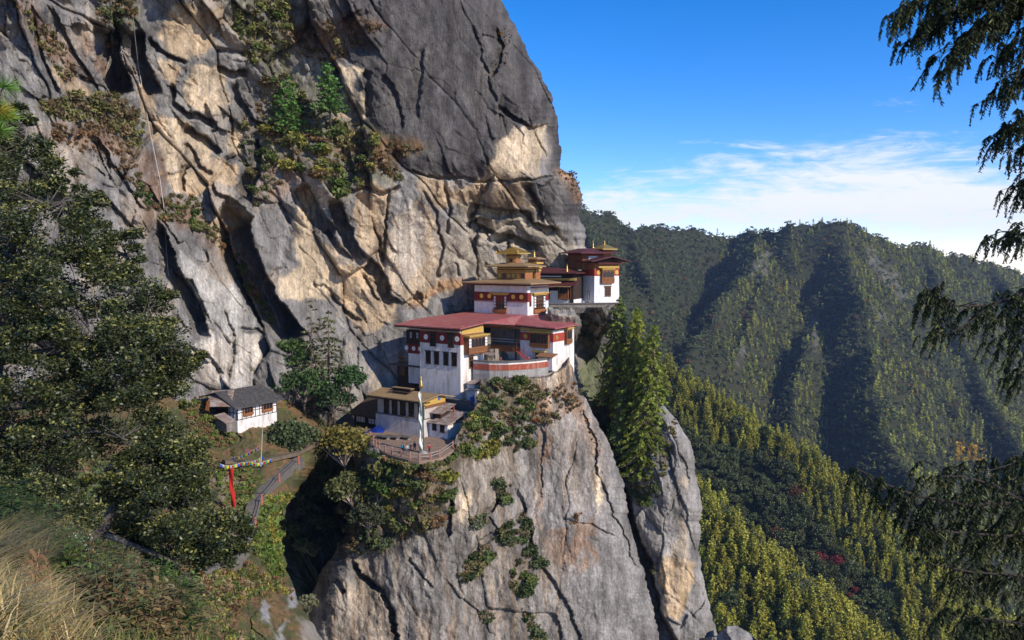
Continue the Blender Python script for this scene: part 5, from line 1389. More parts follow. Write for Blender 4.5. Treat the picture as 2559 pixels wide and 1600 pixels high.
mb = MB(); hip(mb, (-6.4, -1.6, lv - 2.3, lv + 2.3), lb1 + .05, (-4.2, -3.8, lv - .2, lv + .2), lb1 + 1.25, .18); mb.build('roof', M_GOLD, lo)
finial(tt_, -4, lv, lb1 + 1.2, T_.Wd(zz(0, 48)[1], -4, lv) - lb1 - 1.2)
finial(tt_, -6, T_.V(zz(1593, 0)[0], -6, 13), ew + .1, 2.9, r=.28)
# parapet of the upper terrace
U0, U1, U2 = atv(*zz(1318, 455), 191), atv(*zz(1540, 455), 192.5), atv(*zz(1748, 458), 194)
up = tag(empty('upper_parapet', U0), 'long stone parapet wall with slab coping below the crag tower', 'parapet')
l2 = [(0, 0), (U1.x - U0.x, U1.y - U0.y), (U2.x - U0.x, U2.y - U0.y)]
wallstrip(MB(), l2, -.5, 0, -2.2, -.02).build('wall', M_STONE, up); wallstrip(MB(), l2, -.7, .25, 0, .22).build('coping', M_TILE, up)
MB().prism(l2 + [(l2[2][0] + 1, l2[2][1] + 14), (-2, 16)], -2.2, -.9).build('floor', M_CONC, up)

# ------------------------------------------------------------------ hall in the shade of the cliff with a pagoda lantern
Sh = Fr(zz(858, 540), 193.5)
sh = Sh.thing('shaded_hall', 'maroon roofed hall in the shade of the cliff with a small pagoda lantern', 'hall')
sL = Sh.U(zz(495, 0)[0], -1, 2)
MB().box(sL + 1.5, -1, 0, 7, -4, 1.2).build('wall', M_DWOOD, sh)
mb = MB(); hip(mb, (sL, .5, -1.5, 9), 1.3, (sL + 5, -4, 5, 7), Sh.Wd(zz(0, 480)[1], -8, 5), .2); mb.build('roof', M_MAROON, sh)
su, sv2 = Sh.U(zz(645, 0)[0], 5.5, 5), 5.5
wA, wB = Sh.Wd(zz(0, 488)[1], su, sv2), Sh.Wd(zz(0, 430)[1], su, sv2)
lo = MB().box(su - 1.9, su + 1.9, sv2 - 1.4, sv2 + 1.4, wA - 1.5, wB).build('lantern', M_DWOOD, sh)
mb = MB(); hip(mb, (su - 3.6, su + 3.6, sv2 - 3, sv2 + 3), wB, (su - .25, su + .25, sv2 - .25, sv2 + .25), wB + 2.0, .2); mb.build('roof', M_SLATE, lo)
finial(sh, su, sv2, wB + 1.9, 1.6)

# timber cabin at the foot of the hall, in deep shade
Cb = Fr(zz(512, 972), 172.5)
cb = Cb.thing('timber_cabin', 'dark timber cabin with grey hipped roof tucked behind the tower', 'cabin')
cu = Cb.U(zz(362, 0)[0])
MB().box(cu, 0, 0, 5, -3, Cb.Wd(zz(0, 858)[1])).build('wall', M_DWOOD, cb)
for i in range(4): window(cb, Face('f', 0), cu + .6 + i * 2.6, cu + 2.2 + i * 2.6, 2.0, 6.2, M_WOOD_, 1, 1, False)
mb = MB(); hip(mb, (Cb.U(zz(302, 0)[0], -1.4, 8), 1.2, -1.6, 6.5), Cb.Wd(zz(0, 848)[1], 0, -1.6), (cu + 4, -3, 2, 4), Cb.Wd(zz(0, 805)[1], -4, 3), .2); mb.build('roof', M_SLATE, cb)

# ------------------------------------------------------------------ lower house with the ochre roof
H = Fr(z7(842, 1165), 152)
lh = H.thing('lower_house', 'long white house with flat pitched ochre sheet roof above the yard', 'house')
hL = -12.3
hy = lambda y, u=0, v=0: H.Wd(z7(0, y)[1], u, v)
hm = hy(992)
MB().box(hL, .05, -.3, 6.4, -3.0, hm).build('lower_wall', surf("stained_whitewash", (.62, .58, .56), (.46, .42, .40), .7, .9, .8, 6, dirt=(.30, .20, .15), dirt_amt=.75), lh)
MB().box(hL + .25, 0, 0, 6.2, hm + .003, hy(815)).build('upper_wall', surf("buff_whitewash", (.55, .485, .42), (.42, .36, .31), .9, .9, .9, 6, dirt=(.28, .2, .15)), lh)
mb = MB(); mb.box(hL - .1, .15, -.42, 6.4, hm + .003, hm + .14); mb.build('string_course', M_TILE, lh)
fF = Face('f', 0)
for xa, xb in ((440, 489), (518, 571), (600, 653), (685, 738), (780, 830)):
    window(lh, fF, H.U(z7(xa, 0)[0], 0, 5), H.U(z7(xb, 0)[0], 0, 5), hm + .35, hy(825) - .15, M_DWOOD, 1, 1, True)
we = hy(806, 0, -1.2); rA = H.U(z7(255, 0)[0], -1.6, we)
rv_ = H.V(z7(1000, 0)[0], .9, we + 1.2); rwp = H.Wd(z7(0, 738)[1], .9, rv_)
mb = MB(); mb.slab([(rA, -1.6, we), (.9, -1.6, we), (.9, rv_, rwp), (rA - .5, rv_, rwp)], .2); mb.slab([(rA - .5, rv_, rwp), (.9, rv_, rwp), (.9, rv_ + 4.5, rwp - 1.0), (rA - .5, rv_ + 4.5, rwp - 1.0)], .2)
ro = mb.build('roof', M_GOLDROOF, lh)
mb = MB()
for i in range(16): mb.box(rA + .6 + i * .95, rA + .75 + i * .95, -1.4, 0, we - .42, we - .22)
mb.box(rA + .2, .7, -1.45, -1.3, we - .5, we - .22); mb.build('rafter_row', M_DWOOD, ro)
sl = lambda v: we + (rwp - we) * (v + 1.6) / (rv_ + 1.6)
s_a, s_b = H.U(z7(600, 0)[0], 4.4, sl(4) + .5), H.U(z7(770, 0)[0], 4.4, sl(4) + .5)
mb = MB(); mb.slab([(s_a - .6, 2.4, sl(2.4) + .75), (s_b, 2.4, sl(2.4) + .75), (s_b, rv_ - .2, sl(rv_) + .55), (s_a - .6, rv_ - .2, sl(rv_) + .55)], .12); mb.build('roof_hatch', M_GOLDROOF, ro)
mb = MB(); mb.box(s_a - .4, s_b - .2, 2.5, rv_ - .4, sl(2.5) + .02, sl(2.5) + .5); mb.build('hatch_side', M_DWOOD, ro)
o_a, o_b = H.U(z7(490, 0)[0], 2, sl(2)), H.U(z7(690, 0)[0], 2, sl(2))
mb = MB(); mb.slab([(o_a, .9, sl(.9) + .03), (o_b, .9, sl(.9) + .03), (o_b, 2.3, sl(2.3) + .03), (o_a, 2.3, sl(2.3) + .03)], .02); mb.build('roof_opening_shade', M_PANE, ro)  # thin dark sheet painting the shade inside a roof opening
fS = Face('s', 0)
mb = MB(); mb.add([(.03, -.2, we - 1.3), (.03, 6.2, we - 1.3), (.03, 6.2, rwp - .7), (.03, rv_, rwp - .25), (.03, -.2, we + .1), (-.3, -.2, we - 1.3), (-.3, 6.2, we - 1.3), (-.3, 6.2, rwp - .7), (-.3, rv_, rwp - .25), (-.3, -.2, we + .1)],
                  [(0, 1, 2, 3, 4), (9, 8, 7, 6, 5), (0, 5, 6, 1), (1, 6, 7, 2), (2, 7, 8, 3), (3, 8, 9, 4), (4, 9, 5, 0)]); mb.build('gable', M_YEL, lh)
mb = MB()
for k in range(2): dentils(mb, fS, .0, 6, we - 1.65 + k * .3, 15, .19, 0, .3 + k * .1)
mb.build('dentil_row', M_CARV, lh)
mb = MB(); Face('s', .03).disc(mb, 4.3, we - .25, .42, .003, .05); mb.build('gable_painting', surf("blue_paint", (.08, .12, .35), None, 6), lh)

def shed(name, label, c, D, left, right, top, roofm, wallm, low=-3, over=.5, pitch=.6, cat='shed', wins=()):
    f = Fr(c, D); o_ = f.thing(name, label, cat)
    u_, v_ = f.U(left), f.V(right); h_ = f.Wd(top)
    MB().box(u_, 0, 0, v_, low, h_).build('wall', wallm, o_)
    mb = MB(); mb.slab([(u_ - over, -over, h_ + .1), (over, -over, h_ + .1), (over, v_ + over, h_ + .1 + pitch), (u_ - over, v_ + over, h_ + .1 + pitch)], .09); mb.build('roof', roofm, o_)
    for a, b, y0, y1 in wins: window(o_, Face('f', 0), f.U(a, 0, 1), f.U(b, 0, 1), f.Wd(y0), f.Wd(y1), M_DWOOD, 1, 1, True)
    return o_, f, u_, v_, h_
S2, f2, u2_, v2_, h2_ = shed('tin_roofed_shed', 'white shed with rust streaked tin roof at the right end of the yard', z7(1070, 1168), 150.3, z7(838, 0)[0], z7(1222, 0)[0], z7(0, 1042)[1], M_TIN, M_WHITEF, over=.7, pitch=1.6,
    wins=((z7(920, 0)[0], z7(958, 0)[0], z7(0, 1112)[1], z7(0, 1040)[1]), (z7(998, 0)[0], z7(1040, 0)[0], z7(0, 1122)[1], z7(0, 1045)[1])))
mb = MB(); dentils(mb, Face('s', 0), .2, v2_, h2_ - .15, 11, .17, 0, .12); mb.build('dentil_row', M_BRIGHTRED, S2)
S1, f1, u1_, v1_, h1_ = shed('rusty_lean_to', 'rusty tin lean-to on red posts against the gable of the lower house', z7(1000, 1010), 152.6, z7(880, 0)[0], z7(1090, 0)[0], z7(0, 930)[1], M_TIN, M_DWOOD, over=.9, pitch=1.3, low=-2)
mb = MB(); mb.box(.55, .75, v1_ + .3, v1_ + .5, -1.5, h1_ + 1.2); mb.build('post', M_BRIGHTRED, S1)
shed('kiosk', 'small white hut with flat grey roof at the right foot of the tower', z7(1365, 785), 160.0, z7(1250, 0)[0], z7(1443, 0)[0], z7(0, 712)[1], M_CONC, M_WHITE, over=.25, pitch=.25, cat='hut')
shed('kiosk', 'little hut with rusty slanted roof just below the terrace wall', z7(1335, 700), 162.2, z7(1262, 0)[0], z7(1415, 0)[0], z7(0, 640)[1], M_TIN, M_WHITE, over=.3, pitch=.5, cat='hut')
shed('kiosk', 'tiny white hut with stone slab roof beside the white gate pillar', z7(1255, 1015), 154.5, z7(1228, 0)[0], z7(1330, 0)[0], z7(0, 945)[1], M_TILE, M_WHITE, over=.2, pitch=.2, cat='hut')
pf = Fr(z7(1350, 1010), 155.5); pl = pf.thing('gate_pillar', 'tall white pillar at the head of the steps beside the bushes', 'pillar')
MB().box(-.35, .35, 0, .7, -3, 6.0, batter=.05).build('shaft', M_WHITE, pl); MB().box(-.5, .5, -.15, .85, 6.0, 6.25).build('cap', M_TILE, pl)
bf = Fr(z7(1335, 822), 157.5); bd = bf.thing('water_drum', 'blue plastic water drum beside the grey roofed hut', 'drum')
MB().lathe([(.75, -.6), (.8, 0), (.8, .5), (.74, .55), (.8, .6), (.8, 1.15), (.7, 1.3), (.25, 1.4)], (0, 0, 0), 14).build('body', surf("blue_plastic", (.03, .06, .36), None, 2, .45), bd); MB().lathe([(.26, 1.4), (.26, 1.5), (.1, 1.52)], (0, 0, 0), 10).build('lid', M_PANE, bd)
# retaining wall and dark passage behind the sheds
pw = Fr(z7(1235, 820), 158.0); po = pw.thing('retaining_wall', 'grimy retaining wall between the tower foot and the lean-to', 'wall')
MB().box(-9, 4.5, 0, .6, -9, .2).build('wall', M_STONE, po); MB().box(-9.1, 4.6, -.15, .7, .203, .40).build('coping', M_TILE, po)
# dark roofed hut at the left end
Lf = Fr(z7(400, 1095), 160.5); lf = Lf.thing('brown_roofed_hut', 'small hut with dark brown roof and white shuttered windows left of the lower house', 'hut')
lu = Lf.U(z7(140, 0)[0]); lw_ = Lf.Wd(z7(0, 965)[1])
MB().box(lu, 0, 0, 5, -3, lw_).build('wall', M_DWOOD, lf)
window(lf, Face('f', 0), Lf.U(z7(280, 0)[0], 0, 2), Lf.U(z7(375, 0)[0], 0, 2), .9, lw_ - .5, M_DWOOD, 2, 1, False, pane=M_WPANE)
window(lf, Face('f', 0), Lf.U(z7(160, 0)[0], 0, 2), Lf.U(z7(255, 0)[0], 0, 2), lw_ - 1.7, lw_ - .3, M_DWOOD, 3, 0, False, pane=M_WHITE)
mb = MB(); mb.slab([(lu - 1, -1.2, lw_), (.8, -1.2, lw_), (.8, 5.5, lw_ + 2.6), (lu - 1, 5.5, lw_ + 2.6)], .2); mb.build('roof', surf("brown_boards", (.085, .055, .038), (.05, .034, .025), 1.2, .8, .5, wave=(1.5, 0, .4, .2)), lf)
# blue tarpaulin over a heap
bt = Fr(z7(345, 1140), 157.0)
rg = np.random.RandomState(3); V_, F_ = [], []
nu, nv = 12, 8
for j in range(nv):
    for i in range(nu):
        a = i / (nu - 1) * 2 - 1; b = j / (nv - 1) * 2 - 1
        V_.append((a * 2.2, b * 1.6, 1.9 * (1 - abs(a) ** 3) ** .6 * (1 - abs(b) ** 3) ** .6 * (.75 + .25 * math.sin(a * 3 + b * 2)) + .14 * rg.normal() - .3))
F_ = [(j * nu + i, j * nu + i + 1, (j + 1) * nu + i + 1, (j + 1) * nu + i) for j in range(nv - 1) for i in range(nu - 1)]
o = np_mesh('tarpaulin', V_, F_, surf("blue_tarpaulin", (.010, .035, .26), (.008, .025, .17), 2, .45, .3), smooth=True, loc=bt.O); tag(o, 'blue tarpaulin draped over a heap beside the lower house', 'tarpaulin')

# ------------------------------------------------------------------ yard, fence, flagpole
yz = float(H.O[2])
def onyard(x, y, dz=0.0):
    r = rays(*z7(x, y)); D_ = (yz + dz) / r[2]; return Vector(r * D_)
fp = [(300, 1175), (330, 1225), (358, 1258), (388, 1275), (448, 1310), (515, 1335), (608, 1362), (695, 1385), (790, 1396), (900, 1385), (988, 1360), (1122, 1270)]
rim = [onyard(x, y) for x, y in fp]
yo = rim[6]
mb = MB(); rl = [(p.x - yo.x, p.y - yo.y) for p in rim]
mb.prism(offs(rl, .5) + [(rl[-1][0] + 1, rl[-1][1] + 14), (rl[0][0] - 6, rl[0][1] + 10)], -.55, -.02)
yd = mb.build('yard', M_EARTH); yd.location = yo; tag(yd, kind='structure')
M_POST = surf("pink_post", (.42, .20, .155), (.30, .13, .10), 3, .8, .3); M_RAIL = surf("rail_paint", (.50, .42, .36), (.38, .30, .26), 3, .75, .2)
def fence(name, label, pts, hgt, pr, postm, railm, cat='fence', nr=2):
    o0 = pts[0]; f_ = tag(empty(name, o0), label, cat)
    for p in pts:
        q = p - o0
        MB().tube([(q.x, q.y, q.z - .3), (q.x, q.y, q.z + hgt), (q.x, q.y, q.z + hgt + .12)], [pr, pr * .95, pr * .5], 6).build('post', postm, f_)
    for a, b in zip(pts[:-1], pts[1:]):
        for k in range(nr):
            h_ = hgt * (.9 - .42 * k)
            MB().tube([a - o0 + Vector((0, 0, h_)), b - o0 + Vector((0, 0, h_))], .045, 5).build('rail', railm, f_)
    return f_
fence('yard_fence', 'pink posted rail fence round the edge of the yard by the flagpole', rim, 1.15, .14, M_POST, M_RAIL)
bp = onyard(832, 1318)
fpole = tag(empty('flagpole', bp), 'tall green flagpole with gilded top and long white prayer banner in the yard', 'flagpole')
ph = float(solve_y(np.array(bp), np.array((-.028, 0, 1.0)), z7(0, 560)[1]))
tip = Vector((-.028 * ph, 0, ph))
MB().tube([(0, 0, -.5), tip], [.10, .055], 8).build('pole', surf("green_pole", (.06, .13, .10), None, 3, .5), fpole, True)
MB().lathe([(.40, 0), (.30, .5), (.24, .9), (.20, 1.1), (.10, 1.3), (.12, 1.7), (.02, 2.1)], (tip.x, 0, tip.z - 2.0), 10).build('gilded_top', M_GOLD, fpole, True)
MB().lathe([(.8, -.4), (.8, .15), (.5, .3), (.12, .42)], (0, 0, 0), 12).build('plinth', M_CONC, fpole)
V_, F_ = [], []
n = 60
for i in range(n):
    t = i / (n - 1); w0 = ph * .805 * (1 - t) + .35 * t
    x0 = -.028 * w0 - .08; wd = .78 + .12 * math.sin(t * 9) - .4 * (1 - t) ** 3
    for j in range(5):
        s_ = j / 4
        V_.append((x0 - s_ * wd * (.75 + .2 * math.sin(t * 14 + 1)), .32 * math.sin(s_ * 4.2 + t * 17) + .18 * math.sin(t * 31 + s_ * 3), w0 - .12 * s_))
F_ = [(i * 5 + j, i * 5 + j + 1, (i + 1) * 5 + j + 1, (i + 1) * 5 + j) for i in range(n - 1) for j in range(4)]
ob = np_mesh('banner', V_, F_, leaf_mat("banner_cloth", False, (.80, .79, .76), .3, .8, .1, False), fpole, True)
m_ = ob.modifiers.new('solid', 'SOLIDIFY'); m_.thickness = .01
# stone seats along the house and a low planter
for i, (x, y, lb) in enumerate(((430, 1140, 'flat stone bench nearest the blue tarpaulin'), (525, 1165, 'flat stone bench in the middle of the row along the lower house'), (640, 1190, 'flat stone bench of the row nearest the flagpole'))):
    f_ = Fr(z7(x, y), 150.5); f_.O[2] = yz
    b_ = f_.thing('stone_bench', lb, 'bench', 'stone benches along the lower house')
    MB().box(-1.5, 1.5, -.6, .6, .42, .60).build('seat', M_TILE, b_)
    for s_ in (-1.2, .9): MB().box(s_, s_ + .3, -.45, .45, -.1, .42).build('leg', M_STONE, b_)
# ------------------------------------------------------------------ white cottage, path, prayer flags
D_ = SHEETS['hillside']
Lc = Fr(z4(420, 385), 139.0, 30)
ct = Lc.thing('white_cottage', 'small white half timbered cottage with grey shingle roof at the foot of the cliff', 'cottage')
cv = Lc.V(z4(628, 0)[0], 0, 3); cw = Lc.Wd(z4(0, 252)[1])
w1_ = Lc.Wd(z4(0, 327)[1])
MB().box(-5.5, .04, -.06, cv + .05, -4.0, w1_, batter=.03).build('lower_wall', M_WHITE, ct)
MB().box(-5.4, 0, 0, cv, w1_ + .003, cw + .1).build('upper_wall', M_WHITEF, ct)
fs, ff = Face('s', 0), Face('f', 0)
mb = MB()
for k in range(10): fs.box(mb, cv * k / 9 - .06, cv * k / 9 + .06, .003, .07, w1_, cw)
for w_ in (w1_ + .02, w1_ + (cw - w1_) * .5, cw - .2): fs.box(mb, 0, cv, .003, .06, w_, w_ + .11)
for k in range(3): ff.box(mb, -1.9 + k * .9, -1.78 + k * .9, .003, .07, w1_, cw)
for w_ in (w1_ + .02, w1_ + (cw - w1_) * .5): ff.box(mb, -5.4, 0, .003, .06, w_, w_ + .11)
mb.build('timber_frame', M_DWOOD, ct)
for xa, xb in ((447, 498), (548, 604)):
    a0, a1 = Lc.V(z4(xa, 0)[0], 0, 3), Lc.V(z4(xb, 0)[0], 0, 3)
    bay(ct, fs, a0, a1, Lc.Wd(z4(0, 298)[1], 0, 2), Lc.Wd(z4(0, 250)[1], 0, 2), .28, 3, False, .22, corn=False)
mb = MB(); ff.box(mb, -5.3, -2.2, .003, .12, w1_ + .2, cw - .05); mb.build('porch_shade', M_PANE, ct)  # flat dark panel standing in for the shade of the porch recess
re_, rr_ = cw + .05, Lc.Wd(z4(0, 161)[1], -5, 2)
mb = MB(); mb.slab([(1.0, -1.2, re_ - .15), (1.0, cv + 1.2, re_ - .15), (-4.6, cv + .9, rr_), (-4.6, -.9, rr_)], .14); mb.slab([(-4.6, -.9, rr_), (-4.6, cv + .9, rr_), (-8.6, cv + .9, rr_ - 1.1), (-8.6, -1.0, rr_ - 1.1)], .14)
rf_ = mb.build('roof', M_SLATE, ct)
mb = MB()
rg = np.random.RandomState(5)
for k in range(22):
    u_ = rg.uniform(-4.2, .6); v_ = rg.uniform(-.6, cv + .5); z_ = re_ - .15 + (rr_ - re_ + .15) * (1.0 - u_) / 5.6
    mb.box(u_ - .18, u_ + .18, v_ - .14, v_ + .14, z_ + .01, z_ + .16)
mb.build('roof_stone', M_TILE, rf_)
mb = MB(); mb.slab([(-3.6, -3.6, re_ + .25), (-.3, -1.0, re_ + .15), (-3.6, 2.6, rr_ + .1), (-7.5, 1.0, rr_ - .2)], .07); mb.build('tin_patch', M_TIN, ct)
# a stacked timber store and an orange board by the cottage
of = Fr(z4(258, 275), 136.5, 20); ob = of.thing('orange_board', 'small orange board leaning on the bank left of the cottage', 'board')
MB().slab([(-.6, 0, .1), (.5, -.3, .1), (.3, .3, 1.7), (-.7, .6, 1.6)], .06).build('panel', surf("orange_paint", (.50, .17, .04), None, 3), ob); MB().box(-.1, 0, .3, .4, -.5, 1.0).build('prop', M_DWOOD, ob)
rt = Fr(z4(355, 318), 136.0, 40); ro_ = rt.thing('red_lean_to', 'low lean-to with faded red roof beside the cottage steps', 'shed')
MB().slab([(-2.2, -1, .5), (1.6, -1, -.4), (1.6, 1.0, -.2), (-2.2, 1.0, .7)], .1).build('roof', M_TIN, ro_); MB().box(-2, 1.4, -.7, .8, -2.0, -.5).build('wall', M_STONE, ro_)

# stepped path coming up from the lower left
path = [(405, 1475), (450, 1448), (500, 1430), (548, 1408), (575, 1398), (600, 1372), (615, 1335), (622, 1300), (632, 1262), (655, 1225), (690, 1195), (720, 1165), (752, 1142)]
pp = []
for x, y in path: pp.append(D_.pt(x, y, -1.0))
pz = [p.z for p in pp]
st = tag(empty('stairway', pp[5]), 'grey stone stairway climbing the grassy slope beside the dark gorge', 'stairway')
fine = []
for a, b in zip(pp[:-1], pp[1:]):
    for k in range(8): fine.append(a + (b - a) * k / 8)
for _ in range(4):
    fine = [fine[0]] + [(fine[i - 1] + fine[i] * 2 + fine[i + 1]) / 4 for i in range(1, len(fine) - 1)] + [fine[-1]]
M_STEP = surf("stone_step", (.20, .17, .14), (.11, .095, .08), 2.2, .9, .6)
mb = MB(); wid = .8
for a, b in zip(fine[:-1], fine[1:]):
    t = (b - a); t.z = 0
    if t.length < 1e-4: continue
    t.normalize(); n_ = Vector((t.y, -t.x, 0))
    q = [a - n_ * wid - t * .1, a + n_ * wid - t * .1, b + n_ * wid + t * .15, b - n_ * wid + t * .15]
    z1 = max(a.z, b.z) + .05
    mb.prism([(v.x - pp[5].x, v.y - pp[5].y) for v in q][::-1], min(a.z, b.z) - 1.6 - pp[5].z, z1 - pp[5].z)
mb.build('step', M_STEP, st)
fl = []
for i in range(0, len(fine), 13):
    t = fine[min(i + 1, len(fine) - 1)] - fine[max(i - 1, 0)]; t.z = 0; t.normalize()
    fl.append(fine[i] + Vector((t.y, -t.x, 0)) * .95)
M_OPOST = surf("orange_red_post", (.48, .13, .075), (.36, .10, .06), 3, .8, .3)
fence('stair_fence', 'orange posted rail fence along the outer side of the stairway', fl, 1.05, .15, M_OPOST, surf("weathered_rail", (.22, .195, .165), (.15, .13, .11), 3, .8))
# landing below the cottage, level path to the yard
lp = [D_.pt(560, 1150, -1.5), D_.pt(650, 1150, -1.5), D_.pt(740, 1130, -1.5), D_.pt(790, 1105, -1.5)]
lo3 = lp[0]
mb = MB()
for a, b in zip(lp[:-1], lp[1:]):
    t = (b - a).normalized(); n_ = Vector((t.y, -t.x, 0)) * 1.6
    mb.slab([a - n_ * .5 - lo3, a + n_ * .3 - lo3, b + n_ * .3 - lo3, b - n_ * .5 - lo3], .6)
o = mb.build('path', surf('beaten_path', (.17, .125, .085), (.11, .085, .055), 1.2, .95, .6, 5)); o.location = lo3; tag(o, kind='structure')
# prayer-flag strings on a pole, red banner
FLAGC = [(.03, .10, .55), (.75, .74, .72), (.55, .03, .03), (.05, .30, .08), (.70, .50, .03)]
M_FLAGS = [leaf_mat("flag_" + n_, False, c_, .25, .8, .1, False) for n_, c_ in zip(('blue', 'white', 'red', 'green', 'yellow'), FLAGC)]
dF = D_.depth(650, 1160) - 5.0; print('flags', dF)
pb, ptp = atv(*z4(543, 548), dF), atv(*z4(553, 372), dF)
fpo = tag(empty('flag_pole', pb), 'thin grey pole holding the coloured prayer flag strings below the cottage', 'pole')
MB().tube([(0, 0, -.8), ptp - pb], [.085, .05], 6).build('pole', surf("weathered_pole", (.42, .42, .38), None, 3), fpo); MB().lathe([(.12, 0), (.10, .15), (.02, .25)], ptp - pb, 6).build('cap', M_GOLD, fpo)
def flagstring(label, pts, sag, n, size):
    o0 = pts[0]; s_ = tag(empty('prayer_flag_string', o0), label, 'prayer flags', 'prayer flag strings below the cottage')
    P_ = []
    for a, b in zip(pts[:-1], pts[1:]):
        for k in range(12):
            t = k / 12; P_.append(a + (b - a) * t - Vector((0, 0, sag * 4 * t * (1 - t))))
    P_.append(pts[-1])
    MB().tube([p - o0 for p in P_], .02, 4).build('cord', M_WPANE, s_)
    for i in range(n):
        t = (i + .5) / n * (len(P_) - 1.01); k = int(t); q = P_[k] + (P_[k + 1] - P_[k]) * (t - k) - o0
        d = (P_[k + 1] - P_[k]).normalized() * size * .47
        dn = Vector((.1 * math.sin(i * 2.1), .14 * math.sin(i * 1.3), -size))
        mb = MB(); nn = Vector((0, .008, 0))
        vs = [q - d, q + d, q + d + dn, q - d + dn, q + dn * .5 + Vector((0, -.06 * math.sin(i), 0))]
        mb.add(vs, [(0, 1, 4), (1, 2, 4), (2, 3, 4), (3, 0, 4)])
        o_ = mb.build('flag', M_FLAGS[i % 5], s_)
flagstring('long lower string of coloured prayer flags running from the slope to the pole', [atv(*z4(326, 562), dF - 2), atv(*z4(440, 552), dF), atv(*z4(552, 520), dF)], .35, 26, .42)
flagstring('short upper string of coloured prayer flags above the red roofed hut', [atv(*z4(392, 526), dF + 2), atv(*z4(535, 466), dF)], .3, 18, .38)
flagstring('right hand string of coloured prayer flags between the pole and the bush', [atv(*z4(430, 566), dF + .5), atv(*z4(600, 536), dF + 3)], .25, 16, .38)
hf = Fr(z4(415, 550), 130, 15); ht = hf.thing('red_roofed_hut', 'tiny hut with faded red roof behind the prayer flags', 'hut')
MB().box(-1.6, 1.6, 0, 1.6, -1.2, .5).build('wall', M_STONE, ht); MB().slab([(-2, -.4, .5), (1.9, -.4, .6), (1.7, 2, 1.7), (-1.5, 2, 1.7)], .12).build('roof', surf("faded_red_tin", (.30, .12, .10), (.22, .09, .08), 2, .7), ht)
rb_ = atv(*z4(390, 822), D_.depth(580, 1280) - 2.5); rt2 = atv(*z4(372, 582), D_.depth(580, 1280) - 2.5)
rbn = tag(empty('banner_pole', rb_), 'tall narrow red banner on a pole above the stairway', 'banner')
MB().tube([(0, .1, -.5), rt2 - rb_ + Vector((0, .1, .3))], [.07, .04], 6).build('pole', M_DWOOD, rbn)
V_, F_ = [], []
dv = rt2 - rb_; n = 40
for i in range(n):
    t = .10 + .90 * i / (n - 1)
    for j in range(4):
        s_ = j / 3; wd = .62 + .08 * math.sin(t * 8) - .2 * (1 - t)
        q = dv * t + Vector((s_ * wd + .05 * math.sin(t * 6), .14 * math.sin(s_ * 4 + t * 9) - .15, 0)); V_.append(tuple(q))
F_ = [(i * 4 + j, i * 4 + j + 1, (i + 1) * 4 + j + 1, (i + 1) * 4 + j) for i in range(n - 1) for j in range(3)]
ob = np_mesh('cloth', V_, F_, leaf_mat("red_cloth", False, (.52, .035, .025), .25, .8, .1, False), rbn, True)
ob.modifiers.new('solid', 'SOLIDIFY').thickness = .01
# steel cables and a thin fall of water on the cliff
M_CABLE = surf("pale_cable", (.55, .54, .52), None, 3, .6)
for lb, pts in (('pale cable hanging down the left of the cliff', [(332, 40), (345, 160), (375, 330), (400, 450), (410, 520), (414, 600), (421, 690)]), ('thin pale cable in the dark hollow left of the monastery', [(876, 880), (884, 925), (888, 955)])):
    P_ = [A.pt(x, y, -1.6) for x, y in pts]
    o = MB().tube([p - P_[0] for p in P_], .05, 5).build('cable', M_CABLE); o.location = P_[0]; tag(o, lb, 'cable')

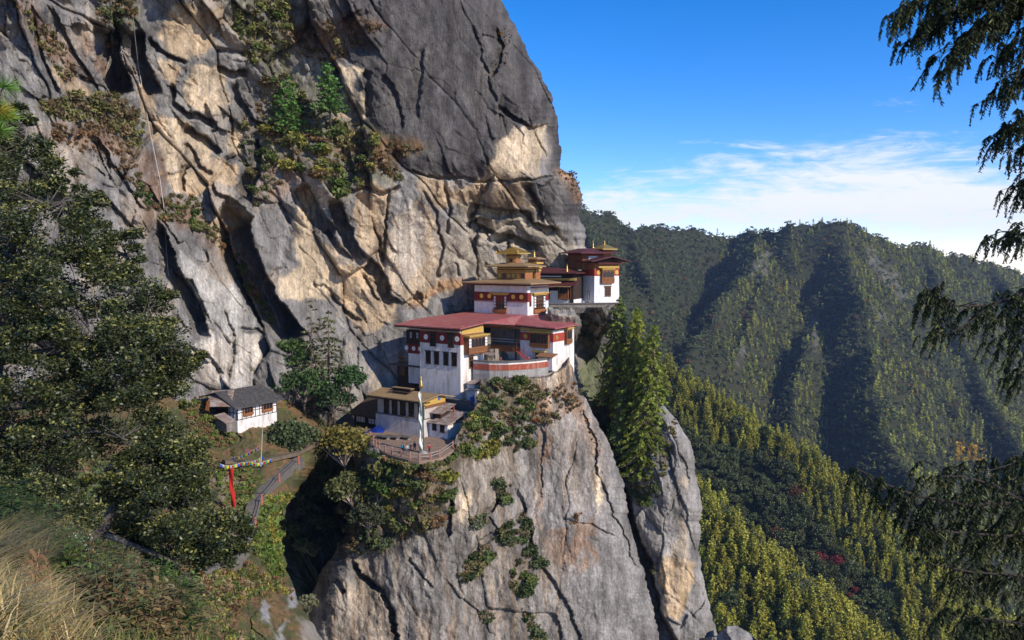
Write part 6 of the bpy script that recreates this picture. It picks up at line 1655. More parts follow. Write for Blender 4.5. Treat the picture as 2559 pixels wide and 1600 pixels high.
# ------------------------------------------------------------------ people
M_SKIN = surf("skin", (.40, .24, .17), None, 8, .6)
M_HAIR = surf("black_hair", (.012, .010, .009), None, 8, .5)
def skinned(name, pts, edges, rad, mat, parent, root=0):
    me = bpy.data.meshes.new(name); me.from_pydata(pts, edges, []); me.materials.append(mat)
    o = bpy.data.objects.new(name, me); o.parent = parent; COL.objects.link(o)
    sk = o.modifiers.new('skin', 'SKIN')
    if not me.skin_vertices: me.skin_vertices.new()
    for i, r_ in enumerate(rad):
        v = me.skin_vertices[0].data[i]; v.radius = (r_[0], r_[1]) if isinstance(r_, tuple) else (r_, r_); v.use_root = (i == root)
    o.modifiers.new('sub', 'SUBSURF').levels = 1; o.modifiers['sub'].render_levels = 2
    return o
def cloth(name, rgb): return surf("cloth_" + name, rgb, tuple(c * .7 for c in rgb), 6, .9, .3)
def person(label, p, rz, jacket, trousers, pack=None, pose=0, hat=None):
    t = tag(empty('person', p, rz), label, 'person', None)
    st_ = .16 + .05 * pose; lean_ = .04 * pose
    J = [(0, 0, .93), (0, -.01 - lean_, 1.18), (0, -lean_, 1.40), (0, -.02 - lean_, 1.50), (0, -.03 - lean_, 1.62), (0, -.02 - lean_, 1.72),
         (-.10, 0, .90), (-.11, -st_ * .6, .48), (-.11, -st_ * .2 - .02, .08), (-.11, -st_ * .2 - .16, .03),
         (.10, 0, .90), (.11, st_ * .2, .48), (.11, st_ * .9, .09), (.11, st_ * .9 - .14, .03),
         (-.19, -lean_, 1.38), (-.25, .02, 1.12), (-.24, -.14 - .1 * pose, .92), (-.23, -.2 - .1 * pose, .84), (.19, -lean_, 1.38), (.25, .03, 1.12), (.24, -.08, .90), (.23, -.12, .82)]
    E = [(0, 1), (1, 2), (2, 3), (3, 4), (4, 5), (0, 6), (6, 7), (7, 8), (8, 9), (0, 10), (10, 11), (11, 12), (12, 13), (2, 14), (14, 15), (15, 16), (16, 17), (2, 18), (18, 19), (19, 20), (20, 21)]
    Rr = [(.14, .10), (.13, .10), (.15, .10), .055, (.085, .10), (.07, .08), .085, .06, .042, .035, .085, .06, .042, .035, .06, .046, .036, .028, .06, .046, .036, .028]
    skinned('body', J, E, Rr, M_SKIN, t)
    sk2 = [(0, 0, .88), J[1], J[2], (0, -lean_, 1.47), J[14], J[15], (-.24, -.12 - .1 * pose, .95), J[18], J[19], (.24, -.07, .93)]
    skinned('jacket', sk2, [(0, 1), (1, 2), (2, 3), (2, 4), (4, 5), (5, 6), (2, 7), (7, 8), (8, 9)], [(.175, .13), (.16, .125), (.175, .125), .075, .08, .065, .055, .08, .065, .055], jacket, t)
    skinned('trousers', [J[0], J[6], J[7], (J[8][0], J[8][1], .12), J[10], J[11], (J[12][0], J[12][1], .13)], [(0, 1), (1, 2), (2, 3), (0, 4), (4, 5), (5, 6)], [(.16, .12), .105, .08, .06, .105, .08, .06], trousers, t)
    hd = J[5]
    MB().lathe([(.02, .085), (.07, .07), (.098, .02), (.10, -.03), (.085, -.07)][::-1], (hd[0], hd[1] + .015, hd[2] + .01), 10).build('hat' if hat else 'hair', hat or M_HAIR, t, True)
    mb = MB()
    mb.box(-.016, .016, hd[1] - .125, hd[1] - .09, hd[2] - .075, hd[2] - .03)
    mb.build('nose', M_SKIN, t)
    mb = MB()
    for s_ in (-1, 1): mb.box(s_ * .034 - .012, s_ * .034 + .012, hd[1] - .104, hd[1] - .085, hd[2] - .03, hd[2] - .015); 
    mb.build('eyes', M_HAIR, t)
    if pack: MB().box(-.16, .16, .09, .30, .98, 1.42, batter=.03).build('backpack', pack, t)
    return t
BLK, NAVY, RED_, BLUEP, GRY, LT = cloth('black', (.02, .02, .022)), cloth('navy', (.02, .03, .07)), cloth('red', (.35, .03, .03)), cloth('cyan', (.02, .30, .50)), cloth('grey', (.12, .12, .12)), cloth('light', (.45, .45, .47))
yp = lambda x, y: onyard(x, y, .0) + Vector((0, 0, .0))
person('person in dark clothes with a bright blue backpack walking in the yard', yp(620, 1322), 2.6, BLK, BLK, BLUEP, 1)
person('person in grey and white clothes in the yard next to the blue backpack', yp(666, 1330), .4, LT, GRY, None, 1)
person('person in black standing in the yard below the prayer banner', yp(704, 1312), 1.2, BLK, NAVY, None, 0)
person('person in navy with a pale bag stooping by the yard planter', yp(742, 1305), -.6, NAVY, BLK, LT, 2)
person('person in a red jacket by the rail fence right of the flagpole', yp(888, 1325), .3, RED_, BLK, None, 1)
tz_ = h_par - 1.28
def onter(x, y, Dp): v = atv(*zz(x, y), Dp); v.z = tz_; return v
person('person in a red jacket standing at the foot of the terrace stair', onter(1188, 798, 170.0), .5, RED_, GRY, None, 0)
person('person in a pale jacket standing beside the wing door on the terrace', onter(1222, 798, 170.4), -.4, LT, BLK, None, 0)
person('person in red seen over the middle of the terrace parapet', onter(1012, 800, 169.0), 1.0, RED_, BLK, None, 0)
uz = float(U0.z) - .88
def onup(x, Dp): v = atv(*zz(x, 440), Dp); v.z = uz; return v
person('person in white standing on the upper terrace by the parapet', onup(1532, 194.8), .2, LT, GRY, None, 0)
person('person in grey leaning at the upper parapet by the crag tower', onup(1560, 194.8), -.3, GRY, LT, None, 1)
# ------------------------------------------------------------------ shrubs on ledges and slopes
rng = np.random.RandomState(23)
M_SHRUB = leaf_mat("shrub_foliage", True, trans=.15)
def shrub_arrays(rng, n, sq=.8, shard=.2):
    parts = []
    for k in range(9):
        d = rng.normal(size=3); d /= np.linalg.norm(d); d[2] = abs(d[2]) * .8
        c = d * np.array((.62, .62, .55 * sq)) * rng.uniform(.4, 1.1) + np.array((0, 0, .3))
        m = n // 9
        q = rng.normal(size=(m, 3)); q /= np.linalg.norm(q, axis=1)[:, None]
        P = c + q * rng.uniform(.22, .42) * (rng.uniform(.3, 1, m) ** .5)[:, None]
        v, f, t = shards(P, shard * .8, rng, .8, asp=1.25)
        parts.append((v, f, (t * rng.uniform(.7, 1.3))[:, None] * np.array((1, 1, 1))))
    for k in range(5):
        q = rng.uniform(0, 6.28); v, f = quadtube((0, 0, -.3), (math.cos(q) * .5, math.sin(q) * .5, .6), .035, .012, 3)
        parts.append((v, f, np.ones((len(v), 3)) * np.array((.8, .6, .5))))
    return join(parts)
def tuft_arrays(rng, n):
    """a clump of arching blades"""
    a = rng.uniform(0, 6.28, n); s = rng.uniform(.25, 1, n); h = rng.uniform(.5, 1.1, n)
    base = np.stack([np.cos(a) * .12 * s, np.sin(a) * .12 * s, np.zeros(n)], -1)
    o1 = base + np.stack([np.cos(a) * .28 * s, np.sin(a) * .28 * s, h * .6], -1)
    o2 = base + np.stack([np.cos(a) * .75 * s, np.sin(a) * .75 * s, h * (.95 - .4 * s)], -1)
    w = np.stack([-np.sin(a), np.cos(a), np.zeros(n)], -1) * .055
    V = np.stack([base - w, base + w, o1 + w, o1 - w, o2 + w * .2, o2 - w * .2], 1).reshape(-1, 3)
    k = np.arange(n)[:, None] * 6
    F = np.concatenate([k + np.array([[0, 1, 2, 3]]), k + np.array([[3, 2, 4, 5]])])
    return V, F, np.repeat(rng.uniform(.6, 1.4, n), 6)[:, None] * np.ones((1, 3))
SHA = [shrub_arrays(rng, 330, .7 + .1 * k) for k in range(5)]
TFA = [tuft_arrays(rng, 70) for k in range(3)]
SHS = [shrub_arrays(rng, 72, .75, .30) for k in range(4)]
TFS = [tuft_arrays(rng, 26) for k in range(3)]
ME_SH = [mesh_of('shrub', a, M_SHRUB) for a in SHA]
ME_TF = [mesh_of('grass_tuft', a, M_SHRUB) for a in TFA]
G1, G2, G3, OL, RU, YE, DG, BR, OR, GG, GR2 = (.105, .135, .034), (.135, .175, .034), (.085, .11, .035), (.175, .16, .060), (.20, .118, .055), (.25, .225, .045), (.072, .090, .034), (.21, .15, .08), (.38, .17, .055), (.125, .14, .08), (.20, .20, .06)
SCRUB = []
def rnd_in(poly, n):
    p = np.array(poly, float); out = []
    while len(out) < n:
        x = rng.uniform(p[:, 0].min(), p[:, 0].max(), 60); y = rng.uniform(p[:, 1].min(), p[:, 1].max(), 60)
        m = poly_sd(x, y, poly) > 0
        out += list(zip(x[m], y[m]))
    return out[:n]
def scatter(sheet, poly, n, cols, size, label, group, tufts=.0, extra=2.5, ssize=None):
    s = SHEETS[sheet]
    pts = rnd_in(poly, n)
    for i, (x, y) in enumerate(pts):
        p = s.pt(x, y + 6, .1); r_ = rng.uniform(*size) * 1.25
        tf = rng.uniform() < tufts
        o = bpy.data.objects.new('grass_tuft' if tf else 'shrub', (ME_TF if tf else ME_SH)[rng.randint(3 if tf else 5)])
        o.location = p - Vector((0, .25 * r_, .15 * r_)); o.rotation_euler = (rng.uniform(-.25, .1), rng.uniform(-.2, .2), rng.uniform(0, 6.28)); o.scale = (r_, r_, r_ * rng.uniform(.75, 1.15))
        c = np.array(cols[rng.randint(len(cols))]) * rng.uniform(.8, 1.2); o.color = (*c, 1)
        COL.objects.link(o)
        tag(o, ('dry grass tuft among the ' + label.split(' ', 1)[1] if False else label), 'shrub', group)
    for x, y in rnd_in(poly, int(n * extra * (3.2 if sheet in ('cliff', 'hillside') else 2.0))):
        p = s.pt(x, y + 3, .0); ss = ssize or (size[0] * .45, size[1] * .75)
        c = np.array(cols[rng.randint(len(cols))]) * rng.uniform(.75, 1.25)
        if sheet != 'hillside' and rng.uniform() < .35: c = np.array((.17, .125, .065)) * rng.uniform(.7, 1.2)
        SCRUB.append((p, rng.uniform(*ss), c, rng.uniform() < max(tufts, .35)))
scatter('cliff', [(90, 262), (190, 240), (300, 240), (360, 300), (345, 380), (300, 345), (230, 300), (130, 300)], 18, [OL, GR2, BR, OL], (1.0, 2.0), 'olive scrub bush on the broad ledge of the upper left cliff', 'olive bushes on the upper left ledge', 0, 4)
scatter('cliff', [(130, 310), (280, 300), (340, 400), (380, 500), (280, 420), (140, 350)], 8, [RU, RU, BR], (.7, 1.3), 'rust coloured bush below the olive scrub of the upper left cliff', 'rust bushes on the upper left cliff', 0, 7)
scatter('cliff', [(30, 0), (70, 0), (190, 150), (230, 200), (160, 200), (100, 120)], 6, [RU, OL, BR, GR2], (.6, 1.2), 'small bush in the slanting seam at the top left of the cliff', 'bushes in the slanting top left seam', 0, 6)
scatter('cliff', [(560, -20), (690, -20), (740, 60), (720, 140), (620, 160), (590, 80)], 16, [OL, GR2, OL, G1], (1.2, 2.3), 'olive green bush on the sunny shoulder at the top of the cliff', 'olive bushes on the top shoulder', 0, 3)
scatter('cliff', [(710, 70), (880, 40), (960, 70), (870, 130), (820, 170), (730, 120)], 9, [RU, RU, BR, OL], (.9, 1.6), 'rust brown bush on the dark rock right of the top shoulder', 'rust bushes on the dark rock', 0, 5)
scatter('cliff', [(650, 190), (700, 160), (790, 270), (800, 330), (680, 340), (640, 300)], 10, [OL, G1, RU], (.9, 1.7), 'bush around the feet of the two cliff pines', 'bushes at the feet of the cliff pines', 0, 4)
scatter('cliff', [(660, 320), (830, 305), (900, 310), (960, 350), (930, 450), (860, 480), (760, 430), (690, 420)], 24, [OL, G1, GR2, RU, YE], (1.1, 2.2), 'green and brown bush on the long ledge below the cliff pines', 'bushes on the long ledge', 0, 3.5)
scatter('cliff', [(830, 350), (1075, 365), (990, 400), (1010, 450), (920, 430)], 9, [RU, OL, RU], (.9, 1.5), 'rust brown bush at the right end of the long ledge', 'rust bushes on the long ledge', 0, 5)
scatter('cliff', [(815, 430), (855, 420), (872, 480), (850, 505), (825, 470)], 4, [G1, G2], (1.5, 2.4), 'bright green bush hanging from the ledge over the tan slab', 'bright green hanging bushes', 0, 3)
scatter('cliff', [(380, 505), (430, 485), (490, 490), (530, 560), (600, 640), (560, 630), (480, 560), (400, 550)], 10, [OL, RU, G1], (.8, 1.5), 'bush on the rusty ledge in the middle of the left cliff', 'bushes on the rusty middle ledge', 0, 6)
scatter('cliff', [(575, 630), (620, 690), (660, 760), (690, 810), (665, 800), (610, 720)], 8, [G2, G1, RU], (.8, 1.5), 'green bush along the edge of the great black cleft', 'bushes along the black cleft', 0, 3)
scatter('cliff', [(240, -10), (350, -10), (330, 60), (270, 140), (250, 80)], 8, [OL, DG, OL, RU], (1.0, 1.8), 'dark olive bush in the gully at the top left', 'bushes in the top left gully', 0, 4)
scatter('cliff', [(1395, 428), (1440, 425), (1458, 500), (1440, 500), (1410, 455)], 5, [OR, RU], (.6, 1.1), 'orange grass tuft on the outer lip of the cliff', 'orange tufts on the outer lip', 1.0, 7)
scatter('cliff', [(330, 440), (350, 430), (385, 520), (365, 530)], 4, [G1, DG], (.8, 1.3), 'dark green bush in the groove of the left slab', 'bushes in the left slab groove', 0, 3)
scatter('cliff', [(600, 280), (660, 290), (700, 470), (640, 520), (600, 400)], 8, [DG, OL, G1], (.9, 1.7), 'dark bush in the shaded gully left of the cliff pines', 'bushes in the shaded gully', 0, 4)
scatter('cliff', [(1250, 70), (1285, 65), (1265, 150), (1235, 200), (1230, 180)], 3, [OR, RU], (.5, .9), 'orange tuft in the crack of the dark dome', 'orange tufts in the dome crack', 1.0, 6)
scatter('cliff', [(725, 1130), (870, 1130), (870, 1300), (790, 1400), (735, 1380)], 12, [DG, G3, OL], (1.6, 2.8), 'dark bush deep in the shaded gorge below the yellow tree', 'bushes in the shaded gorge', 0, 3)
scatter('rock_pillar', [(1195, 955), (1290, 930), (1345, 965), (1330, 1040), (1290, 1080), (1240, 1060), (1200, 1010)], 18, [G3, OL, DG, BR, G1], (1.0, 1.9), 'dark bush on the slope just below the terrace wall', 'bushes below the terrace wall', 0, 3)
scatter('rock_pillar', [(1300, 985), (1440, 955), (1465, 1000), (1400, 1055), (1330, 1050)], 10, [BR, OL, BR, OR], (.8, 1.5), 'dry brown bush on the crest of the rock pillar', 'brown bushes on the pillar crest', .3, 5)
scatter('rock_pillar', [(1190, 1020), (1260, 1060), (1330, 1060), (1340, 1110), (1290, 1130), (1240, 1090)], 10, [DG, G3, OL], (1.0, 1.7), 'dark green bush high on the middle of the rock pillar', 'dark bushes high on the pillar', 0, 3)
scatter('rock_pillar', [(1150, 1075), (1200, 1010), (1240, 1060), (1250, 1130), (1180, 1150), (1130, 1130)], 14, [G2, G1, G1, YE], (1.0, 1.9), 'fresh green bush right of the yard fence', 'green bushes right of the yard', 0, 3)
scatter('rock_pillar', [(940, 1150), (1050, 1170), (1135, 1150), (1130, 1230), (1140, 1290), (1060, 1340), (960, 1350), (930, 1280)], 26, [G1, OL, YE, RU, G3, GR2], (1.0, 2.0), 'green and yellow bush on the bank below the yard fence', 'bushes on the bank below the yard', 0, 3.5)
scatter('rock_pillar', [(880, 1160), (940, 1150), (935, 1300), (960, 1370), (900, 1385), (850, 1370), (850, 1260)], 18, [GG, DG, G3, OL], (1.0, 2.0), 'grey green bush at the shaded left edge of the rock pillar', 'grey green bushes left of the pillar', 0, 3)
for lab, poly, n, c, sz in [
    ('round dark bush alone on the upper face of the rock pillar', [(1240, 1205), (1275, 1200), (1285, 1230), (1255, 1255), (1238, 1240)], 3, [DG, G3], (1.2, 1.7)),
    ('olive bush beside the pale scar on the rock pillar', [(1172, 1290), (1205, 1278), (1212, 1310), (1175, 1325)], 3, [OL, GG], (1.1, 1.6)),
    ('dark bush in the left strand of the slanting pillar ledge', [(1135, 1450), (1165, 1400), (1215, 1365), (1235, 1385), (1190, 1440), (1150, 1462)], 8, [DG, G3, OL], (1.0, 1.8)),
    ('dark bush in the upper strand of the slanting pillar ledge', [(1225, 1350), (1270, 1305), (1320, 1285), (1330, 1345), (1280, 1372)], 8, [DG, G3, OL], (1.0, 1.8)),
    ('dark bush in the lower cluster on the middle of the rock pillar', [(1290, 1390), (1340, 1365), (1355, 1400), (1320, 1480), (1290, 1500), (1270, 1460)], 10, [DG, G3, G1], (1.1, 1.9)),
    ('green bush low down at the bottom of the rock pillar', [(1300, 1520), (1340, 1540), (1365, 1600), (1330, 1600)], 6, [G1, OL, DG], (1.0, 1.6)),
    ('small dark bush clinging to the bottom crack of the pillar', [(1195, 1530), (1235, 1525), (1230, 1550), (1205, 1552)], 2, [DG], (.9, 1.3)),
    ('rust coloured tuft on the right face of the pillar', [(1415, 1285), (1455, 1275), (1450, 1310), (1420, 1310)], 2, [OR, BR], (.8, 1.2)),
    ('orange tuft along the right rim of the pillar', [(1440, 1010), (1465, 1020), (1510, 1130), (1490, 1130)], 4, [OR, RU], (.5, .9))]:
    scatter('rock_pillar', poly, n, c, sz, lab, lab.replace(' bush ', ' bushes ').replace(' tuft ', ' tufts '), .2 if 'tuft' not in lab else 1, 2.5)
scatter('rock_buttress', [(1480, 975), (1560, 1010), (1600, 1080), (1570, 1150), (1530, 1150), (1490, 1080)], 12, [G3, DG, (.05, .11, .04)], (1.4, 2.4), 'dark green bush in the gully below the tall conifers', 'bushes in the conifer gully', 0, 3)
scatter('rock_buttress', [(1570, 1190), (1640, 1190), (1650, 1240), (1600, 1265), (1575, 1250)], 8, [G1, DG, OL], (1.1, 1.8), 'green bush on top of the rock buttress', 'bushes on the rock buttress', 0, 3)
scatter('rock_buttress', [(1660, 1080), (1685, 1045), (1695, 1080), (1670, 1180), (1650, 1200)], 4, [BR, OL], (.8, 1.2), 'dry brown bush on the left rim of the buttress', 'brown bushes on the buttress', .4, 4)
scatter('rock_buttress', [(1440, 775), (1545, 775), (1540, 800), (1505, 860), (1470, 840), (1450, 800)], 12, [BR, OL, BR, DG], (1.1, 2.0), 'brown bush hanging below the upper parapet', 'brown bushes below the upper parapet', 0, 3)
scatter('rock_buttress', [(1600, 1380), (1640, 1390), (1650, 1440), (1615, 1440)], 3, [OL, BR], (.9, 1.4), 'olive bush in the cleft between pillar and buttress', 'bushes in the cleft', 0, 3)
scatter('hillside', [(450, 1000), (540, 985), (590, 1040), (590, 1110), (540, 1120), (480, 1090)], 9, [G1, G2, RU, OL, RU], (.6, 1.2), 'grassy bush on the hump in front of the cottage', 'bushes on the cottage hump', .3, 14)
scatter('hillside', [(540, 1165), (640, 1160), (660, 1210), (600, 1290), (550, 1280)], 9, [G2, G1, GR2, RU], (.5, 1.0), 'low green bush on the bank below the prayer flags', 'bushes below the prayer flags', .3, 8)
scatter('hillside', [(650, 1255), (735, 1225), (700, 1290), (700, 1420), (728, 1450), (680, 1440), (630, 1370)], 16, [G2, G1, (.12, .19, .03), YE], (.7, 1.4), 'lush green bush between the stairway and the gorge', 'green bushes by the gorge', .1, 5)
scatter('hillside', [(460, 1460), (600, 1400), (700, 1450), (740, 1500), (690, 1480), (620, 1490), (560, 1570), (640, 1610), (430, 1610)], 16, [RU, OL, G1, BR, YE], (.5, 1.1), 'rusty or green bush on the slope below the stairway', 'bushes below the stairway', .3, 16)
scatter('hillside', [(120, 1250), (330, 1300), (430, 1420), (430, 1600), (300, 1500), (100, 1380)], 14, [G3, G1, OL, GG], (.5, 1.1), 'green bush under the oaks on the near slope', 'bushes under the oaks', .1, 10)
scatter('hillside', [(-40, 1150), (330, 1150), (330, 1300), (100, 1330), (-40, 1320)], 10, [G3, OL, GG], (.7, 1.5), 'dull green bush in the shade of the big oak', 'bushes in the oak shade', .1, 10)
for i in range(1, len(rim) - 1):
    for k in range(2):
        q = rim[i] + (rim[i + 1] - rim[i]) * (.25 + .5 * k + rng.uniform(-.15, .15)); t_ = (rim[i + 1] - rim[i]).normalized()
        r_ = rng.uniform(.8, 1.35); o = bpy.data.objects.new('shrub', ME_SH[rng.randint(5)])
        o.location = q + Vector((t_.y, -t_.x, 0)) * (.5 + .5 * r_) - Vector((0, 0, .65 + .55 * r_)); o.scale = (r_, r_, r_); o.rotation_euler = (0, 0, rng.uniform(0, 6.28))
        o.color = (*(np.array([G1, OL, GR2, RU, G3][rng.randint(5)]) * rng.uniform(.8, 1.2)), 1); COL.objects.link(o)
        tag(o, 'bush growing right under the rim of the yard fence', 'shrub', 'bushes under the yard rim')
# all the small stuff as one scrub
def merge(name, items, shr, tf, mat):
    Vs, Fs, Cs_, k0 = [], [], [], 0
    for p, s, c, t in items:
        V, F, C = (tf if t else shr)[rng.randint(3)]
        a = rng.uniform(0, 6.28); ca, sa = math.cos(a) * s, math.sin(a) * s
        Vs.append(np.stack([V[:, 0] * ca - V[:, 1] * sa + p[0], V[:, 0] * sa + V[:, 1] * ca + p[1], V[:, 2] * s + p[2]], -1)); Fs.append(F + k0); Cs_.append(C * c); k0 += len(V)
    return np_mesh(name, np.concatenate(Vs), np.concatenate(Fs), mat, col=np.concatenate(Cs_))
print('scrub', len(SCRUB))
tag(merge('undergrowth', SCRUB, SHS, TFS, M_WOOD), 'dry grass and low scrub covering ledges and slopes', 'scrub', kind='stuff')

# ------------------------------------------------------------------ single trees
M_TRUNK = surf("tree_bark", (.16, .115, .085), (.085, .062, .048), 4, .9, .8, stretch=(1, 1, .2))
M_CROWN = leaf_mat("crown_foliage", False, (1, 1, 1), trans=.2)
def conifer_tree(name, label, base, top, wpx, D, col, tiers, per, shard, start=.12, droop=.35, dens=1.0, group=None, top_pow=.8, dark=None):
    b, t = atv(*base, D), atv(*top, D)
    h = t.z - b.z; r_ = wpx * D / FPX / 2
    o = tag(empty(name, b), label, 'conifer', group)
    MB().tube([(0, 0, -1.5), ((t.x - b.x) * .5, 0, h * .5), (t.x - b.x, 0, h * .98)], [h * .014 + .05, h * .010 + .03, .03], 8).build('trunk', M_TRUNK, o, True)
    V, F, C = conifer_arrays(rng, h, r_, tiers, per, shard, col, start, True, droop, False, dens, top_pow)
    V[:, 0] += (t.x - b.x) * V[:, 2] / h
    np_mesh('crown', V, F, M_CROWN, o, col=C)
    return o
def leafy_tree(name, label, c, wpx, hpx, D, col, clumps, per, shard, cat='tree', group=None):
    b = atv(c[0], c[1] + hpx * .5, D); h = hpx * D / FPX; r_ = wpx * D / FPX / 2
    o = tag(empty(name, b), label, cat, group)
    fork = h * .25
    MB().tube([(0, 0, -1.5), (.1, 0, fork), (.25, .1, h * .7)], [h * .03 + .05, h * .022 + .03, .03], 7).build('trunk', M_TRUNK, o, True)
    V, F, C = broad_arrays(rng, h, r_, clumps, per, shard, col, True, .12)
    np_mesh('crown', V, F, M_CROWN, o, col=C)
    return o
conifer_tree('pine_tree', 'bright green pine on the cliff ledge, the lower left of two', (716, 340), (722, 192), 100, 170.5, (.095, .19, .04), 18, 9, .36, .05, .05, top_pow=.55)
conifer_tree('pine_tree', 'bright green pine on the cliff ledge, the upper right of two', (826, 296), (820, 158), 96, 169.5, (.095, .19, .04), 18, 9, .36, .12, .0, top_pow=.6)
cg = 'tall conifers right of the monastery'
conifer_tree('tall_conifer', 'tall green conifer nearest the upper parapet, leftmost of the three by the monastery', (1528, 1075), (1546, 738), 112, 193, (.125, .16, .032), 44, 11, .44, .22, .30, .95, cg, .5)
conifer_tree('tall_conifer', 'tall yellow green conifer in the middle of the three by the monastery', (1566, 1095), (1590, 766), 112, 190, (.20, .22, .03), 44, 11, .44, .20, .30, .95, cg, .5)
conifer_tree('tall_conifer', 'tallest yellow green conifer standing on the rock buttress', (1596, 1225), (1632, 806), 150, 186, (.17, .205, .03), 52, 13, .44, .10, .30, .95, cg, .65)
conifer_tree('tall_conifer', 'smaller green conifer in front of the tall ones in the gully', (1560, 1200), (1545, 960), 110, 188.5, (.085, .135, .034), 28, 10, .44, .08, .3, .95, cg, .6)
conifer_tree('bare_conifer', 'tall thin half bare conifer between the cottage and the monastery', (783, 1065), (783, 738), 120, 160, (.10, .10, .045), 26, 5, .34, .08, .22, .55, None, .45)
conifer_tree('bare_conifer', 'slightly shorter brownish conifer right of the tall half bare one', (822, 1062), (826, 770), 150, 161, (.10, .105, .05), 26, 6, .36, .10, .3, .72, None, .5)
for lb, c, w, h, D_p, col, cl in [
    ('green leafy tree at the foot of the great cleft beside the cottage', (735, 895), 110, 140, 163, (.070, .115, .030), 40), ('dark leafy tree in the shade right behind the cottage', (690, 960), 90, 130, 160, (.04, .062, .024), 30),
    ('green leafy tree in front of the bare conifers', (760, 965), 130, 110, 157, (.055, .10, .030), 34), ('green leafy tree at the edge of the shade left of the monastery', (872, 950), 80, 95, 159, (.055, .105, .032), 28),
    ('dark green tree between the bare conifers and the brown roofed hut', (835, 1000), 90, 90, 156, (.04, .07, .024), 26), ('round grey green tree above the landing with the prayer flags', (728, 1098), 112, 118, 143, (.085, .110, .045), 44),
    ('yellow autumn tree left of the yard', (862, 1118), 148, 128, 147, (.20, .165, .04), 44), ('drooping olive tree below the yellow autumn tree', (880, 1225), 120, 100, 141, (.12, .125, .042), 36),
    ('bright green bushy tree at the dark edge below the yellow tree', (945, 1225), 70, 85, 139, (.075, .13, .03), 24), ('grey green tree leaning out over the gorge', (920, 1290), 90, 80, 139.5, (.085, .095, .048), 26),
    ('pale green bush on the rim of the gorge by the split rock', (768, 1510), 60, 55, 121, (.13, .13, .07), 18)]:
    leafy_tree('leafy_tree', lb, c, w, h, D_p, col, cl, 46, .30)
# ------------------------------------------------------------------ near bank with grass
rng = np.random.RandomState(77)
E = Sheet('near_bank', 0, 0, 1300, 1800, 160, 130, xl=[(-260, 1300), (-260, 1800)], xr=[(120, 1300), (250, 1400), (420, 1500), (560, 1600), (700, 1800)])
E.base([(-260, 1320, 9), (0, 1335, 11), (120, 1300, 17), (130, 1370, 14), (265, 1440, 14), (330, 1480, 14), (430, 1530, 13), (560, 1600, 14), (-260, 1500, 5.5), (0, 1500, 6.2), (-260, 1750, 3.2), (0, 1600, 4.9), (150, 1600, 6.2), (300, 1600, 8), (0, 1750, 3.9), (300, 1780, 5.5), (650, 1790, 9), (430, 1600, 10.5)])
E.rough([('f', 90, 1, .5), ('f', 30, 1, .16), ('f', 9, 1, .05)], seed=3, lean=0)
E.roll('r', 70, 3.0)
topline = np.interp(E.X, [-260, 0, 60, 132, 265, 330, 430, 500, 700], [1320, 1338, 1350, 1378, 1440, 1490, 1540, 1600, 1700])
E.Y = np.maximum(E.Y, topline + (E.Y - 1300) * .03)
E.C[:] = (.13, .10, .055); E.C *= (1 + .5 * fbm(E.X / 30, E.Y / 30, 2, 4))[..., None]
tag(E.finish(M_ROCK, name='near_bank'), kind='structure')
def bank_pt(x, y):
    j = np.argmin(np.abs(E.Y[:, np.clip(int((x + 260) / (E.xr.mean() + 260) * E.nx), 0, E.nx - 1)] - y))
    i = np.argmin(np.abs(E.X[j] - x)); return Vector(at(E.X[j, i], E.Y[j, i], E.D[j, i]))
def blades(name, label, poly, n, hgt, wid, cols, bend=.8, dirx=.25):
    P = np.array([bank_pt(x, y) for x, y in rnd_in(poly, n // 10)])
    P = np.repeat(P, 10, 0) + rng.normal(size=(len(P) * 10, 3)) * np.array((.07, .07, .01))
    n = len(P); a = rng.uniform(0, 6.28, n); h = rng.uniform(.55, 1.15, n) * hgt
    dv = np.stack([np.cos(a) + dirx * 2, np.sin(a) * .8, np.zeros(n)], -1) * (h * rng.uniform(.3, 1.0, n) * bend)[:, None]
    w = np.stack([-np.sin(a), np.cos(a), np.zeros(n)], -1) * (wid * rng.uniform(.6, 1.3, n))[:, None]
    rows = []
    for t, k in ((0, 1), (.35, .9), (.7, .6), (1.0, .1)):
        q = P + dv * t ** 1.8 + np.stack([0 * h, 0 * h, h * (t - .35 * t ** 2.5)], -1)
        rows += [q - w * k, q + w * k]
    V = np.stack(rows, 1).reshape(-1, 3)
    b = np.arange(n)[:, None] * 8
    F = np.concatenate([b + np.array([[2 * r, 2 * r + 1, 2 * r + 3, 2 * r + 2]]) for r in range(3)])
    c = np.array(cols)[rng.randint(len(cols), size=n)] * rng.uniform(.65, 1.3, (n, 1))
    tag(np_mesh(name, V, F, M_WOOD, col=np.repeat(c, 8, 0)), label, 'grass', kind='stuff')
blades('dry_grass', 'long dry golden grass in the bottom left corner', [(-120, 1410), (30, 1420), (90, 1500), (170, 1600), (190, 1700), (-120, 1700)], 5200, .38, .0055, [(.42, .30, .12), (.50, .38, .18), (.33, .24, .10), (.24, .21, .07)], 1.0, .2)
blades('green_grass', 'mixed green and straw grass on the near bank', [(60, 1390), (200, 1430), (400, 1540), (520, 1640), (260, 1700), (120, 1480)], 2200, .30, .006, [(.14, .17, .04), (.20, .18, .06), (.30, .22, .10), (.10, .14, .03)], .9, .1)
blades('dull_grass', 'dull brown grass along the upper edge of the near bank', [(-120, 1345), (60, 1360), (120, 1420), (20, 1470), (-120, 1460)], 3500, .55, .005, [(.20, .16, .07), (.26, .19, .08), (.12, .12, .04)], 1.0, .3)  # duller browns than the corner grass
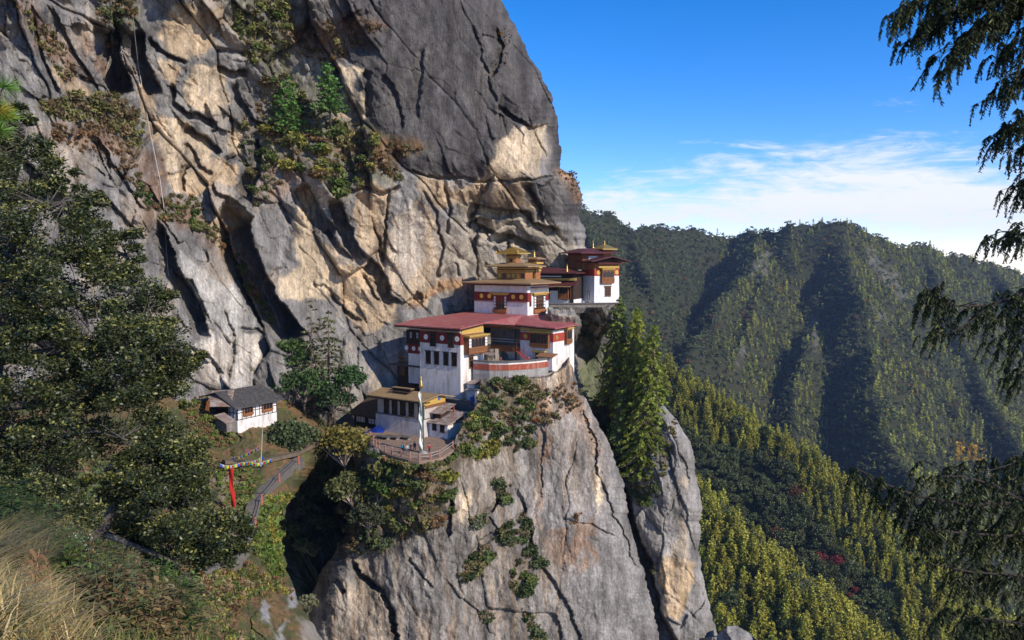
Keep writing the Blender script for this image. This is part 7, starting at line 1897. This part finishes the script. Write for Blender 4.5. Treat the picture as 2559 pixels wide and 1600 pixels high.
# herbs
M_HERB = leaf_mat("herb_leaf", True, trans=.25)
def herb_arrays(n, L, w):
    a = rng.uniform(0, 6.28, n); z = rng.uniform(.1, 1, n)
    base = np.stack([rng.normal(size=n) * .12, rng.normal(size=n) * .12, z * .55], -1)
    d = np.stack([np.cos(a), np.sin(a), rng.uniform(-.25, .5, n)], -1); s = np.stack([-np.sin(a), np.cos(a), np.zeros(n)], -1)
    l = (L * rng.uniform(.6, 1.3, n))[:, None]; ww_ = (w * rng.uniform(.7, 1.2, n))[:, None]
    m = base + d * l * .5
    V = np.stack([base, m - s * ww_, base + d * l - np.array((0, 0, 1)) * l * .25, m + s * ww_], 1).reshape(-1, 3)
    C = np.repeat(rng.uniform(.6, 1.4, n), 4)[:, None] * np.ones((1, 3))
    parts = [(V, np.arange(4 * n).reshape(n, 4), C)]
    for k in range(6):
        q = rng.uniform(0, 6.28); v, f = quadtube((0, 0, -.1), (math.cos(q) * .15, math.sin(q) * .15, .6), .008, .003, 3); parts.append((v, f, np.ones((len(v), 3)) * .8))
    return join(parts)
ME_HB = [mesh_of('herb', herb_arrays(230, .085, .017), M_HERB) for k in range(3)]
def herbs(poly, n, cols, size, label, group):
    for x, y in rnd_in(poly, n):
        o = bpy.data.objects.new('leafy_plant', ME_HB[rng.randint(3)]); s = rng.uniform(*size)
        o.location = bank_pt(x, y); o.scale = (s, s, s); o.rotation_euler = (0, 0, rng.uniform(0, 6.28)); o.color = (*(np.array(cols[rng.randint(len(cols))]) * rng.uniform(.8, 1.2)), 1)
        COL.objects.link(o); tag(o, label, 'plant', group)
herbs([(100, 1375), (260, 1440), (330, 1490), (250, 1520), (150, 1450)], 40, [(.09, .16, .03), (.14, .20, .04), (.22, .19, .06), (.07, .10, .035), (.13, .13, .05), (.20, .13, .06)], (.7, 1.3), 'leafy green plant on the near bank around the white flowers', 'leafy plants around the white flowers')
herbs([(220, 1500), (320, 1490), (430, 1545), (560, 1620), (330, 1640), (240, 1600)], 75, [(.09, .16, .03), (.13, .18, .05), (.06, .085, .03), (.22, .17, .07), (.10, .12, .05), (.20, .12, .06), (.13, .15, .06), (.26, .21, .10)], (.7, 1.4), 'leafy green plant at the bottom of the near bank', 'leafy plants at the bottom of the bank')
herbs([(-40, 1340), (100, 1370), (110, 1420), (-40, 1400)], 14, [(.06, .10, .03), (.10, .12, .04)], (.8, 1.5), 'dull green plant along the top edge of the near bank', 'plants on the bank edge')
# white everlasting flowers
M_PETAL = surf("white_petals", (.78, .77, .72), None, 8, .7); M_STEM = surf("grey_green_stem", (.20, .23, .14), None, 8)
def flowerplant(p, k):
    o = tag(empty('white_flower_plant', p), 'plant with heads of small white flowers on the near bank', 'flowers', 'white flowers on the near bank')
    st_ = MB()
    for i in range(7):
        a = rng.uniform(0, 6.28); r_ = rng.uniform(.04, .22); h = rng.uniform(.35, .6); c = Vector((math.cos(a) * r_, math.sin(a) * r_, h))
        st_.tube([(0, 0, -.05), c * .6, c], [.006, .005, .003], 4)
        mb = MB()
        for q in range(9):
            e = c + Vector(rng.normal(size=3) * .022)
            mb.lathe([(.003, -.005), (.009, 0), (.010, .005), (.005, .008)], e, 6)
        mb.build('flower_head', M_PETAL, o)
    st_.build('stem', M_STEM, o)
for i, (x, y) in enumerate([(168, 1395), (186, 1402), (152, 1412), (176, 1420), (196, 1425), (205, 1440), (218, 1452), (188, 1440)]): flowerplant(bank_pt(x, y), i)
# dead brown fern stalk
dp = bank_pt(88, 1560)
fern = tag(empty('dead_fern', dp), 'dead brown fern stalk rising from the dry grass', 'fern')
fh = abs(float(solve_y(np.array(dp), np.array((0, 0, 1.0)), 1372)))
MB().tube([(0, 0, -.1), (.02, 0, fh * .5), (.06, 0, fh)], [.010, .007, .003], 5).build('stem', surf("dead_stem", (.36, .22, .10), None, 8), fern)
Vv = []; Fv = []
for k in range(9):
    z0 = fh * (.35 + .07 * k); sd = 1 if k % 2 else -1; L_ = .17 * (1.15 - .07 * k)
    for q in range(14):
        t = q / 13; cx_, cz_ = .03 + sd * L_ * t, z0 + .08 * math.sin(t * 3.0) - .16 * t * t
        for s2 in (-1, 1):
            b = len(Vv); l_ = .036 * (1 - .75 * t)
            Vv += [(cx_, 0, cz_), (cx_ + .012, s2 * l_ * .7, cz_ - l_ * .5), (cx_ + .02, s2 * l_, cz_ - l_), (cx_ + .02, 0, cz_)]; Fv.append((b, b + 1, b + 2, b + 3))
M_DF = surf("dead_frond", (.22, .125, .06), (.15, .08, .04), 9)
for k in range(9):
    a_, b_ = k * 14 * 2, (k + 1) * 14 * 2
    np_mesh('frond', Vv[a_ * 4:b_ * 4], [tuple(i - a_ * 4 for i in f) for f in Fv[a_:b_]], M_DF, fern)

# ------------------------------------------------------------------ big evergreen oaks on the left
M_OAK = leaf_mat("oak_leaves", False, (1, 1, 1), trans=.12, rough=.42, spec=.4)
M_OBARK = surf("oak_bark", (.115, .09, .075), (.05, .042, .036), 3, .95, 1.2, 8, dirt=(.30, .29, .24), dirt_amt=.5)
def leafy(P, size, rng, tip):
    n = len(P)
    a = rng.normal(size=(n, 3)); a[:, 2] = a[:, 2] * .6 + .15; a /= np.linalg.norm(a, axis=1)[:, None]
    b = rng.normal(size=(n, 3)); b -= (b * a).sum(1)[:, None] * a; b /= np.linalg.norm(b, axis=1)[:, None]
    s = (size * rng.uniform(.7, 1.3, n))[:, None]
    V = np.stack([P, P + a * s * .5 + b * s * .24, P + a * s, P + a * s * .5 - b * s * .24], 1).reshape(-1, 3)
    g = np.array((.042, .054, .017)); y = np.array((.19, .185, .05))
    c = np.where(tip[:, None], y, g) * rng.uniform(.6, 1.4, (n, 1))
    return V, np.arange(4 * n).reshape(n, 4), np.repeat(c, 4, 0)
def oak(label, polyg, D, thick, ncl, per, trunk, limbs, leaf=.15, lean=None):
    b = atv(*trunk[0][:2], trunk[0][2]); o = tag(empty('oak_tree', b), label, 'oak tree')
    tp = [atv(x, y, d) - b for x, y, d, r_ in trunk]
    MB().tube(tp, [t[3] for t in trunk], 9).build('trunk', M_OBARK, o, True)
    LP = []
    for lm in limbs:
        q = [atv(x, y, d) - b for x, y, d, r_ in lm]
        MB().tube(q, [t[3] for t in lm], 7).build('limb', M_OBARK, o, True)
        for a_, c_ in zip(q[:-1], q[1:]):
            for k in range(6): LP.append(np.array(a_ + (c_ - a_) * k / 6))
    LP = np.array(LP)
    parts = []; tw = MB()
    pts = [q for q in rnd_in(polyg, ncl * 2) if fbm(np.array([q[0] / 75]), np.array([q[1] / 60]), ncl * .1, 3)[0] > -.30][:ncl]
    pts = [(x + rng.normal() * 14, y + rng.normal() * 12) for x, y in pts]
    for x, y in pts:
        if x > 505 and y < 1290: continue            # the banner and flags hang in the open here
        e = float(poly_sd(np.array([x]), np.array([y]), polyg)[0])
        dd = thick * min(1, e / 130.0) * rng.uniform(-1, 1) - .6 * min(1, e / 130.0)
        c = np.array(atv(x, y, D + dd) - b)
        r_ = rng.uniform(.42, .85) * D / 32 * (.75 if e < 25 else 1)
        if e < 18: r_ *= .6
        e = max(e, 0)
        q = rng.normal(size=(per, 3)); q /= np.linalg.norm(q, axis=1)[:, None]
        rad = rng.uniform(.15, 1, per) ** .5
        P = c + q * (rad * r_)[:, None] * np.array((1, 1, .62))
        tip = (rng.uniform(size=per) < .03 + (.62 if rng.uniform() < .55 else .12) * (q[:, 2] > .15) * (rad > .7))  # upper outer leaves yellowed: new growth, with sunlight put into the colour
        parts.append(leafy(P, leaf * D / 32, rng, tip))
        k = np.argmin(((LP - c) ** 2).sum(1)); lp_ = LP[k]
        mid = (lp_ + c) / 2 + rng.normal(size=3) * .25
        tw.tube([lp_, mid, c], [.03, .018, .006], 4)
    tw.build('twigs', M_OBARK, o)
    V, F, C = join(parts)
    np_mesh('crown', V, F, M_OAK, o, col=C)
    return o
oak('huge evergreen oak filling the left edge with yellow tipped leaves', [(-170, 300), (-60, 262), (50, 262), (90, 330), (150, 385), (165, 470), (235, 490), (262, 560), (325, 585), (345, 680), (400, 695), (440, 765), (478, 830), (498, 915), (470, 1000), (420, 1020), (390, 1090), (330, 1150), (200, 1220), (60, 1250), (-170, 1260)],
    32, 3.2, 560, 270, [(-130, 1420, 31, .55), (-70, 1150, 31.5, .46), (-15, 900, 32, .38), (25, 720, 32, .30), (20, 560, 32.5, .2), (40, 400, 33, .09)],
    [[(25, 720, 32, .2), (120, 640, 32.5, .15), (240, 620, 33, .1), (330, 640, 33, .05)], [(-15, 900, 32, .24), (120, 880, 31, .18), (280, 860, 30.5, .12), (440, 860, 30.5, .06)], [(-40, 1020, 31.7, .24), (100, 1010, 32.5, .16), (260, 1000, 33, .11), (420, 960, 33.5, .05)],
     [(22, 640, 32.2, .14), (90, 520, 31.5, .1), (180, 500, 31, .05)], [(-55, 1090, 31.6, .16), (30, 1065, 31.3, .11), (110, 1100, 31, .08), (230, 1075, 30.6, .05), (320, 1100, 30.5, .03)], [(25, 480, 32.6, .1), (60, 380, 32, .06), (70, 300, 32, .03)]])
oak('lower evergreen oak leaning over the stairway', [(280, 1130), (400, 1080), (470, 1020), (492, 1100), (545, 1150), (560, 1230), (618, 1300), (622, 1370), (560, 1400), (470, 1448), (390, 1440), (350, 1380), (290, 1320), (255, 1220)],
    40, 3.4, 230, 260, [(215, 1420, 39, .42), (250, 1330, 39.4, .36), (290, 1270, 40, .28), (330, 1220, 40, .2)],
    [[(330, 1220, 40, .2), (400, 1180, 40, .14), (480, 1150, 40.5, .06)], [(290, 1270, 40, .22), (400, 1300, 39.5, .13), (520, 1320, 39, .08), (590, 1340, 39, .03)], [(250, 1330, 39.4, .2), (350, 1370, 39, .12), (450, 1410, 38.6, .05)], [(320, 1230, 40, .14), (340, 1150, 40.5, .08), (400, 1100, 41, .04)]], leaf=.145)
oak('small shrubby oak on the bank between the big oak and the grass', [(-120, 1190), (60, 1180), (180, 1200), (240, 1280), (210, 1350), (120, 1380), (-120, 1330)],
    24, 1.6, 120, 170, [(60, 1420, 23.5, .16), (70, 1350, 24, .13), (60, 1290, 24, .08)], [[(70, 1340, 24, .08), (150, 1290, 24, .05), (200, 1280, 24, .02)], [(65, 1320, 24, .08), (-20, 1260, 24, .04)], [(60, 1300, 24, .07), (90, 1230, 24, .03)]], leaf=.13)
# long needled pine tip at the left edge
pn = atv(-60, 330, 12.0); pt_ = tag(empty('pine_branch', pn), 'bright green long needled pine tip at the left edge above the oak', 'pine')
MB().tube([(-.3, 0, -1.6), (0, 0, 0), (.25, 0, .25), (.42, 0, .62)], [.03, .022, .016, .01], 6).build('branch', M_OBARK, pt_)
Vn, Fn, Cn = [], [], []
for tc, L_, c in (((.46, 0, .66), .26, (.12, .24, .04)), ((.40, -.05, .30), .22, (.30, .25, .03)), ((.44, .05, .22), .24, (.16, .27, .03)), ((.36, 0, .02), .24, (.12, .22, .03)), ((.30, .05, .42), .2, (.15, .22, .05))):
    n = 130; d = rng.normal(size=(n, 3)); d[:, 2] = d[:, 2] * .6 + .35; d /= np.linalg.norm(d, axis=1)[:, None]
    s = np.cross(d, (0, 1, .2)); s /= np.linalg.norm(s, axis=1)[:, None] + 1e-9
    l = (L_ * rng.uniform(.6, 1.1, n))[:, None]; p0 = np.array(tc)
    b = len(Vn) and sum(len(v) for v in Vn)
    Vn.append(np.stack([p0 + 0 * d - s * .004, p0 + 0 * d + s * .004, p0 + d * l + s * .002 - np.array((0, 0, .12)) * l, p0 + d * l - s * .002 - np.array((0, 0, .12)) * l], 1).reshape(-1, 3))
    Fn.append(np.arange(4 * n).reshape(n, 4) + (b or 0)); Cn.append(np.repeat(np.array(c) * rng.uniform(.6, 1.4, (n, 1)), 4, 0))
np_mesh('needles', np.concatenate(Vn), np.concatenate(Fn), M_WOOD, pt_, col=np.concatenate(Cn))

# ------------------------------------------------------------------ weeping cypress at the right edge
M_CYP = leaf_mat("cypress_foliage", False, (1, 1, 1), trans=.10, rough=.6, spec=.2)
M_CBARK = surf("cypress_bark", (.07, .052, .042), (.035, .027, .022), 8, .9, .8, stretch=(1, 1, .2))
cb0 = atv(2960, 1900, 8.0)
cyp = tag(empty('weeping_cypress', cb0), 'dark weeping cypress hanging its branches in from the right edge', 'cypress')
MB().tube([atv(x, y, d) - cb0 for x, y, d in ((2990, 2300, 8), (2960, 1900, 8), (2900, 1300, 8.1), (2870, 700, 8.2), (2850, 100, 8.3), (2840, -500, 8.4))], [.24, .22, .19, .16, .13, .10], 10).build('trunk', M_CBARK, cyp, True)
SV, SF, SC = [], [], []; nb = 0
BR_ = MB()
def spray(p, L, dirx, k):
    """a drooping spray: a bent stem with short scale-leaf strips on either side"""
    global nb
    n = int(74 * L / .3) + 10
    t = np.linspace(.02, 1, n)
    sway = rng.normal() * .12
    ax = np.stack([dirx * L * .42 * t ** .7 + sway * L * t * t, rng.normal() * .18 * L * t, L * (.12 * t - 1.0 * t ** 1.5)], -1) + p
    al = np.where(np.arange(n) % 2 == 0, 1, -1)
    l = L * .19 * (1.1 - .65 * t) * rng.uniform(.6, 1.3, n)
    d = np.stack([al * rng.uniform(.25, .8, n), rng.normal(size=n) * .5, -rng.uniform(.5, 1.1, n)], -1); d /= np.linalg.norm(d, axis=1)[:, None]
    w = np.stack([rng.normal(size=n), rng.normal(size=n), rng.normal(size=n) * .3], -1); w -= (w * d).sum(1)[:, None] * d; w /= np.linalg.norm(w, axis=1)[:, None]
    w *= (.0036 + .0025 * rng.uniform(size=n))[:, None]
    e = ax + d * l[:, None]
    V = np.stack([ax - w * .8, ax + w * .8, ax + d * l[:, None] * .6 + w, e + w * .15, e - w * .15, ax + d * l[:, None] * .6 - w], 1).reshape(-1, 3)
    b = np.arange(n)[:, None] * 6 + nb
    SV.append(V); SF.append(np.concatenate([b + np.array([[0, 1, 2, 5]]), b + np.array([[5, 2, 3, 4]])])); nb += 6 * n
    c = np.where(rng.uniform(size=(n, 1)) < .2, np.array((.11, .12, .035)), np.array((.024, .032, .012))) * rng.uniform(.6, 1.4, (n, 1))
    SC.append(np.repeat(c, 6, 0))
def branch(pts, r0, dens, Lr, start=.25, sub=True, yspread=.35):
    q = [np.array(atv(x, y, d) - cb0) for x, y, d in pts]
    BR_.tube([Vector(v) for v in q], [r0 * (1 - .8 * i / (len(q) - 1)) for i in range(len(q))], 6)
    seg = [np.linalg.norm(b - a) for a, b in zip(q[:-1], q[1:])]; tot = sum(seg)
    n = int(tot * dens * (1.05 if pts[0][1] < 200 else 1.15 if pts[0][1] < 640 else .62))
    for i in range(n):
        s = rng.uniform(start, 1) * tot; k = 0
        while k < len(seg) - 1 and s > seg[k]: s -= seg[k]; k += 1
        p = q[k] + (q[k + 1] - q[k]) * min(1, s / seg[k]); dx = q[k + 1][0] - q[k][0]
        off = np.array((rng.normal() * .05, rng.normal() * yspread * .5, rng.normal() * .03))
        p2 = p + off
        if np.linalg.norm(off) > .30: BR_.tube([Vector(p), Vector((p + p2) / 2 + np.array((0, 0, .03))), Vector(p2)], [.006, .004, .002], 3, cap=False)
        spray(p2, rng.uniform(*Lr), math.copysign(rng.uniform(.3, 1.2), dx), i)
cd = 7.6
branch([(2850, -120, 8.2), (2640, -70, cd), (2450, -40, cd - .3), (2330, -15, cd - .4), (2240, 25, cd - .5)], .022, 62, (.14, .38), .3)
branch([(2700, -60, 8), (2560, 10, cd), (2470, 50, cd - .2), (2410, 100, cd - .3), (2385, 150, cd - .3)], .014, 66, (.14, .38), .25)
branch([(2760, 20, 8), (2600, 60, cd - .2), (2540, 110, cd - .3), (2500, 150, cd - .3)], .013, 60, (.14, .34), .3)
branch([(2840, 180, 8.2), (2680, 230, cd), (2580, 280, cd), (2510, 330, cd)], .016, 52, (.14, .36), .4)
branch([(2840, 350, 8.2), (2700, 400, cd), (2600, 440, cd), (2545, 480, cd)], .016, 46, (.14, .36), .45)
branch([(2840, 480, 8.2), (2700, 520, cd), (2590, 560, cd), (2510, 590, cd), (2490, 600, cd)], .014, 44, (.12, .30), .5)
branch([(2850, 640, 8.2), (2700, 690, cd), (2560, 735, cd - .2), (2470, 765, cd - .3), (2390, 765, cd - .3), (2330, 735, cd - .3), (2300, 705, cd - .3)], .022, 42, (.14, .36), .32)
branch([(2470, 765, cd - .3), (2430, 800, cd - .4), (2380, 830, cd - .5), (2330, 840, cd - .5)], .009, 46, (.12, .32), .1)
branch([(2620, 720, cd), (2560, 780, cd - .1), (2530, 840, cd - .2), (2510, 900, cd - .2)], .010, 46, (.16, .36), .1)
branch([(2700, 850, 8), (2600, 880, cd), (2550, 920, cd), (2525, 960, cd)], .010, 40, (.14, .32), .4)
branch([(2860, 1150, 8), (2700, 1210, cd), (2560, 1255, cd - .2), (2420, 1262, cd - .3), (2290, 1240, cd - .4), (2200, 1205, cd - .5), (2140, 1170, cd - .5)], .026, 46, (.16, .40), .28)
branch([(2860, 1080, 8.2), (2700, 1130, cd + .2), (2560, 1150, cd + .1), (2460, 1180, cd)], .018, 46, (.16, .38), .4)
branch([(2870, 1250, 8), (2700, 1310, cd), (2520, 1340, cd - .3), (2380, 1330, cd - .5), (2260, 1300, cd - .6)], .022, 52, (.16, .42), .25)
branch([(2880, 1380, 8), (2700, 1420, cd), (2560, 1440, cd - .3), (2430, 1430, cd - .5), (2330, 1410, cd - .6)], .020, 54, (.16, .42), .25)
branch([(2890, 1500, 8), (2700, 1540, cd), (2560, 1560, cd - .3), (2450, 1545, cd - .4), (2380, 1540, cd - .5)], .018, 54, (.16, .42), .25)
branch([(2900, 1620, 8), (2720, 1650, cd), (2560, 1660, cd - .3), (2440, 1640, cd - .4)], .018, 44, (.16, .42), .25)
branch([(2560, 1255, cd - .2), (2480, 1210, cd - .5), (2400, 1190, cd - .7), (2330, 1190, cd - .8)], .012, 50, (.14, .36), .1)
branch([(2780, -160, 8.3), (2560, -60, cd + .3), (2420, 0, cd + .2), (2330, 60, cd + .1), (2280, 110, cd)], .014, 48, (.12, .30), .3)
branch([(2800, 80, 8.3), (2620, 130, cd + .2), (2560, 180, cd + .1), (2520, 230, cd), (2500, 250, cd)], .012, 48, (.12, .30), .35)
branch([(2830, 280, 8.3), (2680, 320, cd + .2), (2590, 360, cd), (2540, 400, cd)], .012, 40, (.12, .28), .4)
BR_.build('branch', M_CBARK, cyp)
np_mesh('foliage', np.concatenate(SV), np.concatenate(SF), M_CYP, cyp, col=np.concatenate(SC))
# ------------------------------------------------------------------ thin valley haze
hb = MB().box(-420, 1650, -120, 2300, -600, 130)
m, nt = newmat("haze_air")
pv = nt.nodes.new('ShaderNodeVolumePrincipled')
pv.inputs['Color'].default_value = (.50, .66, 1.0, 1)
pv.inputs['Density'].default_value = 0.00005
pv.inputs['Anisotropy'].default_value = 0.1
oo = nt.nodes.new('ShaderNodeOutputMaterial')
nt.links.new(pv.outputs[0], oo.inputs['Volume'])
tag(hb.build('haze', m), 'pale blue haze filling the valley', 'haze', kind='stuff')
